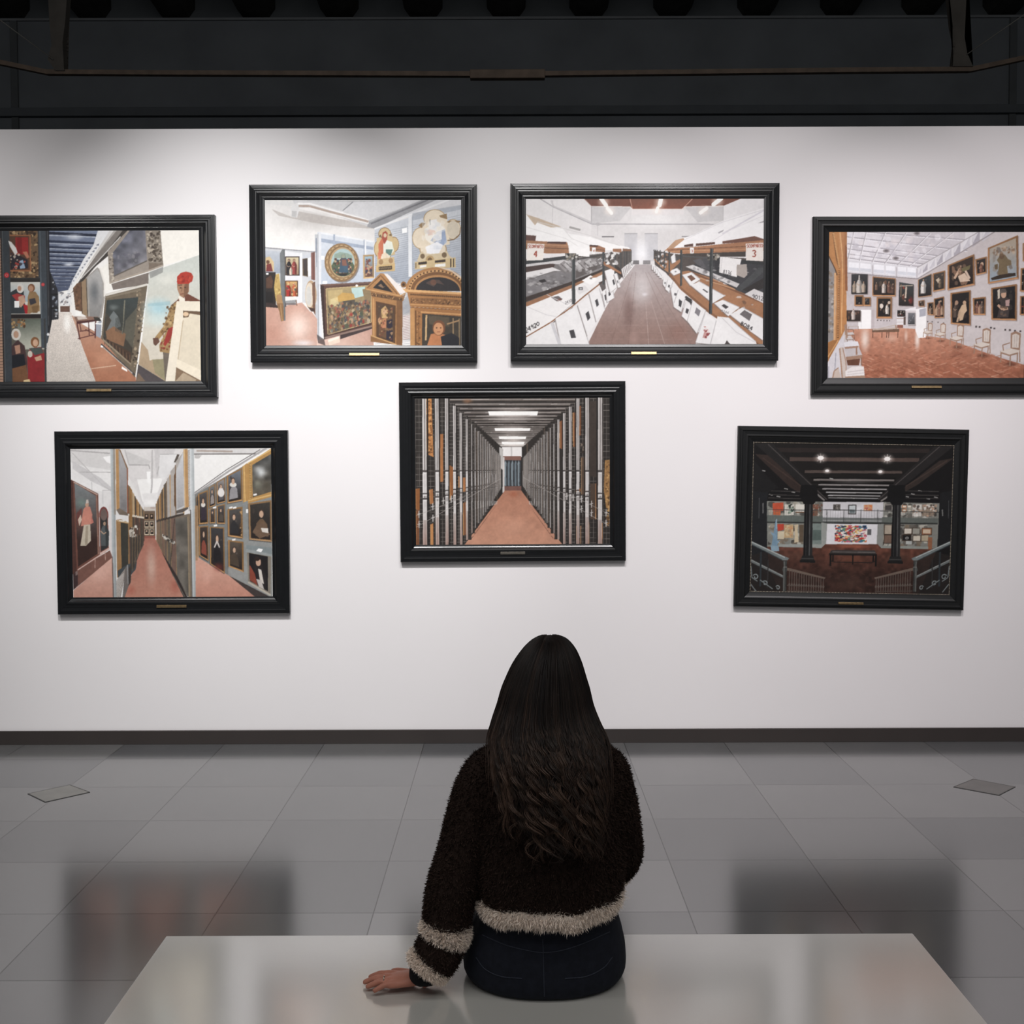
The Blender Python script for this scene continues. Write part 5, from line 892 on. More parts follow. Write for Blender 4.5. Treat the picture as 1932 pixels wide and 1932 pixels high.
a.P([(1000,370),(1062,205),(1068,640),(1000,668)],(196,196,198)); a.G([(1008,375),(1055,240),(1058,630),(1008,655)],(206,206,210),(166,164,166),(0,260),(0,650)); a.P([(1060,200),(1092,195),(1096,640),(1064,650)],(190,142,88)); a.L([(1066,200),(1068,645)],6,(226,186,130)); a.P([(1000,668),(1090,640),(1090,655),(1050,680),(1000,690)],(92,84,78)); a.P([(985,400),(1000,370),(1000,660),(985,630)],(112,78,50)); a.P([(990,720),(1098,690),(1100,720),(995,745)],(120,106,92)); a.P([(990,730),(1085,715),(1088,1330),(1075,1325),(1000,1170)],(104,98,90)); a.N([(990,730),(1085,715),(1088,1330),(1000,1170)],.18,10,5); a.P([(1085,700),(1108,690),(1112,1335),(1086,1335)],(130,112,92)); a.L([(1088,715),(1092,1330)],5,(170,146,112)); a.P([(890,850),(990,910),(985,930),(900,885)],(176,168,156)); a.B([(888,845),(985,900),(985,930),(900,880)],[(222,216,204),(70,62,56)],16,6,12,6); a.L([(985,730),(945,1120)],5,(70,62,56)); a.P([(880,980),(1000,1170),(1080,1338),(1050,1338),(960,1150)],(56,48,46)); a.L([(960,1150),(1060,1335)],6,(110,100,92))
# post 2
for k in range(52): a.L([(1094,210+k*9),(1108,206+k*9)],3,(80,66,56))
a.G([(1108,190),(1142,190),(1145,1338),(1112,1338)],(220,224,226),(160,166,168),(1108,0),(1145,0)); a.L([(1110,660),(1114,1335)],6,(96,92,92)); a.L([(1140,190),(1144,1338)],4,(196,200,202))
# right bay
a.P([(1142,190),(1735,186),(1735,215),(1142,545)],(240,238,236)); a.P([(1142,190),(1735,186),(1640,235),(1142,240)],(214,211,210)); a.L([(1142,236),(1640,232)],9,(130,124,122)); a.L([(1142,545),(1400,370),(1700,188)],14,(170,166,166)); a.L([(1142,530),(1390,355),(1650,200)],6,(112,106,106)); a.L([(1160,210),(1440,215)],14,(176,160,150)); a.P([(1145,240),(1200,245),(1180,270),(1145,268)],(190,186,184))
a.P([(1142,545),(1735,200),(1735,1335),(1610,1337),(1400,1165),(1142,1015)],(126,128,126)); a.G([(1380,420),(1735,200),(1735,1335),(1400,1165)],(130,134,134),(150,152,150),(0,300),(0,1200))
a.G([(1142,1012),(1300,1110),(1400,1165),(1615,1337),(1142,1337)],(222,162,140),(204,136,114),(0,1040),(0,1337)); a.soft(1230,1160,70,90,(230,170,150),.6)
def por(q,fw,seed,robe=(70,56,50),c0=(84,80,80),face=True,fc=(176,126,72),ruff=False,hx=.5,hy=.3):
    a.P([(x-4,y+7) for x,y in q],(60,52,48),.6); a.FR(q,fw,fc,c0,(46,38,36),[(70,60,54),(96,84,76)],5,seed)
    if face:
        W=math.dist(q[0],q[1]); H=math.dist(q[1],q[2]); x,y=a.Q(q,hx,hy)
        a.P([a.Q(q,hx-.28,.88),a.Q(q,hx-.22,.55),a.Q(q,hx-.06,.44),a.Q(q,hx+.06,.44),a.Q(q,hx+.25,.58),a.Q(q,hx+.3,.88)],robe)
        if ruff: a.E(x,y+H*.1,W*.2,H*.07,(222,216,208))
        a.E(x,y-H*.02,W*.11,H*.1,(70,54,46)); a.E(x,y,W*.09,H*.085,(206,164,134))
por([(1155,560),(1175,545),(1170,800),(1150,790)],4,1,face=False); por([(1168,540),(1245,508),(1245,765),(1172,772)],11,2,(60,50,60),ruff=True); por([(1252,490),(1302,462),(1302,625),(1254,645)],7,3,(150,140,136),(112,112,112)); por([(1312,450),(1378,412),(1380,600),(1314,615)],8,4,(90,86,90),(140,134,132),ruff=True); a.E(1346,530,26,32,(226,220,216)); por([(1392,400),(1510,338),(1512,590),(1394,612)],12,5,(150,146,150),(110,116,126),ruff=True,hx=.4); por([(1255,655),(1300,640),(1300,762),(1256,765)],8,6); por([(1310,632),(1375,615),(1376,768),(1312,765)],8,7,(84,74,66))
a.P([(1512,330),(1550,302),(1552,590),(1515,605)],(190,140,74)); a.L([(1526,320),(1530,600)],6,(226,180,104)); a.P([(1550,310),(1735,190),(1735,560),(1552,612)],(186,136,70)); a.L([(1570,300),(1575,590)],11,(110,76,42)); a.L([(1556,305),(1735,200)],9,(226,180,104)); a.L([(1556,590),(1735,545)],11,(216,170,98)); a.G([(1588,318),(1735,232),(1735,520),(1590,565)],(90,90,88),(86,78,66),(0,280),(0,540)); a.soft(1650,370,70,70,(190,194,196),.8); a.soft(1625,470,60,60,(110,110,96),.8); a.soft(1700,470,40,60,(66,60,50),.9); a.N([(1588,318),(1735,232),(1735,520),(1590,565)],.3,9,2)
for k in range(22): a.E(1572,312+k*13,7,5,(206,160,88))
por([(1172,790),(1245,782),(1245,1055),(1172,1010)],9,8,(150,72,56),(70,58,52),hy=.26); por([(1255,790),(1368,795),(1370,1150),(1255,1075)],10,9,(40,36,38),(62,60,62)); a.L([(1290,950),(1310,900),(1330,950)],10,(206,196,190)); a.soft(1320,1100,60,50,(130,50,44),.7)
por([(1395,655),(1510,635),(1512,880),(1396,862)],13,10,(50,48,50),(84,80,78),hx=.42,hy=.32); a.B([(1488,670),(1506,670),(1506,860),(1490,860)],[(206,156,96),(110,76,46)],18,4,8,3); por([(1395,890),(1515,905),(1515,1140),(1396,1095)],13,11,(80,66,54),(90,78,66),hx=.4,hy=.34)
por([(1555,612),(1735,585),(1735,905),(1560,888)],14,12,(110,84,62),(60,56,52),fc=(166,124,80),hx=.55,hy=.32); a.P([(1585,830),(1620,770),(1680,760),(1720,850),(1640,880)],(112,86,66)); a.P([(1650,800),(1705,800),(1708,838),(1660,830)],(222,214,204)); a.P([(1535,960),(1735,1000),(1735,1020),(1530,985)],(150,156,156)); a.P([(1535,930),(1735,950),(1735,1000),(1535,960)],(130,140,142)); a.P([(1630,955),(1665,962),(1650,985),(1612,975)],(246,246,246)); a.P([(1540,985),(1728,1018),(1720,1310),(1548,1210)],(136,126,112)); a.P([(1555,990),(1702,1018),(1700,1285),(1560,1205)],(36,32,34)); a.P([(1560,1080),(1600,1150),(1620,1240),(1560,1200)],(150,66,48)); a.P([(1585,1060),(1610,1010),(1640,1020),(1660,1100),(1690,1180),(1690,1270),(1620,1230)],(44,38,40)); a.E(1628,1062,20,30,(206,160,134)); a.E(1618,1036,22,16,(50,38,34)); a.P([(1625,1110),(1650,1120),(1670,1230),(1640,1210)],(216,206,196)); a.P([(1610,1190),(1650,1200),(1670,1270),(1630,1250)],(196,186,180)); a.L([(1548,1215),(1722,1315)],14,(190,180,164)); a.Rr(1538,655,1553,685,(246,246,244))
for x,y in ((1420,640),(1450,640),(1440,886),(1608,540),(1295,640),(1300,778)): a.P([(x-14,y),(x+12,y-6),(x+14,y+8),(x-12,y+12)],(244,242,240))
a.P([(1395,1095),(1515,1140),(1520,1210),(1395,1160)],(150,150,148)); a.P([(1400,1165),(1735,1337),(1610,1337)],(70,60,58)); a.Rr(1142,630,1160,1050,(170,128,86),.8); a.L([(1162,630),(1165,1030)],5,(206,160,110))
ART5=a

# ---- 6: corridor between sliding rack ends
a = Paint((185,180), (1718,171), (190,1333), GW, 298, (48,44,42))
VX,VY=955,742
def rac(x0,x1,seed):
    r=random.Random(seed)
    a.Rr(x0,175,x1,1338,(50,45,42))
    for k in range(8):
        x=r.uniform(x0,x1); a.Rr(x,r.uniform(180,700),x+r.uniform(4,10),r.uniform(700,1330),r.choice([(70,62,58),(36,32,30),(90,76,64)]))
rac(185,860,1); rac(1040,1720,2)
for x0,x1,st in ((190,250,34),(278,340,30),(376,425,26),(452,490,22),(512,545,19),(558,590,17),(606,630,15),(1665,1720,34),(1560,1620,30),(1480,1530,26),(1420,1460,22),(1372,1405,19)):
    k=0
    while 180+k*st*1.35<1335: a.Rr(x0,180+k*st*1.35,x1,183+k*st*1.35,(134,126,120),.85); k+=1
    n=max(2,int((x1-x0)/26))
    for j in range(n+1): x=x0+(x1-x0)*j/n; a.L([(x,178),(x,1335)],3,(126,118,112),.8)
# picture edges stored in the racks
O=[(176,108,58),(150,88,44),(196,128,70),(130,78,48)]
a.P([(272,178),(318,178),(332,640),(290,620),(272,590)],(196,124,62)); a.B([(276,180),(314,180),(324,620),(290,600)],[(226,160,90),(110,66,34),(150,90,46)],70,6,12,4,.9)
for q,c in (([(382,460),(408,458),(408,832),(384,836)],0),([(190,890),(222,884),(222,1060),(190,1050)],1),([(300,895),(326,890),(330,1010),(304,1010)],0),([(306,1170),(328,1160),(328,1333),(308,1333)],2),([(455,700),(486,720),(484,930),(462,980)],1),([(562,800),(582,800),(582,910),(566,912)],0),([(565,1000),(588,990),(588,1250),(566,1256)],3),([(596,400),(620,410),(618,500),(600,500)],3),([(660,420),(675,425),(672,560),(660,560)],3),([(684,500),(700,505),(698,690),(684,690)],0),([(530,790),(545,800),(545,880),(530,880)],3),([(1290,440),(1308,430),(1310,600),(1294,610)],3),([(1326,360),(1346,350),(1346,580),(1326,570)],3),([(1475,240),(1492,238),(1492,470),(1478,470)],3),([(1430,290),(1446,290),(1448,560),(1432,560)],3),([(1455,1180),(1480,1190),(1480,1333),(1456,1333)],3),([(1540,1150),(1556,1150),(1556,1333),(1540,1333)],2),([(1630,1150),(1662,1160),(1660,1333),(1632,1333)],2),([(1606,850),(1618,846),(1618,1130),(1608,1130)],3),([(190,1060),(216,1050),(216,1333),(190,1333)],3),([(1455,880),(1490,890),(1490,910),(1455,915)],1)): a.P(q,O[c]); a.L([q[0],q[3]],5,(214,150,90))
a.P([(1680,665),(1718,660),(1718,1050),(1690,1040),(1672,900)],(166,118,64)); a.B([(1682,670),(1716,670),(1716,1200),(1690,1200)],[(206,156,90),(96,64,36),(140,98,54)],80,5,11,8,.9)
a.P([(1492,640),(1530,640),(1530,940),(1492,930)],(92,72,58)); a.L([(1496,645),(1496,935)],6,(150,116,84)); a.P([(1560,200),(1618,200),(1618,800),(1560,790)],(66,56,50)); a.P([(1566,850),(1606,846),(1606,1130),(1568,1130)],(84,66,54)); a.L([(1490,1180),(1490,1330)],7,(190,140,100)); a.B([(1488,520),(1520,520),(1520,610),(1490,610)],[(130,112,96),(60,50,44)],14,6,12,2)
# ceiling
a.P([(440,175),(1470,173),(1030,562),(872,562)],(66,58,54))
r=random.Random(3)
y=186.0; d=38.0
while y<556:
    t=(y-175)/387; xl,xr=450+t*420,1462-t*432
    a.P([(xl,y),(xr,y-4*(1-t)),(xr,y+d*.42),(xl,y+d*.42)],(96,86,80)); a.L([(xl,y+d*.05),(xr,y+d*.02)],max(2,d*.12),(196,188,182)); a.P([(xl,y+d*.42),(xr,y+d*.42),(xr,y+d*.75),(xl,y+d*.75)],(40,35,33)); a.L([(xl,y+d*.82),(xr,y+d*.82)],max(1.5,d*.1),(150,140,134),.8)
    y+=d; d*=.90
for yy,h,xa,xb,xc,xd in ((281,32,762,1155,772,1148),(412,22,812,1095,818,1090),(478,20,845,1062,850,1056),(521,20,868,1048,874,1042)):
    a.soft((xa+xb)/2,yy+h/2,(xb-xa)*.72,h*2.2,(255,240,232),.55); a.P([(xa,yy),(xb,yy),(xd,yy+h),(xc,yy+h)],(255,253,250))
a.soft(950,340,330,30,(226,216,210),.45); a.soft(600,200,60,30,(170,110,70),.6)
# end wall
a.Rr(870,560,1026,640,(240,236,234)); a.Rr(940,560,952,638,(206,202,200)); a.Rr(878,632,1020,668,(140,96,84)); a.Rr(888,664,1020,880,(54,56,60))
for k,x in enumerate((898,925,952,978,1002)): a.P([(x-9,690),(x,664),(x+9,690),(x+8,862),(x,868),(x-8,862)],(132,146,154) if k%2==0 else (110,124,134)); a.L([(x+6,690),(x+5,860)],4,(66,72,78))
a.Rr(884,868,1022,905,(124,84,74)); a.Rr(875,640,890,920,(214,206,202)); a.P([(880,575),(850,560),(850,720),(876,740)],(190,186,182)); a.L([(842,575),(845,740)],9,(50,46,44))
# floor
fl=[(892,903),(1022,903),(1100,1010),(1348,1332),(572,1333),(790,1040)]
a.G(fl,(184,120,92),(206,142,112),(0,905),(0,1290)); a.N(fl,.04,9,6); a.soft(960,1190,210,110,(216,152,122),.6); a.soft(960,930,60,40,(176,92,62),.7)
for k in range(22):
    t=k/22; x=640+240*t**.75; yb=1270-(1270-945)*t**.75
    a.P([(x-8*(1-t),yb),(x+10*(1-t),yb-14*(1-t)),(x-14*(1-t),yb+16*(1-t))],(96,60,50),.8)
    x=1262-232*t**.75; a.P([(x+8*(1-t),yb),(x-10*(1-t),yb-14*(1-t)),(x+14*(1-t),yb+16*(1-t))],(96,60,50),.8)
# racks end posts
Lx=[262,360,436,497,547,594,629,656,680,701,720,738,754,769,783,796,808,819,829,838,846,853,860]
Rx=[1642,1540,1467,1407,1360,1314,1283,1254,1228,1204,1182,1162,1144,1128,1113,1099,1086,1075,1065,1056,1048,1041,1035]
for side,X in ((0,Lx),(1,Rx)):
    for k in range(len(X)-1,-1,-1):
        x=X[k]; t=abs(x-VX)/693.0
        w_=max(2.2,32*t**1.1)
        yt=max(174,VY-(VY-175)*(t/.745)**.98) if t<.745 else 172; yb=min(1336,VY+ (1333-VY)*(t/.56)) if t<.56 else 1336
        if k<len(X)-1:
            x2=X[k+1]; lo,hi=min(x,x2),max(x,x2)
            if t<.55: a.P([(lo,yt if side else yt),(hi,yt),(hi,yb),(lo,yb)],(62,56,52)); 
            if t<.5 and k%2: a.P([(lo,yt+30),(hi,yt+30),(hi,yb-40),(lo,yb-40)],(104,88,76),.6)
            if t<.42: a.Rr(lo,yt,hi,yb,(150,142,136),.45*(1-t/.42)+.25)
            m=(hi-lo)
            if .12<t<.55:
                n=int((yb-yt)/(9+40*t))
                for j in range(n): a.Rr(lo+m*.25,yt+j*(9+40*t),lo+m*.8,yt+j*(9+40*t)+2+3*t,(140,130,122),.55)
        if t>.2: a.L([(x-(1-2*side)*-w_*.75,yt+10*(t<.7)),(x-(1-2*side)*-w_*.75,yb)],w_*.35,(40,36,34))
        c=(206,200,197) if t>.1 else (196,190,186)
        a.Rr(x-w_*.5,yt,x+w_*.5,yb,(166,158,154)); a.Rr(x-w_*.5,yt,x-w_*.12,yb,c); a.Rr(x+w_*.12,yt,x+w_*.46,yb,(188,181,178)); a.Rr(x-w_*.1,yt,x+w_*.1,yb,(112,104,100))
        if yb>1200: a.G([(x-w_*.5,1040),(x+w_*.5,1040),(x+w_*.5,yb),(x-w_*.5,yb)],(206,196,190),(170,118,100),(0,1040),(0,1330),.55)
        y1,y2=VY+(738-VY)*1.0, VY+(925-VY)*max(t/.99,.02)
        if t>.18: 
            for yy,hh in ((742,14),(VY+(920-VY)*min(1,.5+t*.5)*1.0,10),(VY+(962-VY)*min(1,.5+t*.5),10)): a.Rr(x-w_*.55,yy,x+w_*.55,yy+hh*t+3,(84,78,76)); a.Rr(x-w_*.5,yy+hh*t+3,x+w_*.5,yy+hh*t*2+4,(226,222,220))
            yy=765; a.G([(x-w_*.5,yy),(x+w_*.5,yy),(x+w_*.5,VY+180*min(1,.4+t*.6)),(x-w_*.5,VY+180*min(1,.4+t*.6))],(216,211,209),(222,218,216),(0,yy),(0,900),.75)
            a.Rr(x-w_*.5,985,x+w_*.5,985+150*t,(220,214,211),.75)
for p in (((195,1190),(440,1050),(620,950),(860,810)),((195,1100),(430,1010),(620,930))): a.L(p,4,(176,168,162),.75)
for p in (((1715,1180),(1500,1060),(1300,950),(1040,800)),((1715,1090),(1480,970),(1290,900))): a.L(p,4,(176,168,162),.75)
for x,y in ((215,1090),(215,1170),(325,1030),(325,1120),(408,985),(470,970),(1690,1080),(1690,1160),(1575,1010),(1575,1080),(1495,970),(1495,1050),(1430,960),(1380,950)): a.L([(x,y-28),(x,y+28)],7,(196,190,186)); a.L([(x-13,y),(x+13,y-6)],5,(206,200,196))
ART6=a

# ---- 7: dark hall with columns, stairs and a coloured abstract
a = Paint((183,165), (1752,190), (178,1333), GW, 296, (22,20,21))
def ceil7(y,h,c,x0,x1): a.P([(x0,y),(x1,y+5),(x1,y+5+h),(x0,y+h)],c)
a.P([(250,170),(1650,180),(1180,600),(770,600)],(28,25,24)); ceil7(212,34,(44,36,34),330,1560)
ceil7(285,30,(78,62,56),470,1480); ceil7(386,20,(84,70,64),590,1350); ceil7(452,14,(120,112,108),660,1290); ceil7(492,11,(140,134,132),700,1255); ceil7(524,10,(150,146,146),730,1235); ceil7(552,9,(170,168,168),760,1200); ceil7(576,8,(170,168,168),775,1185); ceil7(596,7,(150,150,150),780,1180)
for y in (440,478,512,540,566): ceil7(y,9,(14,13,13),640,1300)
a.soft(970,470,260,40,(150,142,138),.35); a.soft(970,300,330,30,(110,88,78),.5)
for p,c in (([(200,260),(320,270),(600,540),(590,580),(480,520)],(52,40,36)),([(1752,290),(1640,310),(1370,520),(1360,560),(1470,500)],(52,42,38)),([(183,170),(330,175),(700,540),(770,610),(740,620),(640,560)],(34,32,32)),([(1752,195),(1600,200),(1230,540),(1165,610),(1190,620),(1300,560)],(36,33,33))): a.P(p,c)
a.L([(300,185),(770,615)],7,(72,66,64)); a.L([(1640,200),(1168,615)],7,(72,66,64)); a.L([(260,290),(580,520)],9,(66,50,44)); a.L([(1700,310),(1380,510)],9,(66,52,46)); a.L([(660,545),(750,620)],12,(130,124,120)); a.L([(1290,560),(1190,625)],12,(130,124,120))
for x,y in ((270,390),(448,530),(505,556),(330,576),(390,590),(800,450),(970,530),(970,602),(1495,545),(1440,570),(1395,590),(1620,595),(1560,606)): a.L([(x-16,y-3),(x+14,y+3)],7,(170,168,164),.9)
for y in (545,575,600): a.L([(310,y),(580,y+8)],5,(70,66,64)); a.L([(1380,y),(1640,y+5)],5,(70,66,64))
# lit gallery across the far wall
a.P([(300,625),(740,630),(740,985),(310,985)],(128,130,122)); a.P([(1200,632),(1650,640),(1640,995),(1200,985)],(128,128,120)); a.P([(738,630),(1210,634),(1210,780),(738,775)],(206,204,208)); a.P([(765,800),(1175,804),(1175,960),(765,960)],(226,224,228)); a.soft(850,690,60,50,(236,236,240),.7); a.soft(1020,690,60,50,(236,236,240),.7)
for x0,y0,x1,y1,c in ((818,650,876,698,(96,90,84)),(936,652,1000,728,(70,66,66)),(1058,652,1126,702,(206,150,110))): a.Rr(x0,y0,x1,y1,c)
a.Rr(944,660,992,720,(196,204,206)); a.Rr(948,690,988,716,(96,110,112)); a.B([(1060,655),(1122,655),(1122,698),(1060,698)],[(226,120,60),(240,200,150),(190,90,80)],14,7,14,3); a.B([(822,655),(872,655),(872,694),(822,694)],[(150,144,136),(60,56,54)],10,6,12,4)
for q in ((310,630,735,760),(1215,640,1645,765)):
    a.B(rc(*q),[(150,148,138),(206,202,190),(96,92,84),(60,58,54),(176,168,150)],60,14,30,q[0],.7)
a.P([(345,640),(430,636),(430,700),(348,702)],(206,76,46)); a.P([(350,704),(410,704),(408,735),(352,732)],(196,90,50)); a.Rr(440,650,515,735,(206,202,190)); a.B([(462,650),(515,650),(515,722),(462,722)],[(40,70,56),(20,30,26),(150,170,150)],16,6,13,5); a.Rr(525,650,592,712,(222,218,206)); a.L([(525,712),(592,712)],9,(120,84,60)); a.Rr(660,650,700,750,(120,84,66)); a.B([(660,650),(735,650),(735,750),(660,750)],[(130,72,54),(176,166,150),(84,76,66)],18,7,15,7)
for x,y in ((1358,655),(1358,686),(1398,655),(1398,690)): a.Rr(x,y,x+34,y+24,(196,120,70) if x<1390 else (150,144,130)); a.Rr(x+5,y+5,x+29,y+19,(230,220,200))
a.Rr(1440,650,1510,742,(206,200,190)); a.Rr(1515,655,1600,740,(150,130,110)); a.B([(1440,650),(1630,650),(1630,745),(1440,745)],[(230,226,216),(110,90,76),(170,140,116),(60,54,50),(206,160,130)],44,8,16,9,.8); a.Rr(1222,645,1280,700,(130,124,116)); a.P([(1225,660),(1275,655),(1275,695),(1225,695)],(70,66,64))
a.P([(300,735),(740,742),(740,792),(300,790)],(96,104,98)); a.P([(738,752),(1210,756),(1210,800),(738,796)],(112,116,114)); a.P([(1205,750),(1645,758),(1640,800),(1205,798)],(96,102,96)); a.L([(300,790),(1640,800)],12,(52,54,52)); a.L([(740,775),(1200,780)],5,(170,172,170))
for k in range(66): a.L([(310+k*20.3,690),(310+k*20.3,780)],2,(90,92,90),.6)
a.L([(305,690),(640,696),(770,692),(1170,700),(1340,704),(1645,712)],5,(60,60,60))
for x in (770,905,1035,1170): a.L([(x,690),(x,790)],4,(60,60,60))
for q in ((315,800,592,965),(1215,808,1560,975)): a.B(rc(*q),[(150,146,132),(196,190,174),(90,84,76),(120,104,84),(56,52,48)],46,16,32,q[0]+1,.75)
a.P([(385,805),(438,802),(436,850),(390,858)],(196,60,40)); a.Rr(440,808,512,912,(190,158,112)); a.B([(445,812),(508,812),(508,905),(445,905)],[(206,140,90),(150,130,100),(216,196,150)],18,8,16,6,.7); a.P([(518,810),(550,805),(545,850),(555,945),(520,948),(525,880)],(206,186,150)); a.P([(555,810),(592,808),(592,940),(560,945)],(96,80,62)); a.Rr(390,860,440,920,(206,192,160)); a.P([(662,800),(735,798),(735,960),(662,965)],(120,134,128)); a.Rr(665,850,730,930,(84,100,94))
for q,c in (((1380,838,1435,878),(210,200,184)),((1368,888,1432,930),(30,28,28)),((1450,895,1505,934),(206,196,176)),((1518,836,1592,884),(150,96,64)),((1445,836,1500,880),(150,148,136)),((1516,890,1570,934),(176,160,130)),((1225,812,1278,880),(176,160,140)),((1225,890,1280,950),(120,92,76))): a.Rr(q[0]-5,q[1]-5,q[2]+5,q[3]+5,(70,56,46)); a.Rr(*q,c)
a.Rr(1526,844,1584,876,(206,180,150)); a.L([(1392,905),(1412,905),(1412,918),(1392,918),(1392,905)],3,(206,204,200)); a.Rr(1566,905,1600,1015,(150,92,60)); a.Rr(1394,935,1440,960,(176,180,176))
a.P([(730,790),(775,800),(770,970),(735,990)],(150,154,148)); a.P([(1170,804),(1215,800),(1210,990),(1165,970)],(140,142,136)); a.Rr(1090,842,1122,888,(96,96,98))
q=[(836,812),(1088,820),(1088,946),(838,942)]
a.P(q,(236,226,210)); a.B(q,[(206,50,44),(226,120,60),(240,200,110),(60,110,150),(236,230,220),(70,140,110),(206,90,120),(40,50,80),(246,240,230)],420,8,22,77,.92,.5)
a.P([(395,960),(735,960),(735,992),(395,985)],(150,156,150)); a.P([(1200,972),(1570,978),(1570,1002),(1200,995)],(140,146,138))
# floor
fl=[(310,980),(735,990),(765,960),(1175,960),(1200,990),(1640,1000),(1560,1200),(1500,1355),(420,1345),(330,1150)]
a.G(fl,(104,58,44),(58,36,30),(0,970),(0,1200)); a.N(fl,.22,16,8); a.soft(975,975,230,26,(160,80,56),.9); a.soft(970,1075,150,50,(120,66,46),.7); a.soft(960,1260,200,90,(84,56,46),.6); a.soft(560,1050,200,60,(90,58,46),.6); a.soft(1330,1060,160,60,(96,62,48),.6)
r=random.Random(4)
for k in range(60): x=r.uniform(480,1420); y=r.uniform(1010,1330); s_=.5+(y-1000)/400; a.L([(x,y),(x+34*s_,y+(16 if k%2 else -16)*s_)],4*s_,r.choice([(80,50,40),(40,26,22),(100,64,50)]),.5)
a.P([(340,1000),(372,770),(386,830),(392,1010)],(112,146,170)); a.P([(330,860),(380,890),(372,930)],(120,154,178)); a.P([(380,940),(412,925),(385,970)],(120,154,178)); a.P([(335,970),(400,975),(405,1015),(345,1018)],(130,160,178)); a.L([(378,765),(382,840)],7,(150,176,190))
def col7(x,w0,yt,yb):
    a.G([(x-w0,yt),(x+w0,yt),(x+w0*1.12,yb),(x-w0*1.12,yb)],(24,23,24),(46,46,46),(x-w0,0),(x+w0,0)); a.P([(x-w0*2.2,yt-60),(x+w0*2.0,yt-60),(x+w0*1.6,yt-20),(x+w0*1.2,yt),(x-w0*1.2,yt),(x-w0*1.6,yt-20)],(22,21,22)); a.P([(x-w0*2.0,500),(x+w0*1.8,500),(x+w0*2.2,yt-55),(x-w0*2.4,yt-55)],(20,19,20)); a.L([(x+w0*.3,yt),(x+w0*.4,yb-20)],7,(84,84,84)); a.L([(x-w0*.5,yt),(x-w0*.5,yb-20)],4,(60,60,60)); a.P([(x-w0*1.3,yb-30),(x+w0*1.3,yb-30),(x+w0*1.7,yb+10),(x-w0*1.7,yb+8)],(34,33,33)); a.P([(x-w0*1.9,yb+6),(x+w0*1.9,yb+8),(x+w0*1.9,yb+28),(x-w0*1.9,yb+24)],(26,25,25)); a.L([(x-w0*1.5,yb-6),(x+w0*1.5,yb-4)],6,(74,72,70))
col7(628,32,650,1078); col7(1315,32,655,1085)
a.P([(183,540),(310,545),(300,630),(310,1000),(320,1200),(180,1100)],(30,31,34)); a.P([(183,300),(330,470),(390,520),(300,560),(183,545)],(28,27,28)); a.L([(270,640),(272,720)],9,(100,100,100)); a.L([(240,600),(240,760)],6,(70,70,72)); a.P([(1650,560),(1752,540),(1740,980),(1640,1010)],(28,28,30)); a.L([(1672,690),(1676,740)],9,(120,120,118)); a.L([(1720,620),(1722,760)],5,(70,70,72))
# bench
a.P([(815,1005),(1150,1008),(1170,1042),(795,1036)],(62,56,54)); a.L([(820,1020),(1158,1024)],5,(120,112,108)); a.L([(795,1038),(1170,1044)],15,(30,26,25))
for x,yb in ((808,1130),(1162,1134),(982,1118),(826,1098),(1142,1100)): a.L([(x,1040),(x,yb)],14 if x in(808,1162) else 11,(24,21,20))
a.L([(812,1090),(840,1100),(1130,1104),(1160,1092)],6,(34,28,26))
# stair rails
def rail(fx):
    X=lambda p:[(fx(x),y) for x,y in p]
    a.P(X([(320,1010),(470,1090),(470,1345),(180,1345),(180,1050)]),(40,34,32),.75)
    a.P(X([(183,935),(440,1052),(485,1070),(470,1088),(430,1086),(183,965)]),(112,122,122)); a.L(X([(185,942),(450,1064)]),7,(172,180,178)); a.L(X([(185,962),(430,1084)]),6,(56,66,70)); a.P(X([(183,1076),(440,1204),(440,1224),(183,1100)]),(100,106,106)); a.L(X([(185,1082),(436,1208)]),5,(152,156,152))
    a.P(X([(436,1090),(468,1090),(462,1130),(474,1160),(462,1180),(464,1330),(440,1330),(440,1180),(430,1160),(444,1130)]),(64,66,64)); a.L(X([(446,1095),(446,1330)]),6,(112,114,110)); a.L(X([(440,1140),(470,1140)]),6,(112,114,110))
    a.P(X([(470,1145),(500,1150),(772,1220),(765,1232),(500,1172),(470,1165)]),(112,94,82)); 
    for k in range(15): a.L(X([(490+k*19,1160+k*5),(490+k*19,1338)]),6,(96,84,76)); a.E(fx(490+k*19),1275+k*1.2,7,11,(104,92,84))
    a.L(X([(470,1282),(766,1292)]),6,(90,78,70)); a.L(X([(470,1325),(766,1330)]),7,(76,66,60))
    a.L(X([(262,1020),(262,1290)]),14,(44,50,54)); a.L(X([(320,1080),(318,1300)]),8,(50,48,48))
    for cx,cy,rr in ((225,1215,30),(300,1265,28),(400,1300,24)):
        for w_,c in ((11,(60,66,68)),(6,(140,148,148))):
            a.L([(fx(cx+rr*math.cos(t)*(1-t/14)),cy+rr*math.sin(t)*(1-t/14)) for t in [3.6+i*.45 for i in range(15)]],w_,c)
    for w_,c in ((10,(60,66,68)),(5,(130,138,138))): a.L(X([(185,1270),(235,1335)]),w_,c); a.L(X([(260,1240),(360,1310)]),w_,c); a.L(X([(186,1130),(195,1220),(240,1250)]),w_,c)
rail(lambda x:x); rail(lambda x:1925-x*1.0)
for x,y,rr in ((712,290,27),(1232,297,27),(765,390,17),(1180,396,17)):
    a.soft(x,y,rr*2.6,rr*2.0,(255,240,230),.6); a.E(x,y,rr*.9,rr*.6,(255,250,246))
    if rr>20:
        for k in range(8): t=R(k*45); a.L([(x,y),(x+rr*1.35*math.cos(t),y+rr*1.35*math.sin(t))],2.2,(255,248,240),.8)
ART7=a

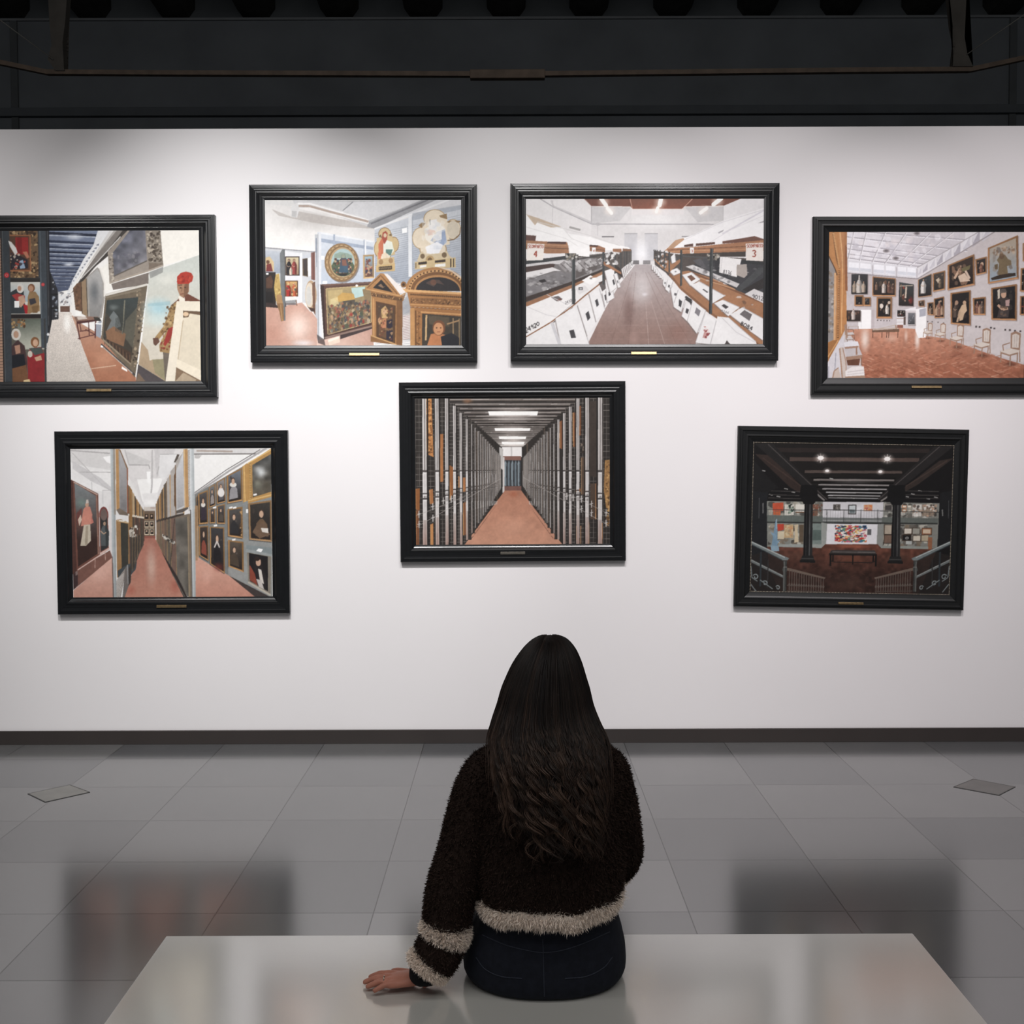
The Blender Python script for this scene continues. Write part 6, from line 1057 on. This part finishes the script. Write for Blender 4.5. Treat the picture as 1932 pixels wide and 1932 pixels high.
# ================================================================== hang them
picture('black framed photograph of a long store corridor with red-capped man, far left',
    [(-35,406.5),(409.5,406),(411,749),(-35,752)], [(-2.5,436),(376,435.7),(377,718.3),(-2.5,720)], [(164,734),(211,739)], PROF_RIDGED, M_brass, M_frame_ridged, ART1)
picture('black framed photograph of a store room with gilded frames and a round painting, upper row',
    [(470.5,349),(899.5,348.5),(901.5,684),(473.5,684.5)], [(501.5,378),(869,378),(870,650.5),(502,651.5)], [(659,666.3),(716,671.3)], PROF_RIDGED, M_brass_lit, M_frame_ridged, ART2)
picture('black framed photograph of an archive aisle with wrapped folders on sloping shelves, upper row',
    [(963,346.5),(1468.5,345.5),(1469.5,681.5),(963.5,682)], [(993,376),(1439,376),(1440,648.6),(993.5,649)], [(1190.6,664),(1238.6,669)], PROF_RIDGED, M_brass_lit, M_frame_ridged, ART3)
picture('black framed photograph of a bright parquet gallery with armchairs, far right',
    [(1529.6,408.5),(1966,408),(1967,745),(1531,744.4)], [(1563.3,438.4),(1933,438),(1933.5,713),(1564,712)], [(1719.8,728),(1776.6,732.5)], PROF_FLAT, M_brass, M_frame_worn, ART4)
picture('black framed photograph of three aisles of picture racks, lower left on the wall',
    [(104.6,814.6),(546,811.2),(546.8,1158),(106,1159)], [(135.7,848.6),(512,845.3),(512.5,1125),(136.5,1126)], [(295.5,1141.5),(352,1146.5)], PROF_COVE, M_brass, M_frame, ART5)
picture('black framed photograph of a corridor between metal rack ends, hanging above the seated person',
    [(753.6,721.4),(1178.3,719),(1182.5,1058),(754.6,1061)], [(784,753),(1149,750.5),(1150.7,1025.5),(785,1027)], [(944,1041.2),(991,1046)], PROF_COVE, mat('dull_brass', (84, 80, 74), 0.4, metal=0.8, noise=(60, 0.2)), M_frame, ART6)
picture('black framed dark photograph of a columned hall, hanging slightly crooked at lower right',
    [(1388.5,802.7),(1826,811),(1821.5,1151.5),(1386,1145)], [(1419,834.7),(1796.7,840.7),(1793,1121.6),(1418,1116)], [(1581.5,1136),(1629,1141)], PROF_FLAT, M_brass, M_frame_worn, ART7, beads=True)
# ================================================================== the seated visitor, seen from behind
from mathutils.bvhtree import BVHTree
HB = at_z(1026, 1889, SEAT).y                 # where the seat of the trousers meets the bench
PX = at_y(1026, 1800, HB+0.13).x
person = empty('person', (PX, HB+0.13, SEAT), 'person with long dark hair and brown fleece jacket seated on the pale bench', 'person')
PO = person.location.copy()
def W(px, py, dy): return at_y(px, py, HB+dy)
def place(o): o.location = -PO; return o       # meshes are built in world space, parented to the person's base
def ring(l, r, py, dy, ht, n=36, ex=2.3, front=1.0, grow=0.0):
    A, B = W(l, py, dy), W(r, py, dy)
    c = (A+B)/2; a = (B.x-A.x)/2 + grow; out = []
    for i in range(n):
        t = 2*math.pi*i/n; ct, st = math.cos(t), math.sin(t)
        x = math.copysign(abs(ct)**(2/ex), ct)*a; y = math.copysign(abs(st)**(2/ex), st)*(ht+grow)
        if y > 0: y *= front
        out.append(Vector((c.x+x, c.y+y, c.z)))
    return out
def path(P): return [(*W(x, y, d), r) for x, y, d, r in P]

M_skin = mat('skin', (188, 126, 106), 0.5, noise=(30, 0.10), bump=(220, 0.12, 0.001), spec=0.35)
M_denim = mat('dark_navy_denim', (27, 30, 39), 0.85, noise=(60, 0.2), bump=(500, 0.35, 0.001), spec=0.2)
M_fleece = attr_mat('fleece_pile', 0.9, 0.15, 1.0)
M_hair = attr_mat('hair_strands', 0.5, 0.28)
M_black = mat('black_knit', (20, 20, 23), 0.9, noise=(80, 0.3), bump=(300, 0.4, 0.001), spec=0.2)

# ---- one continuous body
hipz = SEAT+0.085
def torso(grow):
    T = [(985,1075,1376,.175,.05),(965,1102,1396,.165,.055),(936,1132,1416,.16,.07),(916,1154,1446,.155,.09),(910,1162,1490,.145,.105),(915,1158,1560,.14,.105),
         (912,1160,1640,.14,.11),(905,1165,1700,.135,.12),(895,1168,1760,.13,.12),(890,1165,1815,.13,.12),(900,1150,1834,.13,.11)]
    return [ring(*t, grow=grow) for t in T]
def legpts(s, r0, r1, r2, r3):
    x = PX+s*0.098
    return [(x, HB+.12, SEAT+r0*1.0, r0), (x, HB+.25, SEAT+r0*.98, r0*.98), (x+s*.008, HB+.42, SEAT+r1*1.02+.006, r1), (x+s*.012, HB+.54, SEAT+r1-.002, r1*.96),
            (x+s*.012, HB+.605, SEAT+.02, r1*.95), (x+s*.012, HB+.615, SEAT-.08, r2), (x+s*.012, HB+.60, .20, r2*.86), (x+s*.012, HB+.585, .09, r3)]
bm = bmesh.new()
loft(bm, torso(-0.004))
neck = [(1030,1395,.165,.058),(1030,1370,.175,.053),(1030,1335,.185,.052)]
tube(bm, path(neck), n=20)
hc = W(1030, 1285, .205)
ellipsoid(bm, hc, .072, .092, .100)
ellipsoid(bm, hc+Vector((0,.022,-.05)), .058, .066, .066)              # jaw
ellipsoid(bm, hc+Vector((0,.062,-.092)), .026, .024, .02)              # chin
tube(bm, [(hc.x, hc.y+.088, hc.z+.012, .009), (hc.x, hc.y+.100, hc.z-.018, .011), (hc.x, hc.y+.106, hc.z-.034, .013), (hc.x, hc.y+.09, hc.z-.040, .012)], n=12)   # nose
for s in (-1, 1):
    ellipsoid(bm, hc+Vector((s*.030,.088,-.066)), .017, .010, .006)    # lips
    ellipsoid(bm, hc+Vector((s*.012,.091,-.062)), .014, .010, .005); ellipsoid(bm, hc+Vector((s*.010,.090,-.072)), .014, .010, .006)
    ellipsoid(bm, hc+Vector((s*.034,.080,.018)), .024, .014, .007)     # brow
    ellipsoid(bm, hc+Vector((s*.040,.066,-.028)), .024, .022, .020)    # cheek
    ellipsoid(bm, hc+Vector((s*.076,.0,-.012)), .010, .020, .032, Matrix.Rotation(s*.35, 3, 'Z'))  # ear
    tube(bm, [(*q[:3], q[3]) for q in legpts(s, .078, .058, .05, .036)], n=20)
    fx = PX+s*.11                                                          # foot
    tube(bm, [(fx, HB+.575, .075, .034), (fx, HB+.60, .05, .038), (fx, HB+.66, .042, .036), (fx+s*.006, HB+.74, .034, .034), (fx+s*.008, HB+.79, .028, .022)], n=16, flat=.7)

wr = at_z(790, 1848, SEAT+.021); tipp = at_z(685, 1857, SEAT+.011)
ARM_L = [(924,1444,.155,.046),(896,1500,.135,.047),(880,1570,.115,.043),(862,1640,.095,.040),(846,1705,.075,.038),(835,1760,.06,.034),(815,1806,.05,.030)]
armL = path(ARM_L)+[(wr.x+.022, wr.y+.004, wr.z+.016, .027), (wr.x, wr.y, wr.z, .024)]
tube(bm, armL, n=18)
ARM_R = [(1140,1444,.155,.046),(1154,1500,.155,.047),(1162,1555,.165,.043),(1164,1600,.19,.042),(1158,1618,.25,.039),(1136,1632,.34,.034),(1116,1640,.40,.028)]
armR = path(ARM_R)
wr2 = Vector(armR[-1][:3])+Vector((-.03,.035,-.012))
tube(bm, armR+[(*wr2, .024)], n=18)

RINGS = []
def hand(bm, o, u, v, w, k, curl=0.0):
    """palm, four unequal fingers and a thumb; u along the fingers, v to the thumb side, w to the back of the hand"""
    P = lambda a, b, c: o+u*a*k+v*b*k+w*c*k
    rings = []
    for a, hw, ht, bo in ((-.012,.023,.019,0),(.010,.028,.019,.001),(.035,.036,.017,.002),(.060,.040,.0155,.002),(.082,.0405,.013,.001),(.094,.036,.008,0)):
        rings.append([P(a, bo+math.cos(t)*hw, .002+math.sin(t)*ht) for t in (2*math.pi*j/20 for j in range(20))])
    loft(bm, rings)
    tips = []
    for b0, a0, L, r, sp in ((.029,.080,.070,.0088,.012),(.0098,.085,.078,.0090,.004),(-.0096,.081,.071,.0086,-.004),(-.0275,.072,.056,.0077,-.013)):
        c1 = .0055+curl*.008
        pts = [(P(a0-.020, b0*.96, .004), r*1.12), (P(a0+.002, b0, .0075), r*1.16), (P(a0+L*.30, b0+sp*.35, c1+.001), r*1.0), (P(a0+L*.46, b0+sp*.55, c1), r*1.06),
               (P(a0+L*.72-curl*.008, b0+sp*.8, .0015-curl*.012), r*.95), (P(a0+L*.90-curl*.018, b0+sp*.95, -.002-curl*.022), r*.88), (P(a0+L-curl*.026, b0+sp, -.004-curl*.026), r*.62)]
        tube(bm, [(*p, q*k) for p, q in pts], n=12, k=4)
        tips.append((P(a0+L*.90, b0+sp*.95, -.001), b0))
        if abs(b0+.0096) < .001: RINGS.append((P(a0+.016, b0+.002, .010), u.copy(), r*k*1.08))
    pts = [(P(.012,.020,-.002), .0145), (P(.030,.040,-.003), .0125), (P(.050,.056,-.004), .0105), (P(.066,.066,-.006), .0100), (P(.080,.073,-.008), .0080), (P(.087,.076,-.009), .0055)]
    tube(bm, [(*p, q*k) for p, q in pts], n=12, k=4)
u = (tipp-wr); hl = u.length; u.normalize()
v = Vector((0,1,0)); v = (v-u*v.dot(u)).normalized(); wv = u.cross(v)
if wv.z < 0: wv = -wv
kh = hl/.166
HO, HU, HV, HW = wr.copy(), u.copy(), v.copy(), wv.copy()
hand(bm, wr+wv*.002, u, v, wv, kh*1.04, .05)
u2 = Vector((-.75,.62,-.18)).normalized(); v2 = Vector((.4,.5,.75)); v2 = (v2-u2*v2.dot(u2)).normalized(); w2 = v2.cross(u2)
if w2.y < 0: w2 = -w2
hand(bm, wr2, u2, v2, w2, .98, .8)
me = remesh(bm, .0031, 3, .5)
for vtx in me.vertices:
    if vtx.co.y < by1+.02 and vtx.co.z < SEAT+.003 and vtx.co.z > SEAT-.05: vtx.co.z = SEAT+.003
me.name = 'body'; body = place(link('body', me, M_skin, person)); body['label'] = 'bare hand and skin of the seated person'
# nails and a thin finger ring
for c, ax, r in RINGS[:1]:
    bm = bmesh.new(); a_ = ax.orthogonal().normalized(); b_ = ax.cross(a_); n = 24
    rr_ = [[c+(a_*math.cos(t)+b_*math.sin(t))*(r+dr)+ax*da for t in (2*math.pi*j/n for j in range(n))] for dr, da in ((.0002,-.0014),(.0014,-.0008),(.0014,.0008),(.0002,.0014))]
    loft(bm, rr_, cap=False); place(obj('finger_ring', bm, mat('ring_silver', (200, 190, 176), .25, metal=1, noise=(90, .1)), person, True))
for s in (-1, 1):
    bm = bmesh.new(); ellipsoid(bm, hc+Vector((s*.032,.079,.004)), .0125, .0125, .0125)
    place(obj('eye', bm, mat('eye_white', (220,214,206), .2, noise=(20,.03)), person, True))
    bm = bmesh.new(); ellipsoid(bm, hc+Vector((s*.032,.0885,.004)), .0055, .004, .0055)
    place(obj('iris', bm, mat('iris_brown', (60,40,28), .15, noise=(90,.2)), person, True))

# ---- trousers and shoes
bm = bmesh.new()
R_ = [(906,1162,1688,.132,.124),(902,1166,1722,.133,.130),(893,1172,1741,.135,.137),(879,1179,1772,.132,.142),(873,1181,1800,.131,.144),(875,1179,1818,.13,.142),(884,1170,1832,.13,.134),(902,1152,1837,.13,.118)]
rg = [ring(*t, ex=2.25) for t in R_]
for p in rg[-1]: p.z = SEAT+.0012
loft(bm, rg)
for s in (-1, 1): tube(bm, [(*q[:3], q[3]) for q in legpts(s, .088, .068, .058, .052)], n=22)
me = remesh(bm, .006, 5, .5)
for vtx in me.vertices: 
    if vtx.co.y < by1+.02 and SEAT-.05 < vtx.co.z < SEAT+.0015: vtx.co.z = SEAT+.0015
me.name = 'trousers'; tro = place(link('trousers', me, M_denim, person)); tro['label'] = 'dark navy denim trousers'
bv = BVHTree.FromPolygons([v.co.copy() for v in me.vertices], [tuple(p.vertices) for p in me.polygons])
M_seam = mat('denim_stitching', (40, 45, 58), .8, noise=(200,.3))
cam0 = Vector((0,0,CAM_H))
def seam(pxs):
    P = []
    for x, y in spline(pxs, 8):
        h = bv.ray_cast(cam0, ray(x, y).normalized())
        if h[0] is not None: P.append((*(h[0]+h[1]*.0004), .0011))
    bm = bmesh.new(); tube(bm, P, n=6, k=1); o = obj('seam', bm, M_seam, tro); return o
for s_ in ([(1024,1772),(1025,1800),(1026,1840),(1027,1880)], [(910,1764),(952,1782),(990,1792),(1024,1797),(1060,1793),(1100,1780),(1150,1758)], [(898,1806),(915,1828),(945,1842),(985,1846)], [(1066,1846),(1106,1842),(1138,1826),(1155,1806)]): seam(s_)
M_shoe = mat('black_shoe_leather', (24, 23, 24), .45, noise=(20,.2), bump=(120,.2,.001)); M_sole = mat('shoe_sole', (56, 52, 48), .8, noise=(20,.2))
for s in (-1, 1):
    fx = PX+s*.11; P0 = Vector((fx, HB+.6, 0))
    bm = bmesh.new()
    prof = [(-.075,.028,.012,.085),(-.055,.038,.012,.13),(-.02,.041,.012,.135),(.03,.040,.012,.105),(.08,.043,.012,.075),(.14,.044,.012,.062),(.185,.036,.012,.05),(.205,.018,.014,.034)]
    rg = [[P0+Vector((math.cos(t)*hw+s*max(0,yy)*.05, yy, z0+(z1-z0)*(.5+.5*math.sin(t)))) for t in (2*math.pi*j/24 for j in range(24))] for yy, hw, z0, z1 in prof]
    loft(bm, rg); tube(bm, [(fx, HB+.58, .10, .044), (fx, HB+.585, .17, .046)], n=20)
    sh = place(link('shoe', remesh(bm, .005, 4, .5), M_shoe, person))
    bm = bmesh.new(); o_ = [(math.cos(2*math.pi*j/28), math.sin(2*math.pi*j/28)) for j in range(28)]
    rg = [[P0+Vector((c*.044+s*max(0,.065+d*.145)*.05, .065+d*.145, z)) for c, d in o_] for z in (.0, .014)]
    loft(bm, rg); obj('sole', bm, M_sole, sh)

# ---- pile clothing: a surface with short tapering tufts
def tufts(me, n, length, width, base, spread, seed, droop=.35, curl=.5, keep=None):
    r = np.random.default_rng(seed)
    me.calc_loop_triangles()
    V = np.empty(len(me.vertices)*3, np.float32); me.vertices.foreach_get('co', V); V = V.reshape(-1, 3)
    Nn = np.empty(len(me.vertices)*3, np.float32); me.vertex_normals.foreach_get('vector', Nn); Nn = Nn.reshape(-1, 3)
    T = np.empty(len(me.loop_triangles)*3, np.int32); me.loop_triangles.foreach_get('vertices', T); T = T.reshape(-1, 3)
    A = np.linalg.norm(np.cross(V[T[:,1]]-V[T[:,0]], V[T[:,2]]-V[T[:,0]]), axis=1); A /= A.sum()
    f = r.choice(len(T), n, p=A)
    b = r.random((n, 2)); sw = b.sum(1) > 1; b[sw] = 1-b[sw]
    w3 = np.stack([1-b.sum(1), b[:,0], b[:,1]], 1)[..., None]
    P = (V[T[f]]*w3).sum(1); N_ = (Nn[T[f]]*w3).sum(1)
    d = N_+np.array([0,0,-droop])+r.normal(0, curl, (n,3)); d /= np.linalg.norm(d, axis=1, keepdims=True)+1e-9
    L = length*r.uniform(.55, 1.15, (n,1))
    sd = np.cross(d, r.normal(0,1,(n,3))); sd /= np.linalg.norm(sd, axis=1, keepdims=True)+1e-9
    wd = width*r.uniform(.6, 1.2, (n,1))
    bend = r.normal(0, .35, (n,3))*L
    p0, p1, p2 = P-N_*.001-sd*wd, P-N_*.001+sd*wd, P+d*L*.6+bend*.25
    p3 = P+d*L+bend*.6
    k = len(V)
    allv = np.concatenate([V, np.stack([p0, p1, p2+sd*wd*.7, p3], 1).reshape(-1,3)])
    i = k+np.arange(n)*4
    F_ = np.concatenate([T, np.stack([i, i+1, i+2], 1), np.stack([i, i+2, i+3], 1)])
    base = np.array(lin(base)); 
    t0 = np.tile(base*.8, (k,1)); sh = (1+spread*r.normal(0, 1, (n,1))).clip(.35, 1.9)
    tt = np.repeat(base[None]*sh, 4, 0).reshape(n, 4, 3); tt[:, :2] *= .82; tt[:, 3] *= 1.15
    return allv, F_, np.concatenate([t0, tt.reshape(-1,3)])
def pile(name, bm, voxel, smooth, n, length, width, base, spread, seed, parent, label=None, **kw):
    me = remesh(bm, voxel, smooth)
    V, F_, t = tufts(me, n, length, width, base, spread, seed, **kw)
    V[:, 2] = np.where((V[:, 1] < by1+.02) & (V[:, 2] < SEAT+.0015), SEAT+.0015, V[:, 2])
    bpy.data.meshes.remove(me)
    o = link(name, raw_mesh(name, V, F_, t), M_fleece, parent, smooth=True)
    if label: o['label'] = label
    return o

JT = [(985,1078,1380,.175,.062),(950,1118,1393,.165,.08),(918,1152,1409,.16,.095),(903,1168,1440,.152,.115),(900,1174,1490,.142,.128),(898,1176,1560,.133,.138),(896,1176,1630,.13,.147),(898,1172,1676,.13,.147),(904,1166,1690,.13,.140)]
bm = bmesh.new(); loft(bm, [ring(*t) for t in JT])
SL = [(944,1428,.155,.034),(924,1452,.152,.056),(904,1496,.138,.0625),(887,1555,.118,.061),(870,1620,.10,.0605),(854,1672,.086,.0605),(846,1712,.078,.0580),(842,1742,.070,.0560),(834,1778,.062,.0550),(822,1804,.055,.0540),(812,1820,.05,.0500)]
sleeveL = path(SL); tube(bm, sleeveL, n=24)
SR = [(1122,1424,.155,.034),(1140,1450,.152,.056),(1150,1495,.15,.0600),(1161,1540,.155,.0580),(1165,1562,.162,.0555),(1166,1590,.175,.0590),(1162,1612,.21,.0610),(1148,1626,.28,.0600),(1128,1636,.35,.0560),(1112,1642,.405,.050)]
sleeveR = path(SR); tube(bm, sleeveR, n=24)
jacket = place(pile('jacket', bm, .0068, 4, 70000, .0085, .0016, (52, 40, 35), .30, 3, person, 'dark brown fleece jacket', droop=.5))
# rounded cream bands
CREAM = (246, 232, 219)
def band(name, P, n, seed, label):
    bm = bmesh.new(); tube(bm, P, n=26, k=6)
    o = pile(name, bm, .005, 4, n, .0095, .0011, CREAM, .10, seed, jacket, label, droop=.45, curl=.45); return o
def seg(S, a, b, extra, bulge=.004, m=5):
    D = spline(S, 12); n = len(D)-1; out = []
    for i in range(m):
        t = a+(b-a)*i/(m-1); p = D[min(n, int(round(t*n)))]
        out.append((p[0], p[1], p[2], p[3]+extra+bulge*math.sin(math.pi*i/(m-1))))
    return out
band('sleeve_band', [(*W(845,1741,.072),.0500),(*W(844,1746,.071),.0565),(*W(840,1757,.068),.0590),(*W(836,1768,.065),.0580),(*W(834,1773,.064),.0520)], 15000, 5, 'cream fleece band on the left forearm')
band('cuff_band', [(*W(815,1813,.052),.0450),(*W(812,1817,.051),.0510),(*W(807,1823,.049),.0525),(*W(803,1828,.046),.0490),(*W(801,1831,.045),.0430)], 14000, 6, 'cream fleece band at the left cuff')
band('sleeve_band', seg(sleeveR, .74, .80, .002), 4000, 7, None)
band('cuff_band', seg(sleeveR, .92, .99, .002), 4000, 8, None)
# dark stripe between the two left bands stays part of the sleeve; hem band round the waist
bm = bmesh.new()
hem = [(903,1166,1673,.13,.143),(899,1170,1676,.13,.150),(897,1172,1682,.13,.153),(897,1172,1690,.13,.154),(898,1171,1697,.13,.151),(902,1167,1702,.13,.144)]
rg = [ring(*t, n=64) for t in hem]
for r0 in rg:
    for p in r0: p.z += .004*math.sin(p.x*34)+.003*math.sin(p.x*71+1)+.010*max(0, (p.x-PX)/.17)**2
loft(bm, rg)
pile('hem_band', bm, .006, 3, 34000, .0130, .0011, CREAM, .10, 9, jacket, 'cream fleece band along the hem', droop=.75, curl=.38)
# black sleeve end showing at the wrist
bm = bmesh.new()
A, B = W(812,1818,.050), Vector((wr.x+.004, wr.y+.001, wr.z+.004))
ax = (B-A).normalized(); upv = Vector((0,0,1)); upv = (upv-ax*upv.dot(ax)).normalized(); sdv = ax.cross(upv)
rg = []
for t, r0, fl_ in ((0,.043,1),(.3,.046,.95),(.55,.046,.85),(.8,.0425,.76),(1.0,.0375,.72),(1.0,.034,.70),(.5,.034,.8)):
    c = A.lerp(B, t); c.z = max(c.z, SEAT+.003+r0*fl_)
    rg.append([c+sdv*math.cos(q)*r0+upv*math.sin(q)*r0*fl_ for q in (2*math.pi*j/28 for j in range(28))])
loft(bm, rg, cap=False); bmesh.ops.recalc_face_normals(bm, faces=list(bm.faces))
o = place(obj('inner_cuff', bm, M_black, person, True)); o['label'] = 'black knitted sleeve end at the wrist'

# ---- hair
HR = [(1031,1043,1196.8,.197,.005),(1022,1052,1198,.195,.020),(1008,1067,1205,.193,.050),(990,1081,1222,.19,.080),(971,1094,1250,.185,.102),(953,1106,1290,.175,.115),(943,1113,1328,.158,.114),(934,1124,1362,.125,.098),(928,1137,1396,.08,.072),(929,1142,1440,.035,.050),(934,1143,1490,.008,.036),(944,1141,1540,-.008,.028),(966,1138,1580,-.016,.020),(1000,1130,1606,-.021,.012)]
def hring(l, r, py, dy, ht): return ring(l, r, py, dy, ht, n=40, ex=2.1, front=.42, grow=-.006)
bm = bmesh.new()
Hb = [hring(*t) for t in HR[:-3]]
loft(bm, Hb)
me = remesh(bm, .006, 3)
V = np.empty(len(me.vertices)*3, np.float32); me.vertices.foreach_get('co', V); V = V.reshape(-1,3)
me.calc_loop_triangles(); T = np.empty(len(me.loop_triangles)*3, np.int32); me.loop_triangles.foreach_get('vertices', T); T = T.reshape(-1,3)
VS, FS, TS = [V], [T], [np.tile(np.array(lin((24,19,18))), (len(V),1))]
off = len(V)
H = []
HR2 = HR[:-4]+[(931,1143,1490,.008,.036),(935,1142,1540,-.008,.030),(941,1141,1580,-.016,.026),(948,1140,1620,-.022,.020)]
for l, r, py, dy, ht in HR2:
    A, B = W(l, py, dy), W(r, py, dy); c = (A+B)/2; H.append((c.x, c.y, c.z, (B.x-A.x)/2, ht, py))
HS = np.array(spline(H, 8)); NS = len(HS)
arc = np.concatenate([[0], np.cumsum(np.linalg.norm(np.diff(HS[:, :3], axis=0), axis=1))]); arc /= arc[-1]
def hat(s, th, lift):
    h = np.array([np.interp(s, arc, HS[:, i]) for i in range(5)])
    st, ct = np.sin(th), np.cos(th)
    return np.stack([h[0]+(h[3]+lift)*st, h[1]-np.where(ct > 0, (h[4]+lift)*ct, (h[4]*.42+lift)*ct), h[2]+0*st], -1)
r = random.Random(21)
def strand(s0, s1, th0, th1, rad, lift, wave, ph, fr, tint, tipc, NP=64, side=3, vert=0.0):
    global off
    s = np.linspace(s0, s1, NP); q = np.linspace(0, 1, NP)
    th = th0+(th1-th0)*q**.8
    amp = wave*np.clip((s-.30)/.55, 0, 1)**1.2
    a_ = np.interp(s, arc, HS[:, 3])
    th = th+amp*np.sin(ph+fr*s*6.283)/np.maximum(a_, .03)
    if vert > 0:                      # below the shoulders the locks hang straight down
        cx_ = np.interp(s, arc, HS[:, 0]); a0_, c0_ = np.interp(.42, arc, HS[:, 3]), np.interp(.42, arc, HS[:, 0])
        sv = np.clip((c0_+a0_*np.sin(th)-cx_)/np.maximum(a_, .02), -1.15, 1.15)
        tv = np.where(np.abs(sv) < 1, np.arcsin(np.clip(sv, -1, 1)), np.sign(sv)*(math.pi/2))
        wv = vert*np.clip((s-.42)/.15, 0, 1)*(np.abs(th) < 1.5)
        th = th*(1-wv)+tv*wv
    P = hat(s, th, lift*(.3+.7*np.clip((s-.2)/.4, 0, 1)))
    P[:, 1] -= amp*.55*(1+np.cos(ph+fr*s*6.283))
    t = np.gradient(P, axis=0); t /= np.linalg.norm(t, axis=1, keepdims=True)+1e-9
    nrm = np.cross(t, np.array([.3,.9,.1])); nrm /= np.linalg.norm(nrm, axis=1, keepdims=True)+1e-9
    bn = np.cross(t, nrm)
    rr = rad*np.clip(np.minimum(1.0, .35+q*4)*(1-q**3*.9), .05, 1)
    ring_ = np.stack([P+(nrm*math.cos(k*2*math.pi/side)*1.5+bn*math.sin(k*2*math.pi/side)*.8)*rr[:, None] for k in range(side)], 1)
    VS.append(ring_.reshape(-1,3))
    i = off+np.arange(NP-1)[:, None]*side
    k = np.arange(side)[None]; k2 = (k+1) % side
    f1 = np.stack([i+k, i+k2, i+side+k2], -1).reshape(-1,3); f2 = np.stack([i+k, i+side+k2, i+side+k], -1).reshape(-1,3)
    FS.append(f1); FS.append(f2)
    c = np.array(tint)[None]*(1-q[:, None]**2)+np.array(tipc)[None]*(q[:, None]**2)
    TS.append(np.repeat(c, side, 0)); off += NP*side
tones = [lin([v*.92 for v in c]) for c in ((25,20,19),(30,24,22),(37,29,26),(46,35,30),(28,22,20),(21,17,17))]
tips = [lin(c) for c in ((74,57,48),(56,44,37),(100,78,65),(42,33,29),(84,65,54))]
def send(x):                      # how far down the hair reaches across the back, -1 left .. 1 right
    y = np.interp(x, [-1.1,-1,-.88,-.66,-.39,0,.3,.45,.75,.93,1,1.1], [1400,1450,1512,1552,1588,1616,1606,1598,1608,1598,1520,1450])
    return float(np.interp(y, HS[:, 5], arc))
NC = 260
for ck in range(NC):
    th = -1.75+3.5*(ck*0.61803 % 1.0); x = math.sin(th) if abs(th) < 1.57 else math.copysign(1.1, th)
    e = send(x)*(r.uniform(.90, 1.04) if r.random() < .66 else r.uniform(.58, .9))
    ph = r.uniform(0, 6.28); fr = r.uniform(6.0, 9.5); wv_ = r.uniform(.004, .010) if r.random() < .5 else r.uniform(.010, .019); lf = r.uniform(-.003, .010)
    tn = r.choice(tones); tp = r.choice(tips); lean = r.gauss(0, .06); NK = r.randint(9, 16)
    for k in range(NK):
        d = r.gauss(0, .055)
        s0 = r.uniform(0, .05) if r.random() < .8 else r.uniform(.05, .3)
        t0 = th*.85+d+(.03 if th > .12 else -.03)
        strand(s0, min(1.04, e*r.uniform(.94, 1.02)), t0, th+lean+d*.38, r.uniform(.0009, .0018), lf+r.gauss(0, .0012), wv_*r.uniform(.9, 1.1), ph+r.gauss(0, .12), fr, tn, tp, vert=.75)
for k in range(170):              # loose single hairs
    th = r.choice((-1,1))*r.uniform(.9, 1.7) if r.random() < .7 else r.uniform(-1.2, 1.2)
    strand(r.uniform(0,.3), send(math.sin(th))*r.uniform(.75, 1.06), th*.9, th*r.uniform(.95, 1.12), .00055, r.uniform(.004, .018), r.uniform(.008, .022), r.uniform(0,6.28), r.uniform(3.5, 8), r.choice(tones), r.choice(tips))
me2 = raw_mesh('hair', np.concatenate(VS), np.concatenate(FS), np.concatenate(TS)); bpy.data.meshes.remove(me)
hair = place(link('hair', me2, M_hair, person, True)); hair['label'] = 'long wavy dark brown hair hanging down the back'
